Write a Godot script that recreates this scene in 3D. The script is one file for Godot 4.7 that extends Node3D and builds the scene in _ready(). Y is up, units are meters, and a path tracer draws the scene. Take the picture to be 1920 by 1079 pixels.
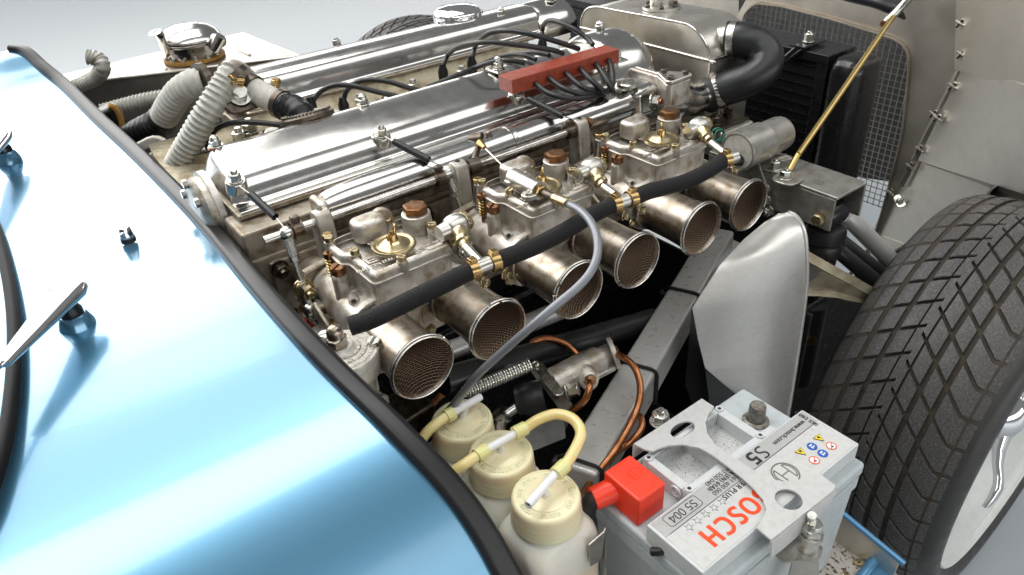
extends Node3D

# A racing car's engine bay. x runs towards the car's nose, y is up, z towards the near side of the car; metres.

var used := {}
var mats := {}
var rng := RandomNumberGenerator.new()


class Sh:
	# a shape under construction: shared vertices, counter-clockwise triangles
	var v := PackedVector3Array()
	var uv := PackedVector2Array()
	var f := PackedInt32Array()

	func fix(v_from: int, f_from: int) -> void:
		# turn a closed piece outside out
		var c := Vector3.ZERO
		var n := v.size() - v_from
		for i in range(v_from, v.size()):
			c += v[i]
		c /= maxf(n, 1)
		var vol := 0.0
		for i in range(f_from, f.size(), 3):
			vol += (v[f[i]] - c).cross(v[f[i + 1]] - c).dot(v[f[i + 2]] - c)
		if vol < 0.0:
			for i in range(f_from, f.size(), 3):
				var t := f[i + 1]
				f[i + 1] = f[i + 2]
				f[i + 2] = t

	func mesh(base: Vector3, angle := 42.0) -> ArrayMesh:
		var ca := cos(deg_to_rad(angle))
		var nt := f.size() / 3
		var fn := PackedVector3Array()
		var fu := PackedVector3Array()
		fn.resize(nt)
		fu.resize(nt)
		var count := PackedInt32Array()
		count.resize(v.size() + 1)
		for t in nt:
			var a := v[f[t * 3]]
			var n := (v[f[t * 3 + 1]] - a).cross(v[f[t * 3 + 2]] - a)
			fn[t] = n
			fu[t] = n.normalized()
			count[f[t * 3] + 1] += 1
			count[f[t * 3 + 1] + 1] += 1
			count[f[t * 3 + 2] + 1] += 1
		for i in v.size():
			count[i + 1] += count[i]
		var fill := count.duplicate()
		var adj := PackedInt32Array()
		adj.resize(f.size())
		for k in f.size():
			var i := f[k]
			adj[fill[i]] = k / 3
			fill[i] += 1
		var pv := PackedVector3Array()
		var pn := PackedVector3Array()
		var pu := PackedVector2Array()
		pv.resize(f.size())
		pn.resize(f.size())
		pu.resize(f.size())
		var has_uv := uv.size() == v.size()
		var o := 0
		for t in nt:
			if fn[t].length_squared() < 1e-24:
				continue
			var me := fu[t]
			for q in [0, 2, 1]:
				var i := f[t * 3 + q]
				var n := Vector3.ZERO
				for k in range(count[i], count[i + 1]):
					var u := adj[k]
					if fu[u].dot(me) > ca:
						n += fn[u]
				pv[o] = v[i] - base
				pn[o] = n.normalized() if n.length_squared() > 1e-30 else me
				if has_uv:
					pu[o] = uv[i]
				o += 1
		pv.resize(o)
		pn.resize(o)
		pu.resize(o)
		var arr := []
		arr.resize(Mesh.ARRAY_MAX)
		arr[Mesh.ARRAY_VERTEX] = pv
		arr[Mesh.ARRAY_NORMAL] = pn
		if has_uv:
			arr[Mesh.ARRAY_TEX_UV] = pu
		var m := ArrayMesh.new()
		m.add_surface_from_arrays(Mesh.PRIMITIVE_TRIANGLES, arr)
		return m


func V(x: float, y: float, z: float) -> Vector3:
	return Vector3(x, y, z)


func sh() -> Sh:
	return Sh.new()


# ---------- naming and committing ----------

func numbered(called: String) -> String:
	var n: int = used.get(called, 0)
	used[called] = n + 1
	return called if n == 0 else "%s_%03d" % [called, n]


func tag(o: Node3D, label: String, category: String, group := "") -> void:
	o.set_meta("label", label)
	o.set_meta("category", category)
	if group:
		o.set_meta("group", group)


func thing(called: String, label: String, category: String, base: Vector3, group := "") -> Node3D:
	var o := Node3D.new()
	o.name = numbered(called)
	add_child(o)
	o.position = base
	tag(o, label, category, group)
	return o


func base_of(o: Node) -> Vector3:
	var b := Vector3.ZERO
	while o is Node3D and o != self:
		b += o.position
		o = o.get_parent()
	return b


func put(parent: Node3D, called: String, s: Sh, m: Material, angle := 42.0) -> MeshInstance3D:
	var o := MeshInstance3D.new()
	o.name = called
	o.mesh = s.mesh(base_of(parent), angle)
	o.material_override = null
	o.mesh.surface_set_material(0, m)
	parent.add_child(o, true)
	return o


func single(called: String, label: String, category: String, base: Vector3, s: Sh, m: Material, group := "", angle := 42.0) -> MeshInstance3D:
	var o := MeshInstance3D.new()
	o.name = numbered(called)
	o.mesh = s.mesh(base, angle)
	o.mesh.surface_set_material(0, m)
	o.position = base
	add_child(o)
	tag(o, label, category, group)
	return o


func structure(called: String, s: Sh, m: Material, angle := 42.0) -> MeshInstance3D:
	var o := put(self, called, s, m, angle)
	o.set_meta("kind", "structure")
	return o


func copy(o: Node3D, by: Vector3, label: String) -> Node3D:
	var c: Node3D = o.duplicate()
	c.name = numbered(String(o.name).rstrip("0123456789").rstrip("_"))
	add_child(c)
	c.position = o.position + by
	c.set_meta("label", label)
	return c


# ---------- shapes ----------

func axis(at: Vector3, dir: Vector3, hint := Vector3.UP) -> Transform3D:
	# local y runs along dir
	var y := dir.normalized()
	var h := hint if absf(hint.dot(y)) < 0.95 else Vector3.RIGHT
	var x := y.cross(h).normalized()
	return Transform3D(Basis(x, y, x.cross(y)), at)


func skin(s: Sh, rings: Array, closed := true, caps := true, mend := true, vscale := 0.0) -> void:
	# joins rings of equal size
	var v0 := s.v.size()
	var f0 := s.f.size()
	var m: int = rings[0].size()
	var dist := 0.0
	for r in rings.size():
		if r:
			dist += rings[r][0].distance_to(rings[r - 1][0])
		for k in m:
			s.v.append(rings[r][k])
			if vscale > 0.0:
				s.uv.append(Vector2(float(k) / m, dist * vscale))
	var last := m if closed else m - 1
	for r in rings.size() - 1:
		for k in last:
			var a := v0 + r * m + k
			var b := v0 + r * m + (k + 1) % m
			s.f.append_array([a, b, a + m, b, b + m, a + m])
	if caps and closed:
		for e in [0, rings.size() - 1]:
			var c := Vector3.ZERO
			for p in rings[e]:
				c += p
			var at := s.v.size()
			s.v.append(c / m)
			if vscale > 0.0:
				s.uv.append(Vector2.ZERO)
			for k in m:
				var a: int = v0 + e * m + k
				var b: int = v0 + e * m + (k + 1) % m
				if e == 0:
					s.f.append_array([at, b, a])
				else:
					s.f.append_array([at, a, b])
	if mend:
		s.fix(v0, f0)


func smooth(pts: Array, per := 6) -> PackedVector3Array:
	var out := PackedVector3Array()
	var n := pts.size()
	for i in n - 1:
		var p0: Vector3 = pts[maxi(i - 1, 0)] if i > 0 else pts[0] * 2.0 - pts[1]
		var p3: Vector3 = pts[i + 2] if i + 2 < n else pts[n - 1] * 2.0 - pts[n - 2]
		for k in per:
			out.append(pts[i].cubic_interpolate(pts[i + 1], p0, p3, float(k) / per))
	out.append(pts[n - 1])
	return out


func smooth2(pts: Array, per := 4) -> PackedVector2Array:
	var a := []
	for p in pts:
		a.append(Vector3(p.x, p.y, 0))
	var out := PackedVector2Array()
	for p in smooth(a, per):
		out.append(Vector2(p.x, p.y))
	return out


func frames(path: PackedVector3Array, hint := Vector3.UP) -> Array:
	var out := []
	var n := path.size()
	var prev := Vector3.ZERO
	var x := Vector3.ZERO
	for i in n:
		var t := (path[mini(i + 1, n - 1)] - path[maxi(i - 1, 0)]).normalized()
		if i == 0:
			var h := hint if absf(hint.dot(t)) < 0.95 else Vector3.RIGHT
			x = h.cross(t).normalized()
		else:
			x = Quaternion(prev, t) * x if prev.dot(t) > -0.999 else x
			x = (x - t * x.dot(t)).normalized()
		prev = t
		out.append(Basis(x, t.cross(x), t))
	return out


func tube(s: Sh, path: PackedVector3Array, r: Variant, n := 12, caps := true, vscale := 0.0) -> void:
	var fr := frames(path)
	var rings := []
	for i in path.size():
		var rad: float = r if r is float else r[i]
		var ring := PackedVector3Array()
		for k in n:
			var a := TAU * k / n
			ring.append(path[i] + fr[i].x * cos(a) * rad + fr[i].y * sin(a) * rad)
		rings.append(ring)
	skin(s, rings, true, caps, true, vscale)


func rod(s: Sh, a: Vector3, b: Vector3, r: float, n := 12, r2 := -1.0) -> void:
	tube(s, PackedVector3Array([a, b]), PackedFloat32Array([r, r if r2 < 0.0 else r2]), n)


func strip(s: Sh, path: PackedVector3Array, section: PackedVector2Array, up: Vector3, caps := true) -> void:
	# sweeps a closed section whose y stays as near to «up» as the path allows
	var rings := []
	var n := path.size()
	for i in n:
		var t := (path[mini(i + 1, n - 1)] - path[maxi(i - 1, 0)]).normalized()
		var x := up.cross(t).normalized()
		var y := t.cross(x)
		var ring := PackedVector3Array()
		for q in section:
			ring.append(path[i] + x * q.x + y * q.y)
		rings.append(ring)
	skin(s, rings, true, caps)


func oblong(w: float, h: float, b: float, k := 3) -> PackedVector2Array:
	# a rounded rectangle round the origin
	var out := PackedVector2Array()
	for c in 4:
		var cx: float = [1, -1, -1, 1][c] * (w / 2 - b)
		var cy: float = [1, 1, -1, -1][c] * (h / 2 - b)
		for i in k + 1:
			var a := PI / 2 * (c + float(i) / k)
			out.append(Vector2(cx + cos(a) * b, cy + sin(a) * b))
	return out


func disc(r: float, n := 24) -> PackedVector2Array:
	var out := PackedVector2Array()
	for k in n:
		out.append(Vector2(cos(TAU * k / n), sin(TAU * k / n)) * r)
	return out


func lathe(s: Sh, prof: Array, t: Transform3D, n := 28, closed_profile := false) -> void:
	# prof: Vector2(radius, height along local y)
	var rings := []
	for p in prof:
		var ring := PackedVector3Array()
		for k in n:
			var a := TAU * k / n
			ring.append(t * Vector3(cos(a) * maxf(p.x, 1e-5), p.y, sin(a) * maxf(p.x, 1e-5)))
		rings.append(ring)
	if closed_profile:
		var v0 := s.v.size()
		var f0 := s.f.size()
		var m := n
		for r in rings:
			for p in r:
				s.v.append(p)
		for r in rings.size():
			for k in m:
				var a := v0 + r * m + k
				var b := v0 + r * m + (k + 1) % m
				var c := v0 + ((r + 1) % rings.size()) * m + k
				var d := v0 + ((r + 1) % rings.size()) * m + (k + 1) % m
				s.f.append_array([a, b, c, b, d, c])
		s.fix(v0, f0)
	else:
		skin(s, rings, true, true)


func torus(s: Sh, t: Transform3D, big: float, small: float, n := 32, m := 10) -> void:
	var prof := []
	for k in m:
		prof.append(Vector2(big + cos(TAU * k / m) * small, sin(TAU * k / m) * small))
	lathe(s, prof, t, n, true)


func ball(s: Sh, c: Vector3, r: float, n := 14) -> void:
	var prof := []
	for i in n / 2 + 1:
		var a := -PI / 2 + PI * i / (n / 2)
		prof.append(Vector2(cos(a) * r, sin(a) * r))
	lathe(s, prof, Transform3D(Basis(), c), n)


func box(s: Sh, size: Vector3, t: Transform3D, b := 0.002, k := 2) -> void:
	# a box with rounded edges
	var h := size / 2
	b = minf(b, minf(h.x, minf(h.y, h.z)) * 0.98)
	var i := h - Vector3.ONE * b
	var steps := []
	for j in k + 1:
		steps.append(tan(PI / 4 * (1.0 - float(j) / k)))
	for f in 6:
		var ax := f / 2
		var sg := 1.0 if f % 2 == 0 else -1.0
		var u := (ax + 1) % 3
		var w := (ax + 2) % 3
		var us := []
		var ws := []
		for j in k + 1:
			us.append(-i[u] - b * steps[j])
			ws.append(-i[w] - b * steps[j])
		for j in k + 1:
			us.append(i[u] + b * steps[k - j])
			ws.append(i[w] + b * steps[k - j])
		var v0 := s.v.size()
		var f0 := s.f.size()
		for a in us:
			for c in ws:
				var p := Vector3.ZERO
				p[ax] = sg * h[ax]
				p[u] = a
				p[w] = c
				var q := p.clamp(-i, i)
				s.v.append(t * (q + (p - q).normalized() * b))
		var m := ws.size()
		for a in m - 1:
			for c in m - 1:
				var p := v0 + a * m + c
				if sg > 0:
					s.f.append_array([p, p + m, p + 1, p + m, p + m + 1, p + 1])
				else:
					s.f.append_array([p, p + 1, p + m, p + m, p + 1, p + m + 1])


func boxat(s: Sh, lo: Vector3, hi: Vector3, b := 0.002, k := 2) -> void:
	box(s, hi - lo, Transform3D(Basis(), (lo + hi) / 2), b, k)


func inset(poly: PackedVector2Array, d: float) -> PackedVector2Array:
	# poly counter-clockwise
	var out := PackedVector2Array()
	var n := poly.size()
	for i in n:
		var a := (poly[i] - poly[(i + n - 1) % n]).normalized()
		var b := (poly[(i + 1) % n] - poly[i]).normalized()
		var na := Vector2(-a.y, a.x)
		var nb := Vector2(-b.y, b.x)
		var m := (na + nb).normalized()
		out.append(poly[i] + m * d / maxf(m.dot(na), 0.4))
	return out


func prism(s: Sh, poly_in: PackedVector2Array, h: float, t: Transform3D, b := 0.001, soft := 1, under := true) -> void:
	# polygon in local x, z (as x, y), standing from 0 to h along local y, top and bottom edges rounded by b
	var poly := poly_in.duplicate()
	if Geometry2D.is_polygon_clockwise(poly):
		poly.reverse()
	var rings := []
	var levels := []
	if under and b > 0.0:
		for k in soft + 1:
			var a := PI / 2 * k / soft
			levels.append([b * (1 - sin(a)), b * (1 - cos(a))])
	else:
		levels.append([0.0, 0.0])
	if b > 0.0:
		for k in soft + 1:
			var a := PI / 2 * k / soft
			levels.append([b * (1 - cos(a)), h - b * (1 - sin(a))])
	else:
		levels.append([0.0, h])
	for l in levels:
		var q := inset(poly, l[0]) if l[0] > 0.0 else poly
		var ring := PackedVector3Array()
		for p in q:
			ring.append(t * Vector3(p.x, l[1], p.y))
		rings.append(ring)
	var v0 := s.v.size()
	var f0 := s.f.size()
	skin(s, rings, true, false, false)
	var m := poly.size()
	var tri := Geometry2D.triangulate_polygon(inset(poly, levels[-1][0]) if levels[-1][0] > 0.0 else poly)
	var top := s.v.size() - m
	for k in range(0, tri.size(), 3):
		s.f.append_array([top + tri[k], top + tri[k + 1], top + tri[k + 2]])
		s.f.append_array([v0 + tri[k], v0 + tri[k + 2], v0 + tri[k + 1]])
	# caps and walls agree when the first wall's normal points away from the polygon
	var wind := 0.0
	if tri.size():
		var q0 := poly[tri[0]]
		wind = (poly[tri[1]] - q0).cross(poly[tri[2]] - q0)
	if wind < 0.0:
		for k in range(f0 + (rings.size() - 1) * m * 6, s.f.size(), 3):
			var x := s.f[k + 1]
			s.f[k + 1] = s.f[k + 2]
			s.f[k + 2] = x
	s.fix(v0, f0)


func sheet(s: Sh, rows: Array, thick: float) -> void:
	# a curved sheet with thickness from a grid of points
	var n := rows.size()
	var m: int = rows[0].size()
	var v0 := s.v.size()
	var f0 := s.f.size()
	for side in 2:
		for i in n:
			for j in m:
				var du: Vector3 = rows[mini(i + 1, n - 1)][j] - rows[maxi(i - 1, 0)][j]
				var dv: Vector3 = rows[i][mini(j + 1, m - 1)] - rows[i][maxi(j - 1, 0)]
				s.v.append(rows[i][j] + du.cross(dv).normalized() * thick * (0.5 - side))
	for side in 2:
		for i in n - 1:
			for j in m - 1:
				var a := v0 + side * n * m + i * m + j
				if side == 0:
					s.f.append_array([a, a + m, a + 1, a + 1, a + m, a + m + 1])
				else:
					s.f.append_array([a, a + 1, a + m, a + 1, a + m + 1, a + m])
	var rim := []
	for j in m:
		rim.append(j)
	for i in range(1, n):
		rim.append(i * m + m - 1)
	for j in range(m - 2, -1, -1):
		rim.append((n - 1) * m + j)
	for i in range(n - 2, 0, -1):
		rim.append(i * m)
	for k in rim.size():
		var a: int = v0 + rim[k]
		var b: int = v0 + rim[(k + 1) % rim.size()]
		var c := a + n * m
		var d := b + n * m
		s.f.append_array([a, b, c, b, d, c])
	s.fix(v0, f0)


func hexpoly(across: float) -> PackedVector2Array:
	return disc(across / sqrt(3.0), 6)


func hexhead(s: Sh, t: Transform3D, across: float, h: float, washer := 0.0) -> void:
	var up := 0.0
	if washer > 0.0:
		prism(s, disc(washer, 20), 0.0016, t, 0.0003)
		up = 0.0016
	prism(s, hexpoly(across), h, t.translated_local(Vector3(0, up, 0)), across * 0.07)


func nut_on_stud(s: Sh, t: Transform3D, across: float, h: float, stud: float) -> void:
	hexhead(s, t, across, h, across * 0.72)
	lathe(s, [Vector2(0, h), Vector2(stud, h), Vector2(stud, h + stud * 0.9), Vector2(stud * 0.75, h + stud * 1.3), Vector2(0, h + stud * 1.3)], t, 14)


func dome_nut(s: Sh, t: Transform3D, across: float, h: float) -> void:
	hexhead(s, t, across, h * 0.5, across * 0.74)
	var r := across * 0.46
	lathe(s, [Vector2(r, h * 0.4), Vector2(r, h * 0.75), Vector2(r * 0.8, h * 0.98), Vector2(r * 0.4, h * 1.14), Vector2(0, h * 1.18)], t, 16)


func slotted(s: Sh, t: Transform3D, r: float, h: float) -> void:
	# a cheese-head screw with its slot
	lathe(s, [Vector2(0, 0), Vector2(r, 0), Vector2(r, h * 0.6), Vector2(0, h * 0.6)], t, 18)
	for side in [1, -1]:
		var half := PackedVector2Array()
		var g := r * 0.14
		var a0 := asin(g / r)
		for k in 9:
			var a := a0 + (PI - 2 * a0) * k / 8
			half.append(Vector2(cos(a), sin(a) * side) * r * 0.998)
		prism(s, half, h * 0.45, t.translated_local(Vector3(0, h * 0.55, 0)), r * 0.1)


func spring(a: Vector3, b: Vector3, r: float, wire: float, turns: int) -> Sh:
	var s := sh()
	var fr := axis(a, b - a)
	var path := PackedVector3Array()
	var l := a.distance_to(b)
	for i in turns * 10 + 1:
		var w := TAU * i / 10.0
		path.append(fr * Vector3(cos(w) * r, l * i / (turns * 10.0), sin(w) * r))
	tube(s, path, wire, 6)
	return s


func lettering(text: String, size: float, depth: float, bold := true, font := "Droid Sans") -> Mesh:
	var f := SystemFont.new()
	f.font_names = PackedStringArray([font])
	f.font_weight = 700 if bold else 400
	var m := TextMesh.new()
	m.font = f
	m.text = text
	m.font_size = 64
	m.pixel_size = size / 64.0
	m.depth = depth
	m.curve_step = 1.5
	return m


func write(parent: Node3D, called: String, text: String, at: Vector3, right: Vector3, up: Vector3, size: float, m: Material, depth := 0.0006, bold := true) -> MeshInstance3D:
	# raised or printed lettering on a surface whose reading direction is «right»
	var o := MeshInstance3D.new()
	o.name = called
	o.mesh = lettering(text, size, depth, bold)
	o.mesh.material = m
	var r := right.normalized()
	var n := r.cross(up).normalized()
	o.transform = Transform3D(Basis(r, n.cross(r), n), at - base_of(parent))
	parent.add_child(o, true)
	return o

# ---------- materials ----------

func noise_tex(freq: float, octaves: int, ramp: Array, seed_no: int, as_normal := 0.0, kind := FastNoiseLite.TYPE_SIMPLEX_SMOOTH, size := 512, stretch := 1.0) -> NoiseTexture2D:
	var n := FastNoiseLite.new()
	n.noise_type = kind
	n.seed = seed_no
	n.frequency = freq
	n.fractal_octaves = octaves
	n.fractal_type = FastNoiseLite.FRACTAL_FBM
	var t := NoiseTexture2D.new()
	t.width = size
	t.height = int(size * stretch)
	t.seamless = true
	t.noise = n
	if as_normal > 0.0:
		t.as_normal_map = true
		t.bump_strength = as_normal
	elif ramp:
		var g := Gradient.new()
		var off := PackedFloat32Array()
		var col := PackedColorArray()
		for p in ramp:
			off.append(p[0])
			col.append(p[1] if p[1] is Color else Color(p[1], p[1], p[1]))
		g.offsets = off
		g.colors = col
		t.color_ramp = g
	return t


func lin(r: float, g: float, b: float) -> Color:
	return Color(r, g, b).linear_to_srgb()


var tex := {}


func make_textures() -> void:
	# dirt that darkens a surface in patches, in specks; blotches for the gloss; grain for castings
	tex.grime = noise_tex(0.014, 6, [[0.0, Color(0.62, 0.55, 0.46)], [0.36, Color(0.86, 0.83, 0.79)], [0.55, Color(0.97, 0.96, 0.95)], [1.0, Color(1, 1, 1)]], 3)
	tex.light_grime = noise_tex(0.016, 6, [[0.0, Color(0.84, 0.82, 0.79)], [0.40, Color(0.95, 0.945, 0.935)], [0.62, Color(1, 1, 1)], [1.0, Color(1, 1, 1)]], 8)
	tex.faint = noise_tex(0.02, 6, [[0.0, Color(0.93, 0.92, 0.90)], [0.3, Color(0.98, 0.977, 0.97)], [0.6, Color(1, 1, 1)], [1.0, Color(1, 1, 1)]], 71)
	tex.specks = noise_tex(0.09, 2, [[0.0, Color(0.42, 0.34, 0.26)], [0.20, Color(0.6, 0.50, 0.40)], [0.27, Color(1, 1, 1)], [1.0, Color(1, 1, 1)]], 21)
	tex.gloss = noise_tex(0.015, 5, [[0.0, 0.55], [0.4, 0.85], [0.7, 1.0], [1.0, 1.3]], 12)
	tex.smears = noise_tex(0.010, 6, [[0.0, 0.72], [0.35, 0.85], [0.6, 1.0], [1.0, 1.0]], 17)
	tex.grain = noise_tex(0.16, 3, [], 5, 5.0)
	tex.fine_grain = noise_tex(0.3, 2, [], 6, 3.0)
	tex.dents = noise_tex(0.008, 3, [], 7, 6.0)
	tex.rubber = noise_tex(0.05, 5, [[0.0, Color(0.55, 0.52, 0.48)], [0.45, Color(0.85, 0.84, 0.83)], [0.65, Color(1.0, 1.0, 1.0)], [0.8, Color(1.35, 1.32, 1.28)], [1.0, Color(2.2, 2.1, 2.0)]], 9)
	tex.rust = noise_tex(0.03, 5, [[0.0, Color(0.30, 0.14, 0.06)], [0.24, Color(0.45, 0.27, 0.14)], [0.30, Color(0.80, 0.72, 0.64)], [0.38, Color(1, 1, 1)], [1.0, Color(1, 1, 1)]], 31)
	tex.flake = noise_tex(0.45, 1, [], 41, 1.2)
	# the woven cover of a fuel hose
	var w := Image.create(64, 64, false, Image.FORMAT_RGB8)
	for y in 64:
		for x in 64:
			var a := sin((x + y) * TAU / 16.0)
			var b := sin((x - y) * TAU / 16.0)
			var over := (int(floor((x + y) / 16.0)) + int(floor((x - y + 64) / 16.0))) % 2 == 0
			var h := absf(a) if over else absf(b)
			w.set_pixel(x, y, Color(h, h, h))
	tex.weave = ImageTexture.create_from_image(w)
	# the tyre's scuffed, dusty face
	tex.scuff = noise_tex(0.035, 6, [[0.0, lin(0.018, 0.017, 0.016)], [0.30, lin(0.034, 0.032, 0.031)], [0.52, lin(0.056, 0.053, 0.051)], [0.68, lin(0.082, 0.078, 0.074)], [0.78, lin(0.11, 0.105, 0.10)], [0.87, lin(0.19, 0.175, 0.16)], [1.0, lin(0.42, 0.39, 0.36)]], 51, 0.0, FastNoiseLite.TYPE_SIMPLEX_SMOOTH, 1024)


func mat(called: String, c: Color, metal: float, rough: float, dirt := "", scale := 6.0, gloss := "", bump := "", bump_amount := 1.0) -> StandardMaterial3D:
	if mats.has(called):
		return mats[called]
	var m := StandardMaterial3D.new()
	m.resource_name = called
	m.albedo_color = c
	m.metallic = metal
	m.roughness = rough
	m.uv1_triplanar = dirt != "" or gloss != "" or bump != ""
	m.uv1_scale = Vector3.ONE * scale
	if dirt:
		m.albedo_texture = tex[dirt]
	if gloss:
		m.roughness_texture = tex[gloss]
	if bump:
		m.normal_enabled = true
		m.normal_texture = tex[bump]
		m.normal_scale = bump_amount
	mats[called] = m
	return m


func make_materials() -> void:
	mat("polished_aluminium", lin(0.62, 0.605, 0.58), 1.0, 0.20, "faint", 4.0, "smears", "dents", 0.02)
	mat("bare_sheet", lin(0.70, 0.68, 0.645), 0.75, 0.36, "faint", 9.0, "smears", "fine_grain", 0.02)
	mat("satin_aluminium", lin(0.62, 0.61, 0.58), 1.0, 0.42, "light_grime", 3.0, "gloss", "dents", 0.06)
	mat("sheet_aluminium", lin(0.66, 0.625, 0.565), 0.92, 0.36, "faint", 3.0, "smears", "dents", 0.05)
	mat("panel_aluminium", lin(0.56, 0.515, 0.45), 0.8, 0.48, "faint", 1.6, "smears", "dents", 0.04)
	mat("cast", lin(0.60, 0.58, 0.54), 0.75, 0.46, "grime", 5.0, "gloss", "grain", 0.22)
	mat("dirty_cast", lin(0.40, 0.36, 0.30), 0.75, 0.52, "grime", 5.0, "gloss", "grain", 0.30)
	mat("head_cast", lin(0.37, 0.335, 0.245), 0.55, 0.55, "grime", 4.0, "gloss", "grain", 0.3)
	mat("trumpet", lin(0.44, 0.40, 0.35), 1.0, 0.36, "grime", 6.0, "gloss", "fine_grain", 0.10)
	mat("chrome", lin(0.82, 0.82, 0.83), 1.0, 0.07, "", 3.0, "")
	mat("steel", lin(0.58, 0.56, 0.53), 1.0, 0.30, "light_grime", 9.0, "gloss")
	mat("zinc", lin(0.66, 0.66, 0.62), 1.0, 0.30, "light_grime", 11.0, "gloss")
	mat("dark_steel", lin(0.16, 0.14, 0.12), 1.0, 0.42, "grime", 9.0, "gloss")
	mat("brass", lin(0.50, 0.345, 0.15), 1.0, 0.30, "light_grime", 11.0, "gloss")
	mat("gold_passivate", lin(0.55, 0.46, 0.28), 1.0, 0.34, "light_grime", 9.0, "gloss")
	mat("bronze", lin(0.33, 0.175, 0.09), 1.0, 0.40, "grime", 11.0, "gloss")
	mat("copper", lin(0.52, 0.22, 0.10), 0.9, 0.36, "grime", 8.0, "gloss")
	mat("copper_washer", lin(0.50, 0.18, 0.08), 1.0, 0.4)
	mat("wire_mesh", lin(0.27, 0.19, 0.13), 1.0, 0.42)
	mat("shaded_bore", lin(0.07, 0.055, 0.04), 0.6, 0.5)  # the shade inside the trumpet, put into the bore's colour
	mat("screen_wire", lin(0.45, 0.43, 0.40), 1.0, 0.38)
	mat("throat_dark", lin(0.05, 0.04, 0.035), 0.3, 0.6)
	mat("black_rubber", lin(0.011, 0.011, 0.012), 0.0, 0.34).metallic_specular = 0.4
	mat("matt_rubber", lin(0.013, 0.013, 0.014), 0.0, 0.5, "light_grime", 8.0, "gloss", "fine_grain", 0.15)
	mat("dull_rubber", lin(0.009, 0.009, 0.010), 0.0, 0.5).metallic_specular = 0.22
	mat("plain_brass", lin(0.60, 0.44, 0.17), 1.0, 0.30)
	mat("hose_rubber", lin(0.012, 0.013, 0.015), 0.0, 0.42, "light_grime", 6.0, "gloss", "fine_grain", 0.12)
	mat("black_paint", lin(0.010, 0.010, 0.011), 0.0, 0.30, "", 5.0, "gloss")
	mat("frame_black", lin(0.020, 0.020, 0.021), 0.0, 0.38, "", 5.0, "gloss")
	mat("core_black", lin(0.006, 0.006, 0.007), 0.0, 0.5)
	mat("frame_grey", lin(0.50, 0.495, 0.48), 0.35, 0.38, "faint", 5.0, "gloss", "fine_grain", 0.06)
	mat("bracket_grey", lin(0.38, 0.37, 0.34), 0.7, 0.38, "light_grime", 5.0, "gloss")
	mat("bakelite", lin(0.26, 0.040, 0.016), 0.0, 0.42, "light_grime", 8.0, "gloss", "fine_grain", 0.15)
	mat("battery_plastic", lin(0.60, 0.62, 0.625), 0.0, 0.42, "faint", 6.0, "", "fine_grain", 0.05)
	mat("battery_base", lin(0.48, 0.525, 0.545), 0.0, 0.42, "faint", 5.0, "", "fine_grain", 0.05)
	mat("label_film", lin(0.56, 0.56, 0.55), 0.0, 0.42, "faint", 9.0, "gloss")
	mat("label_grey", lin(0.43, 0.43, 0.42), 0.0, 0.42, "faint", 9.0, "gloss")
	mat("print_black", lin(0.02, 0.02, 0.022), 0.0, 0.5)
	mat("print_grey", lin(0.16, 0.17, 0.14), 0.0, 0.5)
	mat("print_red", lin(0.80, 0.07, 0.01), 0.0, 0.4)
	mat("print_blue", lin(0.02, 0.10, 0.45), 0.0, 0.4)
	mat("print_yellow", lin(0.85, 0.62, 0.02), 0.0, 0.4)
	mat("print_white", lin(0.8, 0.8, 0.8), 0.0, 0.4)
	mat("clamp_paint", lin(0.56, 0.56, 0.55), 0.1, 0.38, "faint", 8.0, "", "fine_grain", 0.05)
	mat("lead", lin(0.30, 0.29, 0.27), 0.9, 0.45, "grime", 18.0, "gloss", "grain", 0.5)
	mat("red_plastic", lin(0.85, 0.045, 0.012), 0.0, 0.42, "", 8.0, "gloss")
	mat("white_cast", lin(0.60, 0.57, 0.52), 0.25, 0.48, "light_grime", 7.0, "gloss", "grain", 0.12)
	mat("hose_grey", lin(0.38, 0.375, 0.34), 0.2, 0.45, "light_grime", 8.0, "gloss")
	mat("cloth_tape", lin(0.50, 0.485, 0.44), 0.0, 0.7, "light_grime", 8.0, "", "grain", 0.4)
	mat("wheel_paint", lin(0.68, 0.70, 0.68), 0.05, 0.34, "faint", 3.0)
	mat("blue_paint_edge", lin(0.10, 0.26, 0.44), 0.4, 0.30)
	mat("well_floor", lin(0.54, 0.55, 0.54), 0.0, 0.5, "specks", 7.0)
	mat("tray_rust", lin(0.50, 0.48, 0.44), 0.3, 0.5, "rust", 9.0, "gloss", "grain", 0.2)
	mat("steel_sleeve", lin(0.20, 0.21, 0.23), 0.3, 0.34)
	mat("wire_red", lin(0.6, 0.02, 0.02), 0.0, 0.45)
	mat("wire_brown", lin(0.25, 0.17, 0.12), 0.0, 0.5)
	mat("wire_green", lin(0.01, 0.16, 0.10), 0.0, 0.4)
	mat("cork", lin(0.40, 0.22, 0.05), 0.0, 0.7, "grime", 20.0)
	var p := mat("body_paint", lin(0.080, 0.235, 0.37), 0.6, 0.23, "", 30.0, "", "flake", 0.04)
	p.metallic_specular = 0.7
	p.clearcoat_enabled = true
	p.clearcoat = 1.0
	p.clearcoat_roughness = 0.09
	var r := mat("reservoir", lin(0.86, 0.82, 0.72), 0.0, 0.34)
	r.subsurf_scatter_enabled = true
	r.subsurf_scatter_strength = 0.35
	var rf := mat("reservoir_filled", lin(0.84, 0.70, 0.56), 0.0, 0.34)
	rf.subsurf_scatter_enabled = true
	rf.subsurf_scatter_strength = 0.35
	var rc := mat("reservoir_cap", lin(0.86, 0.775, 0.52), 0.0, 0.26)
	rc.subsurf_scatter_enabled = true
	rc.subsurf_scatter_strength = 0.3
	var h := mat("amber_hose", lin(0.84, 0.68, 0.30), 0.0, 0.18)
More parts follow.
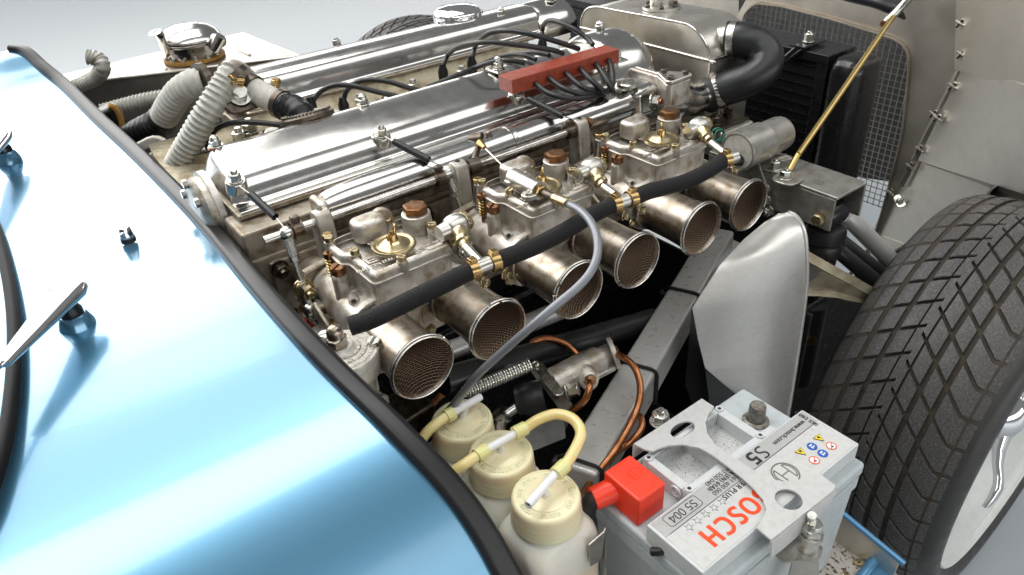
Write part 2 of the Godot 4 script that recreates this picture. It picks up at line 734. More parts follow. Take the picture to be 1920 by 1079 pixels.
	h.subsurf_scatter_enabled = true
	h.subsurf_scatter_strength = 0.4
	h.clearcoat_enabled = true
	h.clearcoat = 0.6
	h.clearcoat_roughness = 0.08
	var b := mat("braid", lin(0.014, 0.0135, 0.014), 0.0, 0.55)
	b.metallic_specular = 0.35
	b.heightmap_enabled = true
	b.heightmap_texture = tex.weave
	b.heightmap_scale = 0.08
	b.uv1_scale = Vector3(4, 4, 1)
	var t := mat("tyre_tread", Color(1, 1, 1), 0.0, 0.58, "scuff", 8.0, "gloss", "grain", 0.22)
	t.albedo_color = Color(1.0, 1.0, 1.0)
	mat("tyre_wall", lin(0.030, 0.029, 0.028), 0.0, 0.5, "light_grime", 5.0, "gloss", "fine_grain", 0.1)
	mat("tyre_groove", lin(0.040, 0.030, 0.020), 0.0, 0.8, "grime", 9.0)
	mat("floor_paint", lin(0.42, 0.455, 0.485), 0.0, 0.32, "", 1.6, "", "grain", 0.05)
	var g := mat("diffuser", Color(1, 1, 1), 0.0, 0.6)
	g.emission_enabled = true
	g.emission = Color(1.0, 0.995, 0.985)
	g.emission_energy_multiplier = 1.5

func _ready() -> void:
	rng.seed = 7
	make_textures()
	make_materials()
	set_the_view()
	build_setting()
	build_bonnet()
	build_radiator()
	build_engine()
	build_far_side()
	build_carburettors()
	build_linkage()
	build_front_suspension()
	build_frame()
	build_wheels()
	build_cowl()
	build_battery()
	build_reservoirs()
	build_hydraulics()
	build_small_things()


func set_the_view() -> void:
	var cam := Camera3D.new()
	cam.name = "camera"
	cam.fov = 42.1438
	cam.near = 0.02
	cam.far = 120.0
	cam.transform = Transform3D(Basis(V(0.794094, -0.055333, 0.605271), V(0.371492, 0.832366, -0.411291), V(-0.481049, 0.551457, 0.681533)), V(-0.24849, 1.17449, 0.86770))
	add_child(cam)
	var w := WorldEnvironment.new()
	w.name = "world_environment"
	var e := Environment.new()
	e.background_mode = Environment.BG_COLOR
	e.background_color = lin(0.22, 0.225, 0.228)
	e.background_energy_multiplier = 1.0
	e.tonemap_mode = Environment.TONE_MAPPER_LINEAR
	e.tonemap_exposure = 0.95
	e.sdfgi_enabled = true
	e.ssao_enabled = true
	e.ssil_enabled = true
	w.environment = e
	add_child(w)
	# the studio's lamps: one long bank high on the far wall, one over the car, besides added fill banks
	soft_box("wide dim fill lamp bank added low on the far side", V(0.00, 1.86, -8.07), 16.28, 1.48, V(0, -0.05, 1), 0.42)  # unseen fill, added to brighten the far floor
	soft_box("lowest lamp bank on the far side", V(-2.30, 3.04, -7.99), 9.32, 0.74, V(0, -0.25, 1), 0.3)
	soft_box("brightest lamp bank on the far side", V(-2.30, 4.15, -7.96), 9.32, 1.42, V(0, -0.4, 1), 1.6)
	soft_box("third lamp bank on the far side", V(-2.30, 5.41, -7.77), 9.32, 1.12, V(0, -0.55, 1), 1.15)
	soft_box("highest lamp bank on the far side", V(-2.30, 6.74, -7.25), 9.32, 1.55, V(0, -0.8, 1), 0.95)
	soft_box("lamp bank over the car", V(-0.5, 3.25, -0.60), 3.6, 0.60, V(0, -1, 0.12), 2.1)
	soft_box("faint lamp bank beside the one over the car", V(-0.5, 3.25, -1.68), 3.6, 1.30, V(0, -1, 0.2), 0.42)
	soft_box("faint fill lamp bank added over the camera", V(1.0, 3.25, 1.60), 6.5, 1.9, V(0, -1, -0.1), 0.08)  # unseen fill, added to lift the blue paint from above
	soft_box("dim fill lamp bank added low on the near side", V(1.2, 1.1, 5.0), 7.0, 1.0, V(0, -0.05, -1), 0.5)  # unseen fill, added to lift faces turned towards the camera


func soft_box(label: String, at: Vector3, long: float, wide: float, aim: Vector3, energy: float) -> void:
	var z := -aim.normalized()
	var x := (Vector3.RIGHT - z * z.x).normalized()
	var where := Transform3D(Basis(x, z.cross(x), z), at)
	var a := AreaLight3D.new()
	a.name = numbered("lamp_bank_light")
	a.area_size = Vector2(long, wide)
	a.area_normalize_energy = false
	a.light_energy = energy
	a.light_color = Color(1.0, 0.995, 0.985)
	a.shadow_enabled = true
	a.area_range = 30.0
	add_child(a)
	a.transform = where
	# its housing and glowing diffuser just behind the light
	var t := thing("lamp_bank", "white studio " + label + " with a glowing diffuser", "studio lamp", at, "studio lamp banks")
	var s := sh()
	box(s, V(long + 0.06, wide + 0.06, 0.10), where.translated_local(V(0, 0, 0.09)), 0.01, 1)
	put(t, "housing", s, mats.clamp_paint)
	s = sh()
	box(s, V(long, wide, 0.01), where.translated_local(V(0, 0, 0.03)), 0.002, 1)
	put(t, "diffuser", s, mats.diffuser)

# ---------- the setting and the body round the engine bay ----------

func build_setting() -> void:
	var s := sh()
	boxat(s, V(-14, -0.1, -16), V(16, 0.0, 9), 0.0005, 1)
	structure("floor", s, mats.floor_paint)


# how far the scuttle stands above the ground, from the far side of the car to the near side, along the rubber seal
func seal_line() -> PackedVector3Array:
	return smooth([V(-0.1568, 0.8261, -0.8300), V(-0.1401, 0.8224, -0.8000), V(-0.1270, 0.8034, -0.7400), V(-0.1109, 0.7834, -0.6600), V(-0.0982, 0.7638, -0.5000), V(-0.0869, 0.7551, -0.3196), V(-0.0823, 0.7550, -0.1211), V(-0.0821, 0.7551, 0.0167), V(-0.0862, 0.7550, 0.1729), V(-0.0861, 0.7526, 0.2842), V(-0.0832, 0.7473, 0.3326), V(-0.0793, 0.7414, 0.3683), V(-0.0737, 0.7334, 0.4074), V(-0.0685, 0.7238, 0.4447), V(-0.0634, 0.7129, 0.4809), V(-0.0609, 0.7014, 0.5141), V(-0.0618, 0.6894, 0.5458), V(-0.0648, 0.6772, 0.5746), V(-0.066, 0.645, 0.628), V(-0.07, 0.57, 0.672), V(-0.07, 0.42, 0.69)], 7)


func scuttle_height(z: float) -> float:
	# flat over the middle of the car, falling away towards its sides
	return 0.755 - 0.62 * pow(maxf(0.0, z - 0.22), 2.0)


func on_scuttle(line: PackedVector3Array, i: int, back: float) -> Vector3:
	var p := line[i]
	var k := smoothstep(0.0, 0.25, back) * smoothstep(0.66, 0.60, p.z)
	return V(p.x - back, lerpf(p.y, scuttle_height(p.z), k) + 0.03 * back, p.z)


func build_cowl() -> void:
	var line := seal_line()
	var t := thing("scuttle_panel", "glossy metallic light blue body panel in front of the windscreen, edged with black rubber", "car body panel", V(-0.3, 0.6, 0.0))
	var rows := []
	for i in line.size():
		var row := PackedVector3Array()
		for j in 25:
			row.append(on_scuttle(line, i, 0.9 * pow(j / 24.0, 1.3) - 0.006))
		rows.append(row)
	var s := sh()
	sheet(s, rows, 0.003)
	put(t, "painted_panel", s, mats.body_paint, 60)
	s = sh()
	var up := PackedVector3Array()
	for p in line:
		up.append(p + V(0.004, 0.004, 0))
	strip(s, up, oblong(0.0215, 0.015, 0.0072, 4), Vector3.UP)
	put(t, "rubber_seal", s, mats.black_rubber, 60)
	s = sh()
	rows = []
	for i in line.size():
		if line[i].z > 0.68:
			continue
		var row := PackedVector3Array()
		for j in 6:
			row.append(V(line[i].x - 0.012, lerpf(line[i].y - 0.004, 0.12, j / 5.0), line[i].z))
		rows.append(row)
	sheet(s, rows, 0.003)
	put(t, "bulkhead", s, mats.frame_black)
	# the windscreen's rubber foot curves away at the picture's edge
	s = sh()
	var foot := smooth([V(-0.2865, 0.7750, -0.2824), V(-0.2835, 0.7730, -0.1650), V(-0.2865, 0.7720, -0.0527), V(-0.2924, 0.7720, 0.0472), V(-0.3009, 0.7720, 0.1281), V(-0.3132, 0.7720, 0.2068), V(-0.3281, 0.7710, 0.2757), V(-0.3455, 0.7680, 0.3242), V(-0.3639, 0.7640, 0.3568)], 6)
	tube(s, foot, 0.0065, 14)
	var w := thing("windscreen", "foot of the curved windscreen in its black rubber beside the blue scuttle", "windscreen", V(-0.35, 0.77, 0.1))
	put(w, "rubber_foot", s, mats.dull_rubber, 60)
	washer_jet(V(-0.1641, 0.7660, -0.0230), "small chrome washer jet in the middle of the blue scuttle, beside the black seal")
	washer_jet(V(-0.1904, 0.7720, -0.7385), "small washer jet near the far end of the blue scuttle")
	wiper(V(-0.2486, 0.7680, 0.1219), V(-0.3096, 0.8060, 0.2201), "large chrome wiper arm nearest the camera on the blue scuttle")
	wiper(V(-0.2386, 0.7720, -0.4095), V(-0.2923, 0.8060, -0.2324), "chrome wiper arm at the far end of the blue scuttle, cut by the picture's edge")


func washer_jet(at: Vector3, label: String) -> void:
	var t := thing("washer_jet", label, "washer jet", at, "screen washer jets on the scuttle")
	var s := sh()
	lathe(s, [Vector2(0, -0.004), Vector2(0.0085, -0.004), Vector2(0.0085, 0.0016), Vector2(0.0, 0.0016)], Transform3D(Basis(), at), 20)
	put(t, "gasket", s, mats.matt_rubber)
	s = sh()
	lathe(s, [Vector2(0, 0.0014), Vector2(0.0078, 0.0014), Vector2(0.0078, 0.004), Vector2(0.0062, 0.0135), Vector2(0.0052, 0.0148), Vector2(0, 0.0150)], Transform3D(Basis(), at), 20)
	put(t, "cap", s, mats.chrome)
	s = sh()
	lathe(s, [Vector2(0, 0), Vector2(0.0026, 0), Vector2(0.0024, 0.003), Vector2(0.0008, 0.006), Vector2(0, 0.006)], axis(at + V(-0.0035, 0.009, 0.0045), V(-0.4, 0.2, 0.8)), 12)
	put(t, "nozzle", s, mats.chrome)


func wiper(pivot: Vector3, tip: Vector3, label: String) -> void:
	# tip: where the arm narrows into the blade's rod
	var t := thing("windscreen_wiper", label, "wiper", pivot, "windscreen wipers")
	var s := sh()
	lathe(s, [Vector2(0, -0.01), Vector2(0.017, -0.01), Vector2(0.0165, -0.004), Vector2(0.013, 0.005), Vector2(0.0115, 0.007), Vector2(0.0, 0.007)], Transform3D(Basis(), pivot), 24)
	put(t, "pivot_grommet", s, mats.body_paint)
	s = sh()
	lathe(s, [Vector2(0, 0.004), Vector2(0.0105, 0.004), Vector2(0.0105, 0.012), Vector2(0.0085, 0.016), Vector2(0.0085, 0.026), Vector2(0, 0.026)], Transform3D(Basis(), pivot), 24)
	put(t, "spindle", s, mats.black_paint)
	var dir := (tip - pivot)
	dir.y = 0
	dir = dir.normalized()
	var head := pivot - dir * 0.020 + V(0, 0.026, 0)
	# the pressed arm: wide and deep at the head, tapering
	var rings := []
	var l := head.distance_to(tip)
	var fw := (tip - head).normalized()
	var side := Vector3.UP.cross(fw).normalized()
	var upw := fw.cross(side)
	for k in 13:
		var q := k / 12.0
		var w := lerpf(0.0225, 0.0080, q)
		var h := lerpf(0.0150, 0.0070, q)
		if k == 0:
			w *= 0.8
			h *= 0.7
		var ring := PackedVector3Array()
		for p in oblong(2 * w * 0.8, h, minf(h * 0.45, w * 0.5), 3):
			ring.append(head + fw * l * q + side * p.x + upw * p.y)
		rings.append(ring)
	s = sh()
	skin(s, rings)
	put(t, "arm", s, mats.chrome, 40)
	s = sh()
	var out := tip + fw * 0.12 + V(0, 0.012, 0)
	rod(s, tip - fw * 0.005, out, 0.0026, 10)
	put(t, "blade_rod", s, mats.chrome)
	s = sh()
	box(s, V(0.006, 0.010, 0.20), Transform3D(Basis(side, upw, fw), out + fw * 0.08), 0.002)
	put(t, "blade", s, mats.matt_rubber)

# ---------- the tipped-up bonnet, its nose screen, the radiator and header tank ----------

func quad(s: Sh, a: Vector3, b: Vector3, c: Vector3, d: Vector3, thick := 0.002, n := 6) -> void:
	var rows := []
	for i in n + 1:
		var row := PackedVector3Array()
		for j in n + 1:
			row.append(a.lerp(b, float(i) / n).lerp(d.lerp(c, float(i) / n), float(j) / n))
		rows.append(row)
	sheet(s, rows, thick)


func build_bonnet() -> void:
	var t := thing("tipped_bonnet", "dull aluminium inside of the tipped-up front bonnet around the radiator", "car bonnet", V(1.15, 0.4, 0.2))
	# plate with the nose opening
	var hole := [V(1.1500, 0.3817, -0.1231), V(1.1500, 0.6421, -0.1616), V(1.1500, 0.7311, -0.1699), V(1.1500, 0.7595, -0.1599), V(1.1500, 0.7764, -0.1337), V(1.1500, 0.7792, -0.0788), V(1.1500, 0.7725, 0.0325), V(1.1500, 0.7624, 0.1327), V(1.1500, 0.7559, 0.1729), V(1.1500, 0.7451, 0.1928), V(1.1500, 0.7230, 0.2044), V(1.1500, 0.6699, 0.2133), V(1.1500, 0.5883, 0.2228), V(1.1500, 0.4989, 0.2236), V(1.1500, 0.4146, 0.2218), V(1.1500, 0.3474, 0.2183), V(1.1500, 0.2382, 0.1799), V(1.1500, 0.1116, -0.0848)]
	var out := [V(1.1500, 0.3303, -0.2750), V(1.1500, 0.5478, -0.2478), V(1.1500, 0.7141, -0.2036), V(1.1500, 0.7533, -0.1858), V(1.1500, 0.8030, -0.1595), V(1.1500, 0.8164, -0.0726), V(1.1500, 0.8135, 0.0470), V(1.1500, 0.8037, 0.1440), V(1.1500, 0.8573, 0.2019), V(1.1500, 0.8641, 0.2550), V(1.1500, 0.7892, 0.2808), V(1.1500, 0.7176, 0.2930), V(1.1500, 0.6283, 0.2754), V(1.1500, 0.5377, 0.2586), V(1.1500, 0.4552, 0.2396), V(1.1500, 0.3462, 0.2246), V(1.1500, 0.2329, 0.1836), V(1.1500, 0.0266, -0.2441)]
	var a := []
	var b := []
	for i in hole.size():
		var n := hole.size()
		for k in 5:
			var h0: Vector3 = hole[i]
			var h1: Vector3 = hole[(i + 1) % n]
			var o0: Vector3 = out[i]
			var o1: Vector3 = out[(i + 1) % n]
			var hp := h0.cubic_interpolate(h1, hole[(i + n - 1) % n], hole[(i + 2) % n], k / 5.0) if i in [2, 3, 7, 8, 9, 10, 11, 12, 13] else h0.lerp(h1, k / 5.0)
			a.append(hp)
			b.append(o0.lerp(o1, k / 5.0))
	a.append(a[0])
	b.append(b[0])
	var s := sh()
	var ra := PackedVector3Array(a)
	var rb := PackedVector3Array(b)
	# a rolled lip runs round the hole
	var lip := PackedVector3Array()
	var mid := PackedVector3Array()
	for i in ra.size():
		var d := (rb[i] - ra[i]).normalized()
		lip.append(ra[i] + V(-0.010, 0, 0))
		mid.append(ra[i] + d * 0.006 + V(-0.003, 0, 0))
	sheet(s, [lip, ra.duplicate(), mid, rb], 0.002)
	put(t, "nose_plate", s, mats.panel_aluminium, 30)
	# screen wires, each its own
	var poly := PackedVector2Array()
	for p in a:
		poly.append(Vector2(p.z, p.y))
	var pitch := 0.0122
	for way in 2:
		var lo := -0.16 if way == 0 else 0.30
		var hi := 0.26 if way == 0 else 0.80
		var q := lo
		while q < hi:
			q += pitch
			var cuts := []
			var n := poly.size()
			for i in n:
				var e := poly[i]
				var f := poly[(i + 1) % n]
				var e0: float = e.x if way == 0 else e.y
				var f0: float = f.x if way == 0 else f.y
				if (e0 - q) * (f0 - q) < 0.0:
					var k := (q - e0) / (f0 - e0)
					var p := e.lerp(f, k)
					cuts.append(p.y if way == 0 else p.x)
			if cuts.size() < 2:
				continue
			var c0: float = cuts.min()
			var c1: float = cuts.max()
			if way == 0:
				c0 = maxf(c0, 0.42)
			var wire := sh()
			var x := 1.1565 + 0.0012 * way
			if way == 0:
				rod(wire, V(x, c0, q), V(x, c1, q), 0.0010, 5)
			elif q > 0.42:
				rod(wire, V(x, q, c0), V(x, q, c1), 0.0010, 5)
			else:
				continue
			put(t, "screen_wire", wire, mats.screen_wire)
	# the skin of the nose behind and beyond
	s = sh()
	quad(s, V(1.7200, 0.6039, -1.5086), V(1.7200, -0.0776, -1.4497), V(1.4200, 0.4828, 0.1775), V(1.4200, 0.8335, 0.1288), 0.003)
	put(t, "outer_skin", s, mats.panel_aluminium)
	s = sh()
	quad(s, V(1.4600, 0.7254, -0.4319), V(1.4000, 0.2815, -0.3226), V(1.3200, 0.4086, 0.1781), V(1.4000, 0.8013, 0.0882), 0.003)
	put(t, "dark_nose_sheet", s, mats.frame_black)  # black sheet behind the screen, standing in for shade inside the nose
	# dark rolled lip along the top
	s = sh()
	tube(s, smooth([V(1.0800, 0.8458, 0.0191), V(1.0800, 0.8360, 0.0999), V(1.0800, 0.8316, 0.1584), V(1.0900, 0.8199, 0.1887), V(1.1200, 0.8034, 0.1894)], 5), PackedFloat32Array([0.010, 0.010, 0.010, 0.010, 0.010, 0.010, 0.010, 0.010, 0.010, 0.010, 0.010, 0.010, 0.010, 0.0095, 0.009, 0.008, 0.007, 0.006, 0.005, 0.004, 0.003]), 10)
	put(t, "top_lip", s, mats.frame_black)
	# panels of the near wing
	s = sh()
	quad(s, V(1.1570, 0.8697, 0.2411), V(1.1570, 0.7237, 0.2757), V(0.9400, 0.7750, 0.5181), V(0.9500, 0.9307, 0.4650), 0.002)
	put(t, "upper_wing_panel", s, mats.panel_aluminium)
	s = sh()
	quad(s, V(1.1545, 0.7415, 0.2861), V(1.1545, 0.5422, 0.2422), V(0.9300, 0.6411, 0.5644), V(0.9300, 0.7867, 0.5184), 0.002)
	put(t, "wing_panel", s, mats.sheet_aluminium)
	s = sh()
	quad(s, V(1.1520, 0.5506, 0.2522), V(1.1580, 0.5383, 0.2509), V(0.9480, 0.6221, 0.5632), V(0.9290, 0.6431, 0.5642), 0.002)
	put(t, "folded_flange", s, mats.panel_aluminium)
	s = sh()
	quad(s, V(1.1590, 0.5408, 0.2422), V(1.1590, 0.3503, 0.2026), V(0.9500, 0.4895, 0.6042), V(0.9500, 0.6212, 0.5627), 0.002)
	put(t, "lower_wing_panel", s, mats.sheet_aluminium)
	s = sh()
	quad(s, V(1.1500, 0.3648, 0.2168), V(1.1500, 0.2374, 0.1930), V(0.9500, 0.3667, 0.6430), V(0.9480, 0.4906, 0.6047), 0.002)
	put(t, "splash_panel", s, mats.sheet_aluminium)
	# angle strip along the seam, with its folded clips
	s = sh()
	strip(s, PackedVector3Array([V(1.1380, 0.7337, 0.3019), V(1.1360, 0.5502, 0.2632), V(1.1360, 0.4918, 0.2498)]), oblong(0.010, 0.004, 0.001, 1), Vector3.LEFT)
	put(t, "seam_strip", s, mats.sheet_aluminium)
	for c in [V(1.1300, 0.7581, 0.2956), V(1.1300, 0.7022, 0.2960), V(1.1300, 0.6462, 0.2764), V(1.1200, 0.6443, 0.2890), V(1.1300, 0.5753, 0.2684), V(1.1300, 0.5375, 0.2591), V(1.1300, 0.8073, 0.2804), V(1.1300, 0.4740, 0.2332)]:
		s = sh()
		box(s, V(0.004, 0.018, 0.005), Transform3D(Basis(Vector3.RIGHT, 0.5), c), 0.0012)
		rod(s, c + V(-0.002, 0.004, -0.007), c + V(-0.003, -0.002, 0.010), 0.0018, 8)
		put(t, "clip", s, mats.steel)
	for c in [[V(1.1250, 0.7296, 0.3247), V(1.1000, 0.7329, 0.3575)], [V(1.0350, 0.7420, 0.4215), V(1.0100, 0.7462, 0.4504)], [V(1.1350, 0.4594, 0.2560), V(1.1300, 0.4567, 0.2628)]]:
		s = sh()
		var d: Vector3 = (c[1] - c[0]).normalized()
		var nrm := Vector3(-0.62, 0.30, 0.35).normalized()
		prism(s, oblong(0.034, 0.017, 0.0083, 6), 0.0025, Transform3D(Basis(d, (nrm - d * nrm.dot(d)).normalized(), d.cross((nrm - d * nrm.dot(d)).normalized())), c[0]), 0.0006)
		var pl := put(t, "oval_plate", s, mats.sheet_aluminium)
		s = sh()
		hexhead(s, axis(c[0] + nrm * 0.0026, nrm), 0.011, 0.005, 0.008)
		put(pl, "plate_bolt", s, mats.zinc)
	# round hole in the lower wing panel
	s = sh()
	lathe(s, [Vector2(0.030, -0.004), Vector2(0.030, 0.004), Vector2(0.027, 0.005), Vector2(0.026, -0.02), Vector2(0, -0.02), Vector2(0, -0.022), Vector2(0.027, -0.022)], axis(V(1.0000, 0.5892, 0.4773), V(-0.45, 0.75, 0.4)), 30, true)
	put(t, "vent_hole", s, mats.frame_black)
	# rod that holds the bonnet open
	t = thing("bonnet_stay", "long thin brass rod standing from the damper arm up to the bonnet", "stay rod", V(0.6200, 0.7128, 0.3237))
	s = sh()
	rod(s, V(0.6200, 0.7128, 0.3237), V(0.6420, 0.7309, 0.3213), 0.0040, 12)
	rod(s, V(0.6420, 0.7309, 0.3213), V(0.9800, 0.8418, 0.2409), 0.0042, 12)
	put(t, "rod", s, mats.plain_brass)
	s = sh()
	tube(s, smooth([V(0.9850, 0.8249, 0.2255), V(0.9750, 0.8335, 0.2349), V(0.9900, 0.8538, 0.2448), V(1.0000, 0.8818, 0.2604)], 4), 0.0062, 12)
	put(t, "upper_socket", s, mats.zinc)
	s = sh()
	lathe(s, [Vector2(0.0022, 0), Vector2(0.0048, 0), Vector2(0.0048, 0.010), Vector2(0.0022, 0.010)], axis(V(0.9700, 0.8308, 0.2330), V(-1, 0.2, 0.3)), 14, true)
	put(t, "ferrule", s, mats.copper)


func build_radiator() -> void:
	var x := 0.86
	var t := thing("radiator", "black radiator with finned core standing in front of the nose screen", "radiator", V(0.89, 0.45, 0.0))
	var s := sh()
	boxat(s, V(x + 0.004, 0.40, -0.42), V(x + 0.055, 0.785, 0.209), 0.002)
	put(t, "core", s, mats.core_black)
	var y := 0.778
	while y > 0.42:
		s = sh()
		boxat(s, V(x, y - 0.0022, -0.42), V(x + 0.01, y, 0.207), 0.0006, 1)
		put(t, "core_tube", s, mats.black_paint)
		y -= 0.0165
	s = sh()
	boxat(s, V(x - 0.006, 0.786, -0.43), V(x + 0.07, 0.8005, 0.216), 0.002)
	put(t, "top_rail", s, mats.black_paint)
	s = sh()
	boxat(s, V(x - 0.004, 0.40, 0.196), V(x + 0.062, 0.787, 0.2155), 0.002)
	put(t, "side_rail", s, mats.black_paint)
	# end tank with its rounded shoulder and outlet
	var rings := []
	for q in [[0.800, 0.4], [0.797, 0.75], [0.789, 0.93], [0.775, 1.0], [0.60, 1.0], [0.575, 0.97], [0.565, 0.86]]:
		var ring := PackedVector3Array()
		for p in oblong(0.082 * q[1], 0.058 * q[1], 0.022 * q[1], 4):
			ring.append(V(x + 0.03 + p.x, q[0], 0.2445 + p.y))
		rings.append(ring)
	s = sh()
	skin(s, rings)
	put(t, "end_tank", s, mats.black_paint, 50)
	s = sh()
	lathe(s, [Vector2(0, 0.0), Vector2(0.026, 0.0), Vector2(0.026, 0.07), Vector2(0.031, 0.075), Vector2(0.033, 0.09), Vector2(0.030, 0.10), Vector2(0, 0.10)], Transform3D(Basis(), V(x + 0.03, 0.475, 0.246)), 26)
	put(t, "outlet", s, mats.black_paint)
	s = sh()
	box(s, V(0.06, 0.003, 0.03), Transform3D(Basis(), V(0.8781, 0.8060, 0.1600)), 0.001)
	rod(s, V(0.8547, 0.8060, 0.1612), V(0.8000, 0.6644, 0.0483), 0.005, 10)
	rod(s, V(0.8532, 0.8030, 0.1707), V(0.8450, 0.7766, 0.1427), 0.004, 10)
	put(t, "top_bracket", s, mats.black_paint)
	s = sh()
	nut_on_stud(s, Transform3D(Basis(), V(0.8761, 0.8085, 0.1619)), 0.013, 0.012, 0.004)
	put(t, "bracket_bolt", s, mats.zinc)

	# header tank
	t = thing("header_tank", "welded aluminium header tank with flanged filler neck in front of the engine", "coolant tank", V(0.76, 0.76, -0.02))
	var prof := smooth2([Vector2(-0.176, 0.8135), Vector2(-0.172, 0.832), Vector2(-0.158, 0.848), Vector2(-0.130, 0.8555), Vector2(-0.09, 0.8565), Vector2(0.05, 0.8600), Vector2(0.080, 0.8575), Vector2(0.100, 0.848), Vector2(0.115, 0.833), Vector2(0.1225, 0.8135)], 4)
	rings = []
	for q in [[0.679, 1.0], [0.681, 1.0], [0.72, 1.0], [0.778, 1.0], [0.785, 0.9]]:
		var ring := PackedVector3Array()
		for p in prof:
			ring.append(V(q[0], 0.8135 + (p.y - 0.8135) * q[1], p.x))
		rings.append(ring)
	s = sh()
	skin(s, rings)
	put(t, "upper_half", s, mats.sheet_aluminium, 40)
	s = sh()
	boxat(s, V(0.6795, 0.68, -0.1755), V(0.785, 0.8125, 0.122), 0.002)
	put(t, "lower_half", s, mats.sheet_aluminium)
	# weld beads
	s = sh()
	var bead := PackedVector3Array()
	for p in prof:
		bead.append(V(0.6795, p.y, p.x))
	tube(s, bead, 0.0024, 8)
	tube(s, smooth([V(0.6795, 0.813, -0.176), V(0.6795, 0.813, 0.0), V(0.6795, 0.813, 0.1225), V(0.683, 0.813, 0.1225), V(0.73, 0.813, 0.1225), V(0.785, 0.813, 0.1225)], 12), 0.0028, 8)
	rod(s, V(0.680, 0.70, 0.122), V(0.680, 0.813, 0.1225), 0.0020, 8)
	put(t, "weld_bead", s, mats.polished_aluminium, 70)
	var c := Transform3D(Basis(), V(0.7315, 0.8600, -0.0312))
	s = sh()
	lathe(s, [Vector2(0, -0.001), Vector2(0.0315, -0.001), Vector2(0.0315, 0.0035), Vector2(0.0195, 0.0045), Vector2(0.0195, 0.012), Vector2(0.021, 0.014), Vector2(0.021, 0.026), Vector2(0, 0.026)], c, 34)
	put(t, "filler_neck", s, mats.satin_aluminium)
	for k in 6:
		s = sh()
		hexhead(s, c.translated_local(V(cos(k * TAU / 6 + 0.3) * 0.0262, 0.0034, sin(k * TAU / 6 + 0.3) * 0.0262)), 0.0075, 0.004)
		put(t, "neck_bolt", s, mats.dark_steel)
	# outlet stub on its triangular pad
	s = sh()
	var od := (V(0.7750, 0.8245, 0.1151) - V(0.7650, 0.8188, 0.0725)).normalized()
	rod(s, V(0.7280, 0.8253, 0.0841), V(0.7370, 0.8324, 0.1151), 0.0235, 28)
	put(t, "outlet", s, mats.sheet_aluminium)

	# the top hose
	t = thing("coolant_hose", "thick black rubber hose bending from the header tank back to the coolant elbow", "hose", V(0.75, 0.80, 0.15))
	s = sh()
	tube(s, smooth([V(0.7350, 0.8315, 0.1127), V(0.7440, 0.8324, 0.1322), V(0.7560, 0.8250, 0.1503), V(0.7570, 0.8116, 0.1675), V(0.7450, 0.7958, 0.1741), V(0.7270, 0.7819, 0.1640), V(0.7090, 0.7694, 0.1420), V(0.6850, 0.7559, 0.1145)], 7), 0.0275, 30)
	put(t, "hose", s, mats.hose_rubber, 60)
	for q in [[V(0.7375, 0.8322, 0.1189), V(0.7400, 0.8328, 0.1251), "steel", 0.0285, 0.011], [V(0.7345, 0.8314, 0.1110), V(0.7360, 0.8316, 0.1139), "hose_rubber", 0.0282, 0.006], [V(0.6980, 0.7618, 0.1276), V(0.6890, 0.7578, 0.1195), "steel", 0.0285, 0.011], [V(0.6890, 0.7578, 0.1195), V(0.6810, 0.7544, 0.1115), "matt_rubber", 0.0295, 0.012]]:
		s = sh()
		var d: Vector3 = (q[1] - q[0]).normalized()
		lathe(s, [Vector2(q[3] - 0.0015, -q[4] / 2), Vector2(q[3], -q[4] / 2), Vector2(q[3] + 0.0004, 0.0), Vector2(q[3], q[4] / 2), Vector2(q[3] - 0.0015, q[4] / 2)], axis(q[0], d), 36, true)
		put(t, "clamp_band" if q[2] == "steel" else "hose_end", s, mats[q[2]])
	s = sh()
	var k := V(0.7050, 0.7436, 0.1283)
	rod(s, k - V(0, 0.012, 0), k + V(0, 0.012, 0), 0.0065, 14)
	slotted(s, Transform3D(Basis(), k + V(0, 0.012, 0)), 0.0055, 0.008)
	rod(s, k - V(0, 0.024, 0), k, 0.0035, 10)
	put(t, "clamp_screw", s, mats.zinc)
	# bent steel mount below the hose
	t = thing("radiator_mount", "grey folded metal mounting box under the bend of the black hose", "bracket", V(0.68, 0.70, 0.16))
	s = sh()
	boxat(s, V(0.655, 0.672, 0.120), V(0.735, 0.718, 0.182), 0.008, 3)
	put(t, "box", s, mats.bracket_grey)
	s = sh()
	boxat(s, V(0.650, 0.7185, 0.118), V(0.730, 0.7215, 0.172), 0.001)
	put(t, "plate", s, mats.dark_steel)
	for p in [V(0.672, 0.7216, 0.152), V(0.715, 0.7216, 0.140)]:
		s = sh()
		nut_on_stud(s, Transform3D(Basis(), p), 0.012, 0.010, 0.0035)
		put(t, "bolt", s, mats.dark_steel)

# ---------- the engine ----------

func cam_profile() -> PackedVector2Array:
	# (z, y) over a cam cover from its inner flange over the top to its outer flange
	var p := [Vector2(-0.086, 0.787), Vector2(-0.0855, 0.7895), Vector2(-0.0800, 0.7925), Vector2(-0.0770, 0.800), Vector2(-0.0735, 0.813), Vector2(-0.0670, 0.8240), Vector2(-0.0560, 0.8305), Vector2(-0.0400, 0.8325), Vector2(-0.0200, 0.8315), Vector2(0.0000, 0.8285), Vector2(0.0160, 0.8245), Vector2(0.0280, 0.8190), Vector2(0.0365, 0.8115), Vector2(0.0410, 0.8040), Vector2(0.0435, 0.7970), Vector2(0.0462, 0.7925), Vector2(0.0520, 0.7905), Vector2(0.0590, 0.7898), Vector2(0.0595, 0.7875)]
	return PackedVector2Array(p)


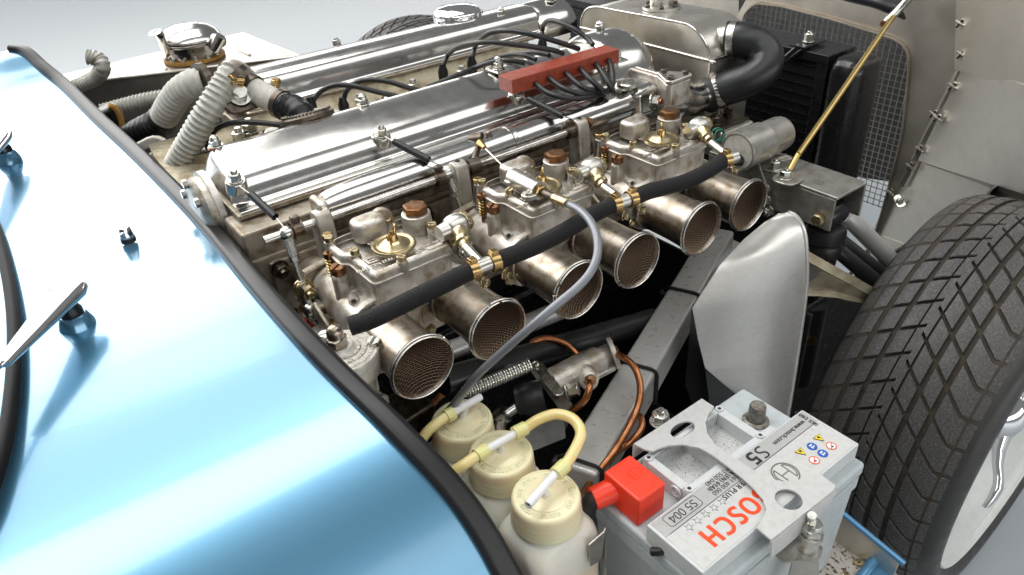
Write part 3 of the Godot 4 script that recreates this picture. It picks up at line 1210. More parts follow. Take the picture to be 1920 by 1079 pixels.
func cam_body(x0: float, x1: float, mirror: float, zc: float) -> Sh:
	# mirror -1 turns the profile round for the far bank
	var prof := cam_profile()
	var smoothed := smooth2(Array(prof), 4)
	var rings := []
	# finer rings near the ends
	var fine := []
	for e in [0.0, 0.0015, 0.004, 0.008, 0.013, 0.018, 0.024]:
		fine.append(x0 + e)
	for i in range(1, 10):
		fine.append(lerpf(x0 + 0.024, x1 - 0.024, i / 10.0))
	for e in [0.024, 0.018, 0.013, 0.008, 0.004, 0.0015, 0.0]:
		fine.append(x1 - e)
	for x in fine:
		var e := minf(x - x0, x1 - x)
		var k := 1.0 - pow(1.0 - clampf(e / 0.024, 0, 1), 2.4)
		var ring := PackedVector3Array()
		for p in smoothed:
			var lift := maxf(0.0, p.y - 0.792)
			var mid := -0.014
			var z := lerpf(mid + (p.x - mid) * 0.86, p.x, k) if lift > 0.0 else p.x
			ring.append(V(x, minf(p.y, 0.792) + lift * (0.10 + 0.90 * k), zc + z * mirror))
		rings.append(ring)
	var s := sh()
	skin(s, rings, true, true)
	return s


func build_engine() -> void:
	# near cam cover
	var t := thing("cam_cover", "polished aluminium cam cover nearest the carburettors, carrying the rust-red lead block", "engine cover", V(0.27, 0.79, 0.0), "polished cam covers")
	put(t, "cover", cam_body(-0.052, 0.575, 1.0, 0.0), mats.polished_aluminium, 50)
	var s := sh()
	boxat(s, V(-0.056, 0.781, -0.088), V(0.60, 0.7872, 0.0610), 0.0015)
	put(t, "gasket_flange", s, mats.dirty_cast)
	for p in [[-0.030, -0.056], [0.175, -0.056], [0.405, -0.056]]:
		s = sh()
		lathe(s, [Vector2(0, 0), Vector2(0.0105, 0), Vector2(0.0105, 0.0018), Vector2(0, 0.0018)], Transform3D(Basis(), V(p[0], 0.829, p[1])), 20)
		var w := put(t, "copper_washer", s, mats.copper_washer)
		s = sh()
		dome_nut(s, Transform3D(Basis(Vector3.UP, p[0] * 9.0), V(p[0], 0.8308, p[1])), 0.0125, 0.0125)
		put(t, "dome_nut", s, mats.zinc)
	for x in [-0.041, 0.151, 0.371, 0.545]:
		s = sh()
		# the scalloped seat and its nut
		lathe(s, [Vector2(0, -0.012), Vector2(0.013, -0.012), Vector2(0.0125, 0.0), Vector2(0.011, 0.0016), Vector2(0, 0.0016)], Transform3D(Basis(Vector3.RIGHT, 0.22), V(x, 0.8175, 0.033)), 22)
		put(t, "nut_seat", s, mats.polished_aluminium)
		s = sh()
		nut_on_stud(s, Transform3D(Basis(Vector3.RIGHT, 0.22) * Basis(Vector3.UP, x * 11.0), V(x, 0.8190, 0.0335)), 0.0125, 0.009, 0.0042)
		put(t, "nut", s, mats.zinc)
	# its front end swells into a drum over the timing wheel
	timing_drum(t, 1.0, 0.0, 0.0, 1.0)
	# round cap at the rear end
	s = sh()
	lathe(s, [Vector2(0, 0), Vector2(0.030, 0.0), Vector2(0.036, 0.004), Vector2(0.041, 0.008), Vector2(0.041, 0.016), Vector2(0.046, 0.016), Vector2(0.046, 0.024), Vector2(0, 0.024)], axis(V(-0.083, 0.772, -0.02), Vector3.RIGHT), 40)
	put(t, "rear_cap", s, mats.cast)
	for a in [40, 100, 160]:
		s = sh()
		hexhead(s, axis(V(-0.081, 0.772 + 0.036 * sin(deg_to_rad(a)), -0.02 + 0.036 * cos(deg_to_rad(a))), Vector3.LEFT), 0.010, 0.006)
		put(t, "bolt", s, mats.steel)

	# far cam cover
	var zc := -0.360
	t = thing("cam_cover", "polished aluminium cam cover on the far side, with the chrome oil filler cap", "engine cover", V(0.27, 0.79, zc), "polished cam covers")
	put(t, "cover", cam_body(0.085, 0.69, -1.0, zc), mats.polished_aluminium, 50)
	s = sh()
	boxat(s, V(0.080, 0.781, zc - 0.0635), V(0.70, 0.7868, zc + 0.090), 0.002)
	put(t, "gasket_flange", s, mats.dirty_cast)
	timing_drum(t, -1.0, zc + 0.02, 0.130, 0.72)
	for x in [0.30, 0.565]:
		s = sh()
		nut_on_stud(s, Transform3D(Basis(Vector3.RIGHT, -0.22), V(x, 0.8185, zc - 0.034)), 0.0135, 0.010, 0.0042)
		put(t, "nut", s, mats.steel)
	for x in [0.60]:
		s = sh()
		dome_nut(s, Transform3D(Basis(), V(x, 0.829, zc + 0.05)), 0.0125, 0.0125)
		put(t, "dome_nut", s, mats.zinc)
	# chrome filler cap on its neck
	t = thing("oil_filler_cap", "chromed oil filler cap on the far cam cover, in front of the distant tyre", "filler cap", V(0.525, 0.83, zc - 0.0))
	var c := Transform3D(Basis().scaled(V(1.25, 1.35, 1.25)), V(0.5341, 0.8052, -0.3600))
	s = sh()
	lathe(s, [Vector2(0, 0), Vector2(0.033, 0), Vector2(0.031, 0.014), Vector2(0.0, 0.014)], c, 36)
	put(t, "neck", s, mats.polished_aluminium)
	s = sh()
	lathe(s, [Vector2(0, 0.012), Vector2(0.0345, 0.012), Vector2(0.0365, 0.015), Vector2(0.0365, 0.024), Vector2(0.0345, 0.027), Vector2(0.028, 0.0315), Vector2(0.014, 0.034), Vector2(0, 0.0345)], c, 40)
	put(t, "lid", s, mats.chrome)
	s = sh()
	box(s, V(0.018, 0.016, 0.014), Transform3D(Basis(), V(0.5343, 0.8071, -0.3600) + V(-0.046, 0.022, 0.014)), 0.005, 3)
	put(t, "clip", s, mats.chrome)
	s = sh()
	box(s, V(0.016, 0.014, 0.014), Transform3D(Basis(), V(0.5343, 0.8071, -0.3600) + V(0.046, 0.022, 0.004)), 0.005, 3)
	put(t, "hinge", s, mats.chrome)

	# cylinder head: the valley between the covers, with its plug bosses
	t = thing("cylinder_head", "stained ochre aluminium cylinder head between the two cam covers", "cylinder head", V(0.27, 0.60, -0.18))
	s = sh()
	boxat(s, V(-0.07, 0.58, -0.270), V(0.65, 0.745, 0.095), 0.004)
	boxat(s, V(0.085, 0.581, -0.455), V(0.649, 0.744, -0.260), 0.004)
	put(t, "head_casting", s, mats.dirty_cast)
	s = sh()
	var rows := []
	for i in 30:
		var row := PackedVector3Array()
		for q in [[-0.272, 0.7805], [-0.269, 0.772], [-0.258, 0.764], [-0.235, 0.7615], [-0.19, 0.7610], [-0.14, 0.7595], [-0.11, 0.761], [-0.096, 0.770], [-0.089, 0.7805]]:
			var x := lerpf(-0.07, 0.63, i / 29.0)
			row.append(V(x, q[1] + 0.003 * sin(x * 62.0) * (1.0 if q[1] < 0.76 else 0.0), q[0]))
		rows.append(row)
	sheet(s, rows, 0.004)
	put(t, "valley", s, mats.head_cast, 50)
	for z in [[0.062, 0.092], [-0.453, -0.422]]:
		s = sh()
		boxat(s, V(-0.066 if z[0] > 0.0 else 0.09, 0.74, z[0] - 0.03), V(0.61, 0.779, z[1]), 0.004)
		put(t, "head_flange", s, mats.dirty_cast)
	for i in 6:
		var x := -0.012 + i * 0.1015
		s = sh()
		lathe(s, [Vector2(0, 0), Vector2(0.021, 0), Vector2(0.019, 0.014), Vector2(0.014, 0.014), Vector2(0.014, 0.004), Vector2(0, 0.004)], Transform3D(Basis(), V(x, 0.761, -0.205)), 26)
		put(t, "plug_boss", s, mats.head_cast)
		s = sh()
		hexhead(s, Transform3D(Basis(), V(x, 0.765, -0.205)), 0.0206, 0.012)
		put(t, "spark_plug", s, mats.zinc)
	for x in [0.05, 0.155, 0.255, 0.355, 0.455]:
		s = sh()
		nut_on_stud(s, Transform3D(Basis(), V(x, 0.762, -0.238)), 0.019, 0.012, 0.006)
		put(t, "head_nut", s, mats.zinc)

	# engine block under the head: dark, only glimpsed
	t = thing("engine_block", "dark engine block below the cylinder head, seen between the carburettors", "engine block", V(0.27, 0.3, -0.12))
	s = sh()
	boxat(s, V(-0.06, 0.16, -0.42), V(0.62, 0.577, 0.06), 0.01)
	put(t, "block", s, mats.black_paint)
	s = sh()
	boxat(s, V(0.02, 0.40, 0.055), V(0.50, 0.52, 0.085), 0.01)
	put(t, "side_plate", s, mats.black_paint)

	# coolant rail along the intake side
	t = thing("coolant_rail", "long polished aluminium coolant pipe running beside the near cam cover", "coolant pipe", V(0.27, 0.785, 0.10))
	s = sh()
	var rr := 0.0225
	var path := PackedVector3Array()
	var rad := PackedFloat32Array()
	for q in [[0.030, 0.012], [0.032, 0.0165], [0.040, 0.0185], [0.06, 0.021], [0.085, rr], [0.15, rr], [0.22, rr], [0.30, rr], [0.3005, rr + 0.0014], [0.306, rr + 0.0014], [0.3065, rr], [0.36, rr], [0.45, rr], [0.52, rr]]:
		path.append(V(q[0], 0.7825, 0.100))
		rad.append(q[1])
	tube(s, path, rad, 30)
	put(t, "pipe", s, mats.polished_aluminium, 40)
	s = sh()
	box(s, V(0.012, 0.030, 0.036), Transform3D(Basis(), V(0.027, 0.781, 0.100)), 0.006, 3)
	put(t, "end_flange", s, mats.cast)
	for x in [0.035, 0.13, 0.235, 0.335, 0.44]:
		s = sh()
		tube(s, smooth([V(x, 0.765, 0.085), V(x, 0.748, 0.080), V(x, 0.735, 0.07)], 4), 0.016, 14)
		put(t, "stub", s, mats.dirty_cast)
	thermostat_housing()


func timing_drum(t: Node3D, side: float, zc: float, ahead: float, size: float) -> void:
	# the rounded front part of a cam cover: a thick half drum whose axis lies along x
	var rings := []
	var prof := [[0.538, 0.90], [0.546, 0.965], [0.556, 1.0], [0.580, 1.015], [0.605, 1.0], [0.620, 0.96], [0.630, 0.88]]
	for p in prof:
		var ring := PackedVector3Array()
		for k in 33:
			var a := PI * (-0.04 + 1.08 * k / 32.0)
			var r: float = 0.0815 * p[1] * size
			ring.append(V(p[0] + ahead, 0.782 + maxf(-0.012, sin(a) * r * 0.88), zc + side * (-0.012 + cos(a) * r * 0.98)))
		rings.append(ring)
	var s := sh()
	skin(s, rings, true, true)
	put(t, "front_drum", s, mats.polished_aluminium, 50)
	s = sh()
	dome_nut(s, Transform3D(Basis(), V(0.590 + ahead, 0.782 + 0.070 * size, zc - side * 0.03)), 0.0145, 0.012)
	lathe(s, [Vector2(0, -0.001), Vector2(0.0115, -0.001), Vector2(0.0115, 0.001), Vector2(0, 0.001)], Transform3D(Basis(), V(0.590 + ahead, 0.782 + 0.070 * size, zc - side * 0.03)), 20)
	put(t, "drum_nut", s, mats.zinc)


func thermostat_housing() -> void:
	var t := thing("thermostat_housing", "cast aluminium thermostat housing with triangular lid at the front of the coolant pipe", "housing", V(0.545, 0.78, 0.10))
	var s := sh()
	box(s, V(0.052, 0.050, 0.060), Transform3D(Basis(), V(0.543, 0.783, 0.098)), 0.014, 4)
	put(t, "body", s, mats.polished_aluminium, 60)
	s = sh()
	boxat(s, V(0.566, 0.752, 0.060), V(0.575, 0.815, 0.137), 0.004)
	put(t, "flange", s, mats.cast)
	s = sh()
	boxat(s, V(0.5752, 0.753, 0.061), V(0.5772, 0.814, 0.136), 0.0008, 1)
	put(t, "gasket", s, mats.copper_washer)
	s = sh()
	lathe(s, [Vector2(0, 0), Vector2(0.0165, 0), Vector2(0.0165, 0.004), Vector2(0.0125, 0.006), Vector2(0.008, 0.006), Vector2(0.008, 0.003), Vector2(0, 0.003)], Transform3D(Basis(), V(0.5161, 0.8120, 0.1103)), 28)
	put(t, "sender_plug", s, mats.zinc)
	# upstand with the three-bolt lid
	var c := V(0.5669, 0.8180, 0.1496)
	var tri := PackedVector2Array()
	for k in 3:
		var a := TAU * k / 3.0 + 0.5
		for j in 5:
			var b := a - 0.6 + 0.3 * j
			tri.append(Vector2(cos(a), sin(a)) * 0.017 + Vector2(cos(b), sin(b)) * 0.009)
	s = sh()
	prism(s, tri, 0.036, Transform3D(Basis(), c - V(0, 0.036, 0)), 0.002)
	put(t, "upstand", s, mats.cast)
	s = sh()
	prism(s, tri, 0.005, Transform3D(Basis().scaled(V(1.06, 1, 1.06)), c + V(0, 0.0006, 0)), 0.001)
	put(t, "lid", s, mats.satin_aluminium)
	for k in 3:
		var a := TAU * k / 3.0 + 0.5
		s = sh()
		hexhead(s, Transform3D(Basis(Vector3.UP, k * 0.7), c + V(cos(a) * 0.018, 0.0056, sin(a) * 0.018)), 0.0085, 0.005)
		put(t, "bolt", s, mats.dark_steel)
	# the elbow that takes the hose
	t = thing("coolant_elbow", "polished bulbous aluminium elbow joining the thermostat housing to the black hose", "pipe elbow", V(0.62, 0.78, 0.12))
	s = sh()
	boxat(s, V(0.5774, 0.752, 0.060), V(0.5864, 0.815, 0.137), 0.004)
	put(t, "flange", s, mats.polished_aluminium)
	var path := smooth([V(0.582, 0.780, 0.100), V(0.600, 0.774, 0.108), V(0.622, 0.766, 0.116), V(0.650, 0.759, 0.120), V(0.69, 0.756, 0.112)], 6)
	var rad := PackedFloat32Array()
	for i in path.size():
		var q := float(i) / (path.size() - 1)
		rad.append(lerpf(0.033, 0.0240, smoothstep(0.0, 1.0, q)) + 0.005 * sin(PI * clampf(q * 1.6, 0, 1)))
	s = sh()
	tube(s, path, rad, 30)
	put(t, "bend", s, mats.polished_aluminium, 60)
	s = sh()
	hexhead(s, axis(V(0.5372, 0.7897, 0.1390), V(0.4, 0.1, 1)), 0.015, 0.010, 0.0125)
	put(t, "nut", s, mats.zinc)
	s = sh()
	lathe(s, [Vector2(0, 0.009), Vector2(0.0042, 0.009), Vector2(0.0042, 0.0145), Vector2(0, 0.0145)], axis(V(0.5372, 0.7897, 0.1390), V(0.4, 0.1, 1)), 12)
	put(t, "stud", s, mats.copper_washer)

# ---------- carburettors and their trumpets ----------

func lid_outline(grow := 0.0) -> PackedVector2Array:
	# stepped outline seen from above (x, z): wide in front, narrower behind
	var p := PackedVector2Array([Vector2(-0.003, 0.285), Vector2(0.093, 0.285), Vector2(0.093, 0.243), Vector2(0.104, 0.236), Vector2(0.104, 0.205), Vector2(0.095, 0.196), Vector2(0.018, 0.182), Vector2(-0.006, 0.186), Vector2(-0.010, 0.194), Vector2(-0.010, 0.226), Vector2(-0.003, 0.232)])
	# rounded corners
	var out := PackedVector2Array()
	var n := p.size()
	for i in n:
		var a := p[(i + n - 1) % n]
		var b := p[i]
		var c := p[(i + 1) % n]
		var d := minf(0.008, minf(a.distance_to(b), b.distance_to(c)) * 0.42)
		var s := b + (a - b).normalized() * d
		var e := b + (c - b).normalized() * d
		for k in 4:
			var q := k / 3.0
			out.append(s.lerp(b, q).lerp(b.lerp(e, q), q))
	if Geometry2D.is_polygon_clockwise(out):
		out.reverse()
	return inset(out, -grow) if grow != 0.0 else out


func build_carburettors() -> void:
	var first := carburettor()
	copy(first, V(0.199, 0, 0), "middle twin-choke carburettor, under the silver cable bracket")
	var third := copy(first, V(0.398, 0, 0), "twin-choke carburettor nearest the black radiator")
	third.set_meta("group", "twin-choke carburettors")
	var t0 := trumpet()
	var names := ["air intake trumpet nearest the blue scuttle, beside the round regulator cap", "second air trumpet from the blue scuttle, under the braided hose", "third air trumpet from the blue scuttle, crossed by the grey throttle cable", "third air trumpet from the radiator, just past the grey cable", "second air trumpet from the radiator, above the grey square frame tube", "air intake trumpet nearest the radiator, beside the steel damper arm"]
	var xs := [0.0, 0.09, 0.199, 0.289, 0.398, 0.488]
	t0.set_meta("label", names[0])
	for i in range(1, 6):
		var c := copy(t0, V(xs[i], 0, 0), names[i])
		c.rotation.z = i * 1.1
	manifold()
	cable_bracket()


func trumpet() -> Node3D:
	var y := 0.72
	var t := thing("air_trumpet", "", "air trumpet", V(0, y, 0.277), "air trumpets with wire screens")
	var z := axis(V(0, y, 0.277), Vector3.BACK)
	var s := sh()
	lathe(s, [Vector2(0.0275, 0.0), Vector2(0.0305, 0.0), Vector2(0.0305, 0.0035), Vector2(0.0288, 0.0045), Vector2(0.0288, 0.030), Vector2(0.0292, 0.050), Vector2(0.0303, 0.066), Vector2(0.0322, 0.077), Vector2(0.0338, 0.0815), Vector2(0.0334, 0.0825), Vector2(0.0315, 0.0795), Vector2(0.0290, 0.066), Vector2(0.0278, 0.045), Vector2(0.0275, 0.02)], z, 48, true)
	put(t, "tube", s, mats.trumpet)
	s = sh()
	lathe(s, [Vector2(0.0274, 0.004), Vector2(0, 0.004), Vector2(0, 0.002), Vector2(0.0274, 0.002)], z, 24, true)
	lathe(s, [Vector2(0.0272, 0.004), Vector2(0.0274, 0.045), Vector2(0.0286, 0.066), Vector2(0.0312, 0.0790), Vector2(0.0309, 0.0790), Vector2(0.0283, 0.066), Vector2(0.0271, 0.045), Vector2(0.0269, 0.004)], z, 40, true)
	put(t, "bore", s, mats.shaded_bore)  # liner coloured dark for throat shade, so the screen stands out
	# the double clip ring round the mouth, open for a hand's width
	for r in [[0.0345, 0.0800, 0.0012, 0.0], [0.0336, 0.0830, 0.0011, 0.35]]:
		var path := PackedVector3Array()
		for k in 61:
			var a: float = r[3] + 2.5 + (TAU - 0.10) * k / 60.0
			path.append(z * V(cos(a) * r[0], r[1], sin(a) * r[0]))
		s = sh()
		tube(s, path, r[2], 8)
		put(t, "clip_ring", s, mats.steel)
	# woven screen, dished inwards
	s = sh()
	var wires := 25
	for way in 2:
		for i in wires:
			var u := 0.0328 * (2.0 * (i + 0.5) / wires - 1.0)
			var half := sqrt(0.0328 * 0.0328 - u * u)
			var n := maxi(3, int(wires * half / 0.0328) * 2)
			var path := PackedVector3Array()
			for k in n + 1:
				var w := half * (2.0 * k / n - 1.0)
				var lane := (w / 0.0328 + 1.0) * wires / 2.0
				var wave := 0.00045 * sin(PI * (lane + i + way))
				var q := (u * u + w * w) / (0.0328 * 0.0328)
				var h := 0.0820 - 0.013 * (1.0 - q * q) + wave * (1.0 if way else -1.0)
				path.append(z * (V(u, h, w) if way else V(w, h, u)))
			tube(s, path, 0.00025, 4, false)
	put(t, "wire_screen", s, mats.wire_mesh, 80)
	return t


func carburettor() -> Node3D:
	var t := thing("carburettor", "twin-choke carburettor nearest the blue scuttle, beside the round regulator cap", "carburettor", V(0.045, 0.72, 0.22), "twin-choke carburettors")
	var s := sh()
	# the two barrels
	for x in [0.0, 0.09]:
		lathe(s, [Vector2(0, 0.0), Vector2(0.030, 0.0), Vector2(0.030, 0.006), Vector2(0.0265, 0.009), Vector2(0.0265, 0.030), Vector2(0.0280, 0.034), Vector2(0.0280, 0.055), Vector2(0.0300, 0.060), Vector2(0.0305, 0.095), Vector2(0, 0.095)], axis(V(x, 0.72, 0.170), Vector3.BACK), 36)
	box(s, V(0.070, 0.052, 0.085), Transform3D(Basis(), V(0.045, 0.718, 0.222)), 0.006)
	# the raised web above each barrel that carries the jets
	for x in [0.0, 0.09]:
		box(s, V(0.030, 0.016, 0.050), Transform3D(Basis(), V(x + 0.004, 0.743, 0.215)), 0.006, 3)
	put(t, "body", s, mats.cast)
	# face plate towards the trumpets
	var face := PackedVector2Array()
	for k in 13:
		var a := PI / 2 + PI * k / 12.0
		face.append(Vector2(cos(a) * 0.0345, sin(a) * 0.0345))
	for k in 13:
		var a := -PI / 2 + PI * k / 12.0
		face.append(Vector2(0.09 + cos(a) * 0.0345, sin(a) * 0.0345))
	s = sh()
	prism(s, face, 0.0075, Transform3D(Basis(V(1, 0, 0), V(0, 0, 1), V(0, -1, 0)), V(0, 0.72, 0.2655)), 0.0008)
	box(s, V(0.066, 0.064, 0.007), Transform3D(Basis(), V(0.045, 0.718, 0.2700)), 0.002)
	put(t, "face_plate", s, mats.cast)
	for p in [[0.045, 0.7475], [0.0335, 0.690], [0.0575, 0.690], [0.1215, 0.706], [-0.0315, 0.706]]:
		s = sh()
		var b := axis(V(p[0], p[1], 0.273), Vector3.BACK)
		hexhead(s, b, 0.0085, 0.005, 0.006)
		put(t, "face_nut", s, mats.gold_passivate)
	# a little blank tag and its vee mark on the face plate
	s = sh()
	boxat(s, V(0.050, 0.700, 0.2735), V(0.064, 0.721, 0.2745), 0.0003, 1)
	put(t, "tag", s, mats.trumpet)
	# float chamber
	s = sh()
	prism(s, lid_outline(-0.0022), 0.045, Transform3D(Basis(), V(0, 0.7315, 0)), 0.003, 2)
	put(t, "float_chamber", s, mats.cast)
	s = sh()
	prism(s, lid_outline(0.0), 0.0032, Transform3D(Basis(), V(0, 0.7765, 0)), 0.0006)
	put(t, "lid_flange", s, mats.cast)
	s = sh()
	var rings := []
	var base := lid_outline(-0.0018)
	for l in [[0.0, 0.0], [0.0012, 0.004], [0.0035, 0.0066], [0.0068, 0.0078], [0.0105, 0.0080]]:
		pass
	prism(s, base, 0.0095, Transform3D(Basis(), V(0, 0.7799, 0)), 0.0055, 4, false)
	# the stepped, rounded vent hump at the back
	var hump := smooth2([Vector2(0.020, 0.196), Vector2(0.026, 0.190), Vector2(0.050, 0.190), Vector2(0.056, 0.196), Vector2(0.056, 0.210), Vector2(0.048, 0.217), Vector2(0.028, 0.217), Vector2(0.020, 0.210), Vector2(0.020, 0.196)], 3)
	hump.remove_at(hump.size() - 1)
	prism(s, hump, 0.022, Transform3D(Basis(), V(0, 0.786, 0)), 0.006, 4, false)
	put(t, "lid", s, mats.cast, 50)
	# raised lettering and a cast badge
	var y := 0.7894
	write(t, "lettering", "WEBER", V(0.042, y, 0.226), V(1, 0, -0.10), V(0, 0, -1), 0.0105, mats.cast, 0.0012)
	write(t, "lettering", "TIPO 45 DCOE 9", V(0.066, y, 0.270), V(1, 0, 0), V(0, 0, -1), 0.0056, mats.cast, 0.0010)
	write(t, "lettering", "N° 70", V(0.060, y, 0.277), V(1, 0, 0), V(0, 0, -1), 0.0056, mats.cast, 0.0010)
	write(t, "lettering", "MADE IN ITALY", V(0.012, y, 0.268), V(1, 0, 0), V(0, 0, -1), 0.0034, mats.cast, 0.0010)
	s = sh()
	boxat(s, V(0.066, y - 0.001, 0.2735), V(0.088, y + 0.0008, 0.2795), 0.0006, 1)
	put(t, "number_plate", s, mats.cast)
	s = sh()
	for q in [[0.008, 0.2505, 0.0105, 0.0595], [0.008, 0.2505, 0.019, 0.2525]]:
		pass
	boxat(s, V(0.0055, y - 0.001, 0.2515), V(0.0075, y + 0.0009, 0.2625), 0.0004, 1)
	boxat(s, V(0.0075, y - 0.001, 0.2605), V(0.0165, y + 0.0009, 0.2625), 0.0004, 1)
	boxat(s, V(0.0095, y - 0.001, 0.2515), V(0.0165, y + 0.0009, 0.2533), 0.0004, 1)
	boxat(s, V(0.0095, y - 0.001, 0.2560), V(0.0150, y + 0.0009, 0.2578), 0.0004, 1)
	put(t, "cast_badge", s, mats.cast)
	# the brass jet cover with its wing nut
	var c := Transform3D(Basis(), V(0.043, y - 0.0005, 0.247))
	s = sh()
	lathe(s, [Vector2(0, 0), Vector2(0.0225, 0), Vector2(0.0238, 0.0018), Vector2(0.0228, 0.0040), Vector2(0.0205, 0.0044), Vector2(0.0185, 0.0032), Vector2(0.0165, 0.0034), Vector2(0.012, 0.0068), Vector2(0.0075, 0.0085), Vector2(0, 0.0088)], c, 44)
	put(t, "jet_cover", s, mats.gold_passivate)
	s = sh()
	lathe(s, [Vector2(0, 0.008), Vector2(0.0062, 0.008), Vector2(0.0050, 0.014), Vector2(0.0042, 0.0155), Vector2(0.0028, 0.0155), Vector2(0.0026, 0.0185), Vector2(0, 0.0185)], c, 18)
	for side in [1, -1]:
		var wing := PackedVector2Array()
		for q in smooth2([Vector2(0.002, 0.0), Vector2(0.0050, 0.0035), Vector2(0.0080, 0.0095), Vector2(0.0118, 0.0112), Vector2(0.0135, 0.0085), Vector2(0.0118, 0.0045), Vector2(0.0075, 0.0005), Vector2(0.002, -0.003)], 3):
			wing.append(q)
		# wings stand up: polygon x across, y upwards
		var b := Basis(Vector3.UP, 0.75 if side > 0 else 0.75 + PI)
		prism(s, wing, 0.0026, Transform3D(b * Basis(V(1, 0, 0), V(0, 0, -1), V(0, 1, 0)), c.origin + V(0, 0.0095, 0) + b * V(0.0008, 0, 0.0013)), 0.0006)
	put(t, "wing_nut", s, mats.brass)
	# fuel inlet turret with its bronze hexagon cap
	c = Transform3D(Basis(), V(0.0885, 0.78, 0.2185))
	s = sh()
	lathe(s, [Vector2(0, 0), Vector2(0.0165, 0), Vector2(0.0165, 0.014), Vector2(0.0158, 0.0150), Vector2(0.0158, 0.0205), Vector2(0.0145, 0.0215), Vector2(0, 0.0215)], c, 30)
	put(t, "fuel_turret", s, mats.cast)
	s = sh()
	prism(s, hexpoly(0.0240), 0.0085, c.translated_local(V(0, 0.0217, 0)) * Transform3D(Basis(Vector3.UP, 0.25), Vector3.ZERO), 0.0016, 2)
	lathe(s, [Vector2(0, 0.0292), Vector2(0.0112, 0.0292), Vector2(0.0100, 0.0308), Vector2(0, 0.0310)], c, 24)
	put(t, "hexagon_cap", s, mats.bronze)
	# lid screws
	for p in [[0.034, 0.2795], [0.093, 0.2430], [0.0045, 0.2350], [-0.004, 0.1925], [0.062, 0.2010]]:
		s = sh()
		lathe(s, [Vector2(0, -0.010), Vector2(0.0062, -0.010), Vector2(0.0058, 0.001), Vector2(0, 0.001)], Transform3D(Basis(), V(p[0], y, p[1])), 18)
		put(t, "screw_boss", s, mats.cast)
		s = sh()
		slotted(s, Transform3D(Basis(Vector3.UP, p[0] * 60.0), V(p[0], y + 0.001, p[1])), 0.0049, 0.0062)
		put(t, "lid_screw", s, mats.gold_passivate)
	# round lug behind the hump
	s = sh()
	lathe(s, [Vector2(0, 0), Vector2(0.0125, 0), Vector2(0.0125, 0.009), Vector2(0.010, 0.010), Vector2(0, 0.010)], axis(V(0.062, 0.792, 0.186), V(-0.3, 0.1, 1.0)), 24)
	put(t, "rear_lug", s, mats.dirty_cast)
	# progression tower, mixture screw with spring, air bleed
	for x in [-0.004]:
		s = sh()
		box(s, V(0.016, 0.036, 0.015), Transform3D(Basis(), V(x - 0.009, 0.752, 0.2250)), 0.006, 3)
		put(t, "jet_tower", s, mats.cast)
		s = sh()
		slotted(s, Transform3D(Basis(Vector3.UP, 0.5), V(x - 0.009, 0.770, 0.2250)), 0.0078, 0.009)
		put(t, "jet_cap", s, mats.bronze)
		s = sh()
		slotted(s, Transform3D(Basis(Vector3.UP, 1.2), V(x - 0.006, 0.776, 0.1985)), 0.0056, 0.0065)
		rod(s, V(x - 0.006, 0.745, 0.1985), V(x - 0.006, 0.777, 0.1985), 0.0026, 10)
		put(t, "mixture_screw", s, mats.bronze)
		s = spring(V(x - 0.006, 0.752, 0.1985), V(x - 0.006, 0.775, 0.1985), 0.0042, 0.0009, 6)
		put(t, "screw_spring", s, mats.brass)
		s = sh()
		box(s, V(0.013, 0.034, 0.012), Transform3D(Basis(Vector3.FORWARD, 0.1), V(x + 0.006, 0.766, 0.1740)), 0.004, 3)
		put(t, "bleed_block", s, mats.steel)
		s = sh()
		hexhead(s, Transform3D(Basis(), V(x + 0.006, 0.783, 0.1740)), 0.0105, 0.007)
		put(t, "bleed_cap", s, mats.brass)
	# small drilled stub on the near side of the first barrel
	s = sh()
	lathe(s, [Vector2(0.0028, 0), Vector2(0.0055, 0), Vector2(0.0055, 0.013), Vector2(0.0028, 0.013)], axis(V(-0.010, 0.748, 0.243), V(-0.35, 0.15, 0.85)), 18, true)
	lathe(s, [Vector2(0, 0), Vector2(0.0028, 0), Vector2(0.0028, 0.004), Vector2(0, 0.004)], axis(V(-0.010, 0.748, 0.243), V(-0.35, 0.15, 0.85)), 12)
	put(t, "stub", s, mats.cast)
	# round boss low on the front of the float chamber
	s = sh()
	lathe(s, [Vector2(0.008, 0), Vector2(0.0145, 0), Vector2(0.0145, 0.005), Vector2(0.013, 0.006), Vector2(0.008, 0.006)], axis(V(0.040, 0.744, 0.2815), Vector3.BACK), 26, true)
	put(t, "boss", s, mats.cast)
	# spindle with its lever towards the scuttle
	s = sh()
	rod(s, V(-0.038, 0.716, 0.192), V(-0.020, 0.716, 0.192), 0.005, 14)
	box(s, V(0.005, 0.020, 0.034), Transform3D(Basis(Vector3.RIGHT, 0.5), V(-0.036, 0.712, 0.205)), 0.002)
	put(t, "spindle_lever", s, mats.dirty_cast)
	# lower jet studs
	for p in [[0.118, 0.688, 0.262], [0.090, 0.684, 0.215]]:
		s = sh()
		hexhead(s, axis(V(p[0], p[1], p[2]), V(0.1, -0.2, 1)), 0.0115, 0.011, 0.007)
		put(t, "lower_plug", s, mats.brass)
	return t


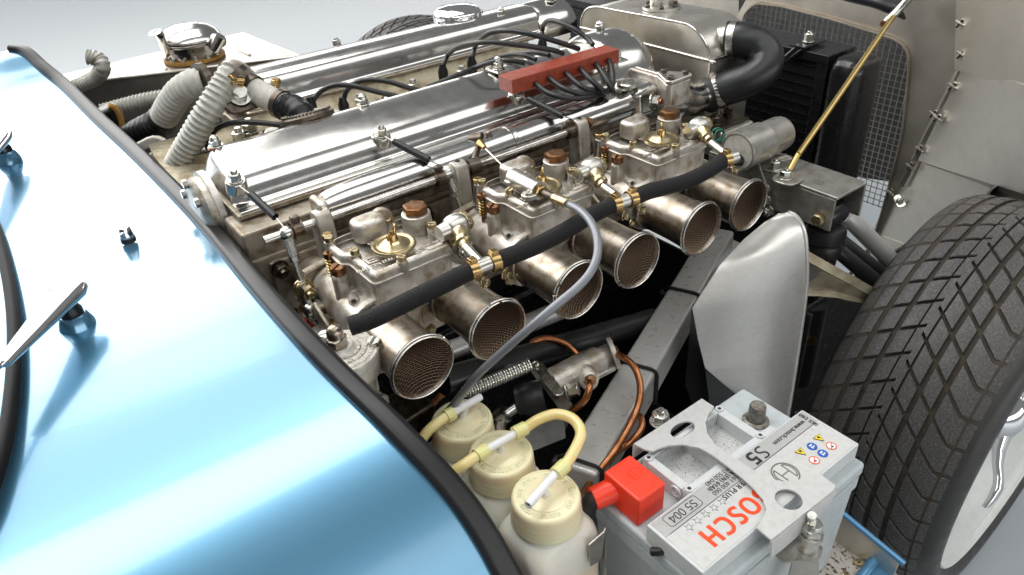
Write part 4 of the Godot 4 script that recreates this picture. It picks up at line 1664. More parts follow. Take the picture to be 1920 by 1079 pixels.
func manifold() -> void:
	for i in 3:
		var x0: float = [0.0, 0.199, 0.398][i]
		var t := thing("intake_manifold", ["grey cast intake manifold behind the carburettor nearest the scuttle", "grey cast intake manifold behind the middle carburettor", "grey cast intake manifold behind the carburettor nearest the radiator"][i], "intake manifold", V(x0 + 0.045, 0.70, 0.12), "intake manifolds")
		var s := sh()
		for x in [x0, x0 + 0.09]:
			tube(s, smooth([V(x, 0.690, 0.075), V(x, 0.702, 0.11), V(x, 0.715, 0.14), V(x, 0.72, 0.168)], 5), PackedFloat32Array([0.029, 0.029, 0.0285, 0.028, 0.028, 0.028, 0.0275, 0.0275, 0.0275, 0.0275, 0.0275, 0.0275, 0.0275, 0.0275, 0.0275, 0.0275]), 28)
		put(t, "runner", s, mats.dirty_cast, 60)
		# carburettor flange with spring washers and nuts
		var f := PackedVector2Array()
		for q in [Vector2(-0.045, 0), Vector2(-0.030, 0.030), Vector2(0, 0.0345), Vector2(0.09, 0.0345), Vector2(0.12, 0.030), Vector2(0.135, 0.0), Vector2(0.12, -0.030), Vector2(0.09, -0.0345), Vector2(0, -0.0345), Vector2(-0.030, -0.030)]:
			f.append(q)
		s = sh()
		prism(s, PackedVector2Array(Array(f).map(func(q): return Vector2(x0 + q.x, q.y))), 0.010, Transform3D(Basis(V(1, 0, 0), V(0, 0, 1), V(0, -1, 0)), V(0, 0.72, 0.158)), 0.0015)
		put(t, "flange", s, mats.dirty_cast)
		for p in [[-0.036, 0.734], [-0.036, 0.706], [0.126, 0.706]]:
			s = sh()
			var c := V(x0 + p[0], p[1], 0.168)
			lathe(s, [Vector2(0, 0), Vector2(0.0118, 0), Vector2(0.0118, 0.0016), Vector2(0.0085, 0.0022), Vector2(0.0085, 0.0042), Vector2(0.0112, 0.0048), Vector2(0.0112, 0.0064), Vector2(0, 0.0064)], axis(c, Vector3.BACK), 26)
			var w := put(t, "spring_washer", s, mats.gold_passivate)
			s = sh()
			nut_on_stud(s, axis(c + V(0, 0, 0.0064), Vector3.BACK), 0.0145, 0.010, 0.0045)
			put(t, "flange_nut", s, mats.zinc if p[1] < 0.72 else mats.gold_passivate)
		# head flange
		s = sh()
		boxat(s, V(x0 - 0.047, 0.648, 0.0925), V(x0 + 0.137, 0.738, 0.101), 0.004)
		put(t, "head_plate", s, mats.dirty_cast)
		for p in [[-0.037, 0.728], [-0.037, 0.660], [0.045, 0.728]]:
			s = sh()
			nut_on_stud(s, axis(V(x0 + p[0], p[1], 0.101), Vector3.BACK), 0.0155, 0.011, 0.005)
			put(t, "head_plate_nut", s, mats.dark_steel)


func cable_bracket() -> void:
	# silver block on the middle carburettor's lid that anchors the throttle cable
	var t := thing("cable_bracket", "silver machined bracket on the middle carburettor that anchors the grey throttle cable", "bracket", V(0.22, 0.79, 0.26))
	var s := sh()
	var a := V(0.2214, 0.8000, 0.2191)
	var b := V(0.2173, 0.8030, 0.2738)
	rod(s, a, b, 0.0105, 24)
	var mid := (a + b) / 2
	var d := (b - a).normalized()
	var side := d.cross(Vector3.UP).normalized()
	box(s, V(0.019, 0.010, 0.042), Transform3D(Basis(side, Vector3.UP, -d), mid - V(0, 0.0055, 0)), 0.0015)
	put(t, "barrel", s, mats.satin_aluminium)
	for q in [-1, 1]:
		s = sh()
		var c: Vector3 = mid + d * 0.024 * q + side * 0.004 * q - V(0, 0.0065, 0)
		prism(s, oblong(0.034, 0.018, 0.0088, 5), 0.006, Transform3D(Basis(side, Vector3.UP, -d), c), 0.0008)
		put(t, "foot", s, mats.satin_aluminium)
		s = sh()
		slotted(s, Transform3D(Basis(), c + side * 0.009 * (1 if q > 0 else -1) + V(0, 0.006, 0)), 0.0050, 0.003)
		put(t, "screw", s, mats.zinc)
	s = sh()
	hexhead(s, axis(b, d), 0.0135, 0.007)
	put(t, "ferrule_nut", s, mats.brass)

# ---------- wheels ----------

func tread_radius(w: float) -> float:
	# radius of the tread over its width w (0 in the middle)
	var q := absf(w) / 0.1
	return 0.3130 - 0.006 * q * q - 0.010 * pow(q, 6)


func cut_inner(t: float) -> float:
	return -3.4 * t


func cut_outer(t: float) -> float:
	return -1.36 + 4.4 * (t - 0.42) if t < 0.88 else -1.36 + 4.4 * 0.46 - 0.5 * (t - 0.88)


func build_wheels() -> void:
	var near := wheel("near front wheel: worn black tyre with diagonal tread on a pale grey rim")
	near.position = V(0.8365, 0.3316, 0.5538)
	near.basis = Basis(Vector3.UP, 0.044)
	var far: Node3D = near.duplicate()
	far.name = numbered("front_wheel")
	add_child(far)
	far.position = V(0.86, 0.3316, -1.10)
	far.basis = Basis(Vector3.UP, PI - 0.044)
	far.set_meta("label", "far front wheel, only its tyre tread showing beyond the far cam cover")


func wheel(label: String) -> Node3D:
	# made round the origin with its outer side towards +z
	var t := thing("front_wheel", label, "wheel", Vector3.ZERO, "front wheels")
	var z := axis(Vector3.ZERO, Vector3.BACK)
	var s := sh()
	lathe(s, [Vector2(0.2600, -0.094), Vector2(0.2605, -0.101), Vector2(0.266, -0.106), Vector2(0.280, -0.107), Vector2(0.292, -0.103), Vector2(0.2985, -0.097), Vector2(0.3035, -0.086), Vector2(0.3050, -0.06), Vector2(0.3052, 0.0), Vector2(0.3050, 0.06), Vector2(0.3035, 0.086), Vector2(0.2990, 0.099), Vector2(0.2945, 0.107), Vector2(0.283, 0.1125), Vector2(0.268, 0.1125), Vector2(0.2560, 0.1070), Vector2(0.2525, 0.1020), Vector2(0.2535, 0.095), Vector2(0.2560, 0.05), Vector2(0.2560, -0.05)], z, 128, true)
	var tyre := put(t, "tyre", s, mats.tyre_wall, 60)
	# tread blocks: rows across, cut by slanting grooves that meet near the middle
	var pitches := 48
	var rows := [[0.0, 0.155, true], [0.19, 0.275, true], [0.31, 0.395, true], [0.408, 0.448, true], [0.448, 0.485, false], [0.498, 0.585, false], [0.622, 0.71, false], [0.748, 1.0, false]]
	var step := TAU / pitches
	s = sh()
	for r in rows:
		var ts := []
		var t0: float = r[0]
		var t1: float = r[1]
		var n := 7 if t1 > 0.9 else 4 if t0 == 0.0 else 3
		for k in n:
			ts.append(lerpf(t0, t1, float(k) / (n - 1)))
		if t1 > 0.9:
			ts = [t0, 0.80, 0.84, 0.878, 0.885, 0.93, 0.97, 1.0]
		if t0 == 0.0:
			ts = [0.0, 0.02, 0.05, 0.10, t1]
		for p in pitches:
			var rings := []
			for q in ts.size():
				var tt: float = ts[q]
				var w := -0.0985 + 0.197 * tt
				var a0: float = (cut_inner(tt) if r[2] else cut_outer(tt)) + p
				var gap := 0.058 if r[1] - r[0] > 0.05 else 0.045
				var lo := (a0 + gap) * step
				var hi := (a0 + 1.0 - gap) * step
				var end: float = 0.0016 if (q == 0 and t0 > 0.0) or (q == ts.size() - 1 and t1 < 1.0) else 0.0
				if r[0] == 0.448 or (r[1] == 0.448):
					end = 0.0
				var ring := PackedVector3Array()
				var top := tread_radius(w) - end
				var low := minf(0.3035, top - 0.002)
				for m in [[lo, low], [lo, top - 0.0014], [lo + 0.004, top], [lerpf(lo, hi, 0.5), top], [hi - 0.004, top], [hi, top - 0.0014], [hi, low]]:
					ring.append(V(cos(m[0]) * m[1], sin(m[0]) * m[1], w))
				rings.append(ring)
			skin(s, rings)
	put(tyre, "tread", s, mats.tyre_tread, 35)
	# grooves' floor is browned with road dust
	s = sh()
	lathe(s, [Vector2(0.300, -0.089), Vector2(0.3058, -0.084), Vector2(0.3066, 0.0), Vector2(0.3058, 0.084), Vector2(0.300, 0.089), Vector2(0.299, 0.0)], z, 128, true)
	put(tyre, "groove_floor", s, mats.tyre_groove, 60)
	# raised lettering on the wall
	var words := "RADIAL TUBELESS"
	var from := 3.93
	for k in words.length():
		if words[k] == " ":
			continue
		var a := from + k * 0.0235
		var o := MeshInstance3D.new()
		o.name = "wall_letter"
		o.mesh = lettering(words[k], 0.012, 0.0012, true)
		o.mesh.material = mats.tyre_wall
		var up := V(cos(a), sin(a), 0)
		var right := V(sin(a), -cos(a), 0) * -1.0
		# letters stand with their feet to the rim
		o.transform = Transform3D(Basis(up.cross(V(0, 0, 1)), up, V(0, 0, 1)), up * 0.273 + V(0, 0, 0.1122))
		tyre.add_child(o, true)
	# rim: rolled lip, well and disc
	s = sh()
	lathe(s, [Vector2(0.232, -0.085), Vector2(0.250, -0.094), Vector2(0.2555, -0.099), Vector2(0.2520, -0.095), Vector2(0.238, -0.080), Vector2(0.215, -0.03), Vector2(0.214, -0.010), Vector2(0.214, 0.0), Vector2(0.2145, 0.030), Vector2(0.222, 0.060), Vector2(0.230, 0.077), Vector2(0.2345, 0.085), Vector2(0.2375, 0.0925), Vector2(0.2420, 0.0960), Vector2(0.2465, 0.0955), Vector2(0.2470, 0.0985), Vector2(0.2490, 0.1045), Vector2(0.2515, 0.1060), Vector2(0.2535, 0.1040), Vector2(0.2520, 0.0980), Vector2(0.240, 0.092), Vector2(0.226, 0.075), Vector2(0.218, 0.03), Vector2(0.218, -0.03)], z, 128, true)
	var rim := put(t, "rim", s, mats.wheel_paint, 50)
	s = sh()
	lathe(s, [Vector2(0.2165, -0.012), Vector2(0.2165, 0.008), Vector2(0.200, 0.014), Vector2(0.175, 0.020), Vector2(0.150, 0.028), Vector2(0.120, 0.034), Vector2(0.085, 0.042), Vector2(0.070, 0.055), Vector2(0.045, 0.058), Vector2(0, 0.058), Vector2(0, 0.045), Vector2(0.07, 0.032), Vector2(0.12, 0.02), Vector2(0.2, 0.0)], z, 96)
	put(rim, "disc", s, mats.wheel_paint, 50)
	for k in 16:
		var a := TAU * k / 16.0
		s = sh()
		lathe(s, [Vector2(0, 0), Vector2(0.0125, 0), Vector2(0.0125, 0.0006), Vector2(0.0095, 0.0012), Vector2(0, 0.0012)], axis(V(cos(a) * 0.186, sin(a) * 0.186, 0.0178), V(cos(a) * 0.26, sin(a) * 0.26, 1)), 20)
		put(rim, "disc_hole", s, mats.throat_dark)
	# knock-off spinner with two swept ears
	s = sh()
	lathe(s, [Vector2(0, 0.05), Vector2(0.046, 0.05), Vector2(0.046, 0.066), Vector2(0.040, 0.080), Vector2(0.028, 0.092), Vector2(0.012, 0.098), Vector2(0, 0.099)], z, 40)
	var spin := put(t, "spinner", s, mats.chrome, 50)
	for k in 2:
		var b := Basis(Vector3.BACK, deg_to_rad(236) + PI * k)
		s = sh()
		var rings := []
		for q in [[0.024, 0.080, 0.040, 0.022], [0.050, 0.084, 0.034, 0.018], [0.072, 0.092, 0.026, 0.015], [0.090, 0.102, 0.024, 0.014], [0.104, 0.108, 0.030, 0.013], [0.124, 0.109, 0.036, 0.010], [0.140, 0.107, 0.034, 0.007]]:
			var ring := PackedVector3Array()
			for p in oblong(q[2], q[3], q[3] * 0.45, 3):
				ring.append(b * V(q[0], p.x, q[1] + p.y))
			rings.append(ring)
		skin(s, rings)
		put(spin, "spinner_ear", s, mats.chrome, 50)
	return t

# ---------- frame, front suspension and the aluminium shield ----------

func build_frame() -> void:
	var t := thing("frame_tube", "grey painted square frame tube running diagonally beside the battery", "frame tube", V(0.3811, 0.5300, 0.3130))
	var a := V(0.6687, 0.5480, 0.1860)
	var b := V(0.1313, 0.5480, 0.4311)
	var d := (b - a).normalized()
	var side := d.cross(Vector3.UP).normalized()
	var s := sh()
	box(s, V(0.046, 0.052, a.distance_to(b)), Transform3D(Basis(side, Vector3.UP, -d), (a + b) / 2 - V(0, 0.026, 0)), 0.005, 3)
	put(t, "tube", s, mats.frame_grey)
	for p in [[V(0.4746, 0.5480, 0.2635), 0.0], [V(0.3054, 0.5480, 0.3491), 0.0], [V(0.1435, 0.5480, 0.4333), 0.0]]:
		var q: Vector3 = a + d * (p[0] - a).dot(d) - V(0, 0.026, 0)
		s = sh()
		var ring := PackedVector3Array()
		for e in oblong(0.0485, 0.0545, 0.007, 3):
			ring.append(q + side * e.x + Vector3.UP * e.y)
		ring.append(ring[0])
		ring.append(ring[1])
		strip(s, ring, oblong(0.009, 0.0022, 0.0008, 1), d, false)
		box(s, V(0.012, 0.012, 0.014), Transform3D(Basis(side, Vector3.UP, -d), q + side * 0.0285 + Vector3.UP * 0.014), 0.003)
		put(t, "cable_tie", s, mats.matt_rubber)
	# round black tubes lower down
	t = thing("frame_tube", "round black frame tube low under the air trumpets", "frame tube", V(0.25, 0.50, 0.30))
	s = sh()
	rod(s, V(0.0656, 0.6070, 0.2700), V(0.4212, 0.5238, 0.2700), 0.017, 24)
	put(t, "tube", s, mats.frame_black)
	t = thing("steering_link", "thin grey bar low between the middle and first pairs of trumpets", "steel bar", V(0.2, 0.62, 0.24))
	s = sh()
	rod(s, V(0.1799, 0.5953, 0.2300), V(0.2881, 0.5863, 0.2300), 0.013, 16)
	rod(s, V(0.0402, 0.6167, 0.2300), V(0.1391, 0.6058, 0.2300), 0.012, 16)
	put(t, "bar", s, mats.frame_grey)
	t = thing("undertray", "black undertray and inner panels added deep below the engine to keep it dark", "undertray", V(0.3, 0.18, 0.0))
	s = sh()
	boxat(s, V(-0.1, 0.150, -0.62), V(0.84, 0.156, 0.44), 0.001)
	put(t, "tray", s, mats.frame_black)  # black sheets added so the depth under the engine stays dark
	s = sh()
	boxat(s, V(0.60, 0.16, -0.5), V(0.606, 0.52, 0.41), 0.001)
	put(t, "inner_panel", s, mats.frame_black)
	s = sh()
	boxat(s, V(0.02, 0.16, 0.40), V(0.60, 0.33, 0.406), 0.001)
	put(t, "side_panel", s, mats.frame_black)
	s = sh()
	boxat(s, V(-0.09, 0.157, -0.62), V(0.60, 0.62, -0.615), 0.001)
	put(t, "far_panel", s, mats.frame_black)
	s = sh()
	boxat(s, V(0.58, 0.12, 0.398), V(1.06, 0.53, 0.402), 0.001)
	put(t, "wheel_well_panel", s, mats.frame_black)  # added black sheet that keeps the gap beside the tyre dark


func build_front_suspension() -> void:
	var x := 0.60
	var t := thing("damper_carrier", "satin steel box arm that carries the damper, beside the trumpet nearest the radiator", "suspension bracket", V(0.62, 0.68, 0.33))
	var s := sh()
	# folded channel: top and two sides, open at its outer end
	var z0 := 0.200
	var z1 := 0.4135
	boxat(s, V(x, 0.7070, z0), V(x + 0.070, 0.7115, z1), 0.0015)
	boxat(s, V(x, 0.660, z0), V(x + 0.004, 0.7068, z1 - 0.002), 0.0012)
	boxat(s, V(x + 0.066, 0.660, z0), V(x + 0.070, 0.7068, z1), 0.0012)
	put(t, "channel", s, mats.bracket_grey)
	s = sh()
	boxat(s, V(x + 0.005, 0.640, z0), V(x + 0.065, 0.69, z0 + 0.12), 0.002)
	put(t, "inner_block", s, mats.frame_black)
	s = sh()
	hexhead(s, axis(V(0.5985, 0.6739, 0.3953), Vector3.LEFT), 0.016, 0.008, 0.0)
	put(t, "end_bolt", s, mats.gold_passivate)
	s = sh()
	prism(s, PackedVector2Array([Vector2(0.265, 0.722), Vector2(0.292, 0.722), Vector2(0.312, 0.690), Vector2(0.306, 0.660), Vector2(0.290, 0.640), Vector2(0.262, 0.640)]), 0.004, Transform3D(Basis(V(0, 0, 1), V(-1, 0, 0), V(0, 1, 0)), V(x - 0.001, 0, 0)), 0.001)
	put(t, "gusset", s, mats.bracket_grey)
	for p in [V(0.5950, 0.6897, 0.3088), V(0.5950, 0.6736, 0.3132), V(0.5950, 0.6592, 0.3200)]:
		s = sh()
		nut_on_stud(s, axis(p, Vector3.LEFT), 0.011, 0.007, 0.0035)
		put(t, "gusset_nut", s, mats.zinc)
	s = sh()
	prism(s, oblong(0.040, 0.034, 0.012, 5), 0.003, Transform3D(Basis(Vector3.UP, 0.2), V(0.6187, 0.7125, 0.3018)), 0.0008)
	prism(s, oblong(0.040, 0.036, 0.014, 5), 0.003, Transform3D(Basis(Vector3.UP, 0.1), V(0.5993, 0.7122, 0.3378)), 0.0008)
	put(t, "top_plate", s, mats.bracket_grey)
	for p in [V(0.6098, 0.7157, 0.3079), V(0.5951, 0.7154, 0.3361)]:
		s = sh()
		nut_on_stud(s, Transform3D(Basis(Vector3.UP, 0.4), p), 0.0135, 0.010, 0.0036)
		put(t, "top_bolt", s, mats.zinc)
	s = sh()
	rod(s, V(0.6600, 0.7074, 0.2905), V(0.6850, 0.6617, 0.3595), 0.0095, 16)
	rod(s, V(0.6300, 0.7094, 0.2830), V(0.6600, 0.7074, 0.2905), 0.0095, 16)
	put(t, "bent_tube", s, mats.bracket_grey)

	t = thing("fuel_canister", "matt silver canister with a cream end face behind the end of the braided hose", "canister", V(0.60, 0.748, 0.28))
	var c := axis(V(0.5600, 0.7460, 0.2790), V(0.6520, 0.7454, 0.2772) - V(0.5600, 0.7460, 0.2790))
	s = sh()
	lathe(s, [Vector2(0, 0.002), Vector2(0.0245, 0.002), Vector2(0.0258, 0.0), Vector2(0.0275, 0.0006), Vector2(0.0280, 0.003), Vector2(0.0272, 0.006), Vector2(0.0272, 0.052), Vector2(0.0278, 0.054), Vector2(0.0272, 0.056), Vector2(0.0250, 0.060), Vector2(0.0250, 0.094), Vector2(0.0238, 0.100), Vector2(0.020, 0.1025), Vector2(0, 0.103)], c, 48)
	put(t, "can", s, mats.bracket_grey, 35)
	s = sh()
	lathe(s, [Vector2(0, 0.0024), Vector2(0.0240, 0.0024), Vector2(0.0240, 0.0014), Vector2(0, 0.0008)], c, 40)
	put(t, "end_face", s, mats.cloth_tape)
	s = sh()
	lathe(s, [Vector2(0, -0.012), Vector2(0.0055, -0.012), Vector2(0.0065, -0.006), Vector2(0.009, 0.0008), Vector2(0, 0.0008)], c.translated_local(V(0.004, 0, -0.010)), 20)
	put(t, "terminal", s, mats.matt_rubber)
	s = sh()
	torus(s, axis(V(0.6000, 0.7416, 0.2119), V(-0.5, 0.2, 1)), 0.009, 0.0012, 24, 6)
	torus(s, axis(V(0.6000, 0.7414, 0.2168), V(-0.4, 0.3, 1)), 0.008, 0.0012, 24, 6)
	put(t, "green_wire", s, mats.wire_green)

	t = thing("damper", "black damper with ribbed rubber collars hanging from the outer end of the steel arm", "damper", V(0.6300, 0.6696, 0.3907))
	var top := V(0.6320, 0.6715, 0.3890)
	s = sh()
	lathe(s, [Vector2(0, -0.02), Vector2(0.018, -0.02), Vector2(0.020, -0.012), Vector2(0.020, 0.012), Vector2(0.018, 0.02), Vector2(0, 0.02)], axis(top - V(0, 0.004, 0.0), Vector3.RIGHT), 26)
	put(t, "eye", s, mats.black_paint)
	s = sh()
	lathe(s, [Vector2(0, -0.016), Vector2(0.016, -0.018), Vector2(0.026, -0.022), Vector2(0.028, -0.030), Vector2(0.028, -0.042), Vector2(0.023, -0.046), Vector2(0.023, -0.050), Vector2(0.026, -0.054), Vector2(0.026, -0.066), Vector2(0.022, -0.070), Vector2(0.022, -0.082), Vector2(0.008, -0.084), Vector2(0.008, -0.15), Vector2(0.024, -0.152), Vector2(0.024, -0.30), Vector2(0, -0.30)], Transform3D(Basis(), top), 34)
	put(t, "body", s, mats.black_rubber)
	t = thing("upper_wishbone", "round grey suspension link running from behind the damper towards the tyre", "suspension link", V(0.7800, 0.5611, 0.3735))
	s = sh()
	rod(s, V(0.7400, 0.6125, 0.3587), V(0.8000, 0.5228, 0.4323), 0.0135, 22)
	put(t, "tube", s, mats.frame_grey)
	s = sh()
	rod(s, V(0.7200, 0.5833, 0.3659), V(0.7600, 0.5283, 0.4324), 0.0095, 18)
	rod(s, V(0.7000, 0.5759, 0.3777), V(0.7400, 0.5202, 0.4374), 0.012, 18)
	put(t, "black_tube", s, mats.frame_black)
	# forged arm with its eye
	t = thing("forged_arm", "cast aluminium suspension arm with an oval eye, between the bright shield and the tyre", "suspension arm", V(0.6133, 0.5950, 0.4200))
	s = sh()
	var rows := []
	for r in [[V(0.5489, 0.6533, 0.4000), V(0.5700, 0.5704, 0.4000)], [V(0.5580, 0.6431, 0.4150), V(0.5909, 0.5685, 0.4150)], [V(0.5834, 0.6227, 0.4300), V(0.6146, 0.5617, 0.4300)], [V(0.6266, 0.5906, 0.4450), V(0.6411, 0.5481, 0.4450)], [V(0.6656, 0.5601, 0.4600), V(0.6771, 0.5299, 0.4600)]]:
		var row := PackedVector3Array()
		for k in 7:
			var q := k / 6.0
			row.append(r[0].lerp(r[1], q) + V(-0.006, 0, 0.004) * (1.0 if k in [0, 6] else 0.0))
		rows.append(row)
	sheet(s, rows, 0.012)
	put(t, "arm", s, mats.head_cast)
	s = sh()
	lathe(s, [Vector2(0.0, -0.001), Vector2(0.015, -0.001), Vector2(0.017, 0.003), Vector2(0.013, 0.003), Vector2(0, 0.002)], axis(V(0.5516, 0.6246, 0.4180), V(-0.4, 0.2, 0.8)), 24)
	put(t, "eye", s, mats.throat_dark)
	s = sh()
	hexhead(s, axis(V(0.6226, 0.4629, 0.4000), V(-0.6, 0.3, 0.9)), 0.017, 0.010, 0.013)
	put(t, "lower_bolt", s, mats.bronze)

	# the bright shield
	t = thing("air_shield", "large curved sheet of bright bare aluminium standing between the trumpets and the tyre", "metal shield", V(0.46, 0.55, 0.42))
	var l := [V(0.4707, 0.7363, 0.4150), V(0.4541, 0.7288, 0.4080), V(0.4305, 0.7095, 0.3980), V(0.4003, 0.6821, 0.3900), V(0.3680, 0.6284, 0.3800), V(0.3795, 0.5752, 0.3850), V(0.3911, 0.5262, 0.3920), V(0.4161, 0.4951, 0.4000), V(0.4495, 0.4554, 0.4100)]
	var r := [V(0.4836, 0.7342, 0.4180), V(0.4907, 0.7282, 0.4260), V(0.4941, 0.7133, 0.4360), V(0.4982, 0.6857, 0.4420), V(0.5099, 0.6312, 0.4440), V(0.5176, 0.5631, 0.4440), V(0.5229, 0.4962, 0.4440), V(0.5271, 0.4349, 0.4440), V(0.5302, 0.3702, 0.4440)]
	rows = []
	var ls := PackedVector3Array()
	for i in l.size() - 1:
		for k in 4:
			ls.append(l[i].lerp(l[i + 1], k / 4.0))
	ls.append(l[-1])
	var rs := smooth(r, 4)
	for i in ls.size():
		var row := PackedVector3Array()
		var span := ls[i].distance_to(rs[i])
		for k in 15:
			var q := k / 14.0
			row.append(ls[i].lerp(rs[i], q) + V(-0.30, 0.32, 0.30) * span * 0.20 * sin(PI * pow(q, 1.25)) * (0.55 + 0.45 * smoothstep(0.9, 0.2, float(i) / ls.size())))
		rows.append(row)
	s = sh()
	sheet(s, rows, 0.002)
	put(t, "sheet", s, mats.bare_sheet, 60)
	s = sh()
	tube(s, rs, 0.0032, 10)
	put(t, "rolled_edge", s, mats.bare_sheet)
	s = sh()
	quad(s, V(0.3940, 0.5215, 0.3900), V(0.4557, 0.4474, 0.4080), V(0.4932, 0.3758, 0.4200), V(0.4511, 0.3398, 0.3800), 0.003)
	quad(s, V(0.3710, 0.6300, 0.3780), V(0.4002, 0.5169, 0.3880), V(0.4677, 0.3018, 0.3600), V(0.4066, 0.4620, 0.3500), 0.003)
	put(t, "lower_fold", s, mats.frame_black)

# ---------- battery, its clamp and tray ----------

func ring_plate(s: Sh, c: Vector3, r: float, wide: float, n := 28) -> void:
	# a thin flat ring printed on the label
	lathe(s, [Vector2(r - wide, 0), Vector2(r, 0), Vector2(r, 0.0004), Vector2(r - wide, 0.0004)], Transform3D(Basis(), c), n, true)


func flat(s: Sh, pts: Array, y: float, h := 0.0004) -> void:
	var p := PackedVector2Array()
	for q in pts:
		p.append(Vector2(q.x, q.z))
	prism(s, p, h, Transform3D(Basis(), V(0, y, 0)), 0.0)


func build_battery() -> void:
	var t := thing("battery", "pale grey car battery with red and black printed label beside the front tyre", "battery", V(0.225, 0.42, 0.56))
	# case, lid and the raised label block
	var s := sh()
	var rings := []
	for q in [[0.415, 0.94], [0.545, 0.975], [0.5452, 1.0], [0.560, 1.0]]:
		var ring := PackedVector3Array()
		for p in oblong(0.243 * q[1], 0.155 * q[1], 0.008, 3):
			ring.append(V(0.2255 + p.x, q[0], 0.5600 + p.y))
		rings.append(ring)
	skin(s, rings)
	put(t, "case", s, mats.battery_base)
	s = sh()
	boxat(s, V(0.1035, 0.5602, 0.4815), V(0.3475, 0.5765, 0.6375), 0.004, 3)
	put(t, "lid", s, mats.battery_base)
	s = sh()
	boxat(s, V(0.104, 0.5766, 0.5600), V(0.3435, 0.5990, 0.6275), 0.0015)
	put(t, "label_block", s, mats.battery_plastic)
	# frame with two wells behind the label
	s = sh()
	var y0 := 0.5766
	var y1 := 0.5965
	for b in [[0.163, 0.4975, 0.2815, 0.5035], [0.163, 0.5512, 0.3005, 0.5592], [0.163, 0.5036, 0.173, 0.5511], [0.218, 0.5036, 0.232, 0.5511], [0.2725, 0.5036, 0.2835, 0.5511]]:
		boxat(s, V(b[0], y0, b[1]), V(b[2], y1, b[3]), 0.0012)
	for k in 34:
		if k in [15, 16, 17]:
			continue
		boxat(s, V(0.176 + k * 0.0028, y1 - 0.005, 0.5035), V(0.1772 + k * 0.0028, y1 - 0.0004, 0.5052), 0.0002, 1)
	put(t, "vent_frame", s, mats.battery_plastic)
	s = sh()
	boxat(s, V(0.172, 0.5766, 0.5030), V(0.274, 0.5785, 0.5515), 0.0003, 1)
	put(t, "well_floor", s, mats.well_floor)
	for p in [[0.1675, 0.5015], [0.2785, 0.5008], [0.168, 0.5555], [0.279, 0.5545]]:
		s = sh()
		lathe(s, [Vector2(0.0022, 0), Vector2(0.0048, 0), Vector2(0.0044, 0.0022), Vector2(0.0022, 0.0022)], Transform3D(Basis(), V(p[0], y1 - 0.0004, p[1])), 18, true)
		var ring := put(t, "peg_socket", s, mats.battery_plastic)
		s = sh()
		lathe(s, [Vector2(0, 0), Vector2(0.0022, 0), Vector2(0.0022, 0.0008), Vector2(0, 0.0008)], Transform3D(Basis(), V(p[0], y1 - 0.0002, p[1])), 12)
		put(ring, "socket_bore", s, mats.throat_dark)
	s = sh()
	torus(s, axis(V(0.1606, 0.5900, 0.5452), V(-1, 0, 0.0)), 0.0055, 0.0014, 22, 6)
	torus(s, axis(V(0.1606, 0.5900, 0.5452), V(-1, 0, 0.0)), 0.0022, 0.0008, 16, 6)
	put(t, "vent_port", s, mats.battery_plastic)
	# lead post
	var c := Transform3D(Basis(), V(0.3127, 0.5768, 0.5258))
	s = sh()
	lathe(s, [Vector2(0, 0), Vector2(0.0150, 0), Vector2(0.0145, 0.0012), Vector2(0.0110, 0.0018), Vector2(0.0100, 0.003), Vector2(0.0098, 0.0035), Vector2(0.0090, 0.0215), Vector2(0.0080, 0.0232), Vector2(0, 0.0236)], c, 36)
	put(t, "lead_post", s, mats.lead)
	# bent vent elbow on the end of the label block
	s = sh()
	tube(s, smooth([V(0.1143, 0.5890, 0.5843), V(0.1119, 0.5840, 0.5804), V(0.1045, 0.5800, 0.5795), V(0.0996, 0.5760, 0.5723)], 5), PackedFloat32Array([0.0050, 0.0050, 0.0050, 0.0050, 0.0050, 0.0052, 0.0052, 0.0050, 0.0046, 0.0044, 0.0042, 0.0040, 0.0044, 0.0040, 0.0044, 0.0042]), 16)
	put(t, "vent_elbow", s, mats.matt_rubber)
	# the printed label
	var y := 0.5990
	s = sh()
	boxat(s, V(0.107, y, 0.5818), V(0.341, y + 0.0005, 0.6255), 0.0002, 1)
	var film := put(t, "label", s, mats.label_film)
	s = sh()
	boxat(s, V(0.107, y, 0.5618), V(0.341, y + 0.0004, 0.5815), 0.0002, 1)
	put(t, "label_band", s, mats.label_grey)
	y += 0.0006
	var back := Vector3.LEFT
	var up := Vector3.BACK
	s = sh()
	boxat(s, V(0.112, y - 0.0001, 0.5812), V(0.336, y + 0.0002, 0.5818), 0.0001, 1)
	put(film, "printed_line", s, mats.print_black)
	write(film, "print", "BOSCH", V(0.1765, y, 0.6065), back, up, 0.0282, mats.print_red, 0.0003)
	write(film, "print", "SILVER PLUS", V(0.205, y, 0.5855), back, up, 0.0078, mats.print_black, 0.0003)
	for k in 5:
		s = sh()
		var star := PackedVector2Array()
		for i in 10:
			var r := 0.0046 if i % 2 == 0 else 0.0019
			star.append(Vector2(0.1785 - k * 0.0117 + cos(TAU * i / 10.0 + PI / 2) * r, 0.5872 + sin(TAU * i / 10.0 + PI / 2) * r))
		var thin := inset(star, 0.0004 if not Geometry2D.is_polygon_clockwise(star) else -0.0004)
		star.append(star[0])
		var loop := PackedVector3Array()
		for q in star:
			loop.append(V(q.x, y, q.y))
		tube(s, loop, 0.00022, 4)
		put(film, "printed_star", s, mats.print_black)
	var o := write(film, "print", "S5 004", V(0.1415, y, 0.5712), back, up, 0.0118, mats.print_black, 0.0003, false)
	s = sh()
	var box_loop := PackedVector3Array()
	for q in oblong(0.044, 0.0135, 0.003, 4):
		box_loop.append(V(0.1415 + q.x, y, 0.5708 + q.y))
	box_loop.append(box_loop[0])
	tube(s, box_loop, 0.0003, 4)
	put(film, "printed_frame", s, mats.print_black)
	write(film, "print", "0 092 S50 040", V(0.203, y, 0.5640), back, up, 0.0066, mats.print_black, 0.0003, false)
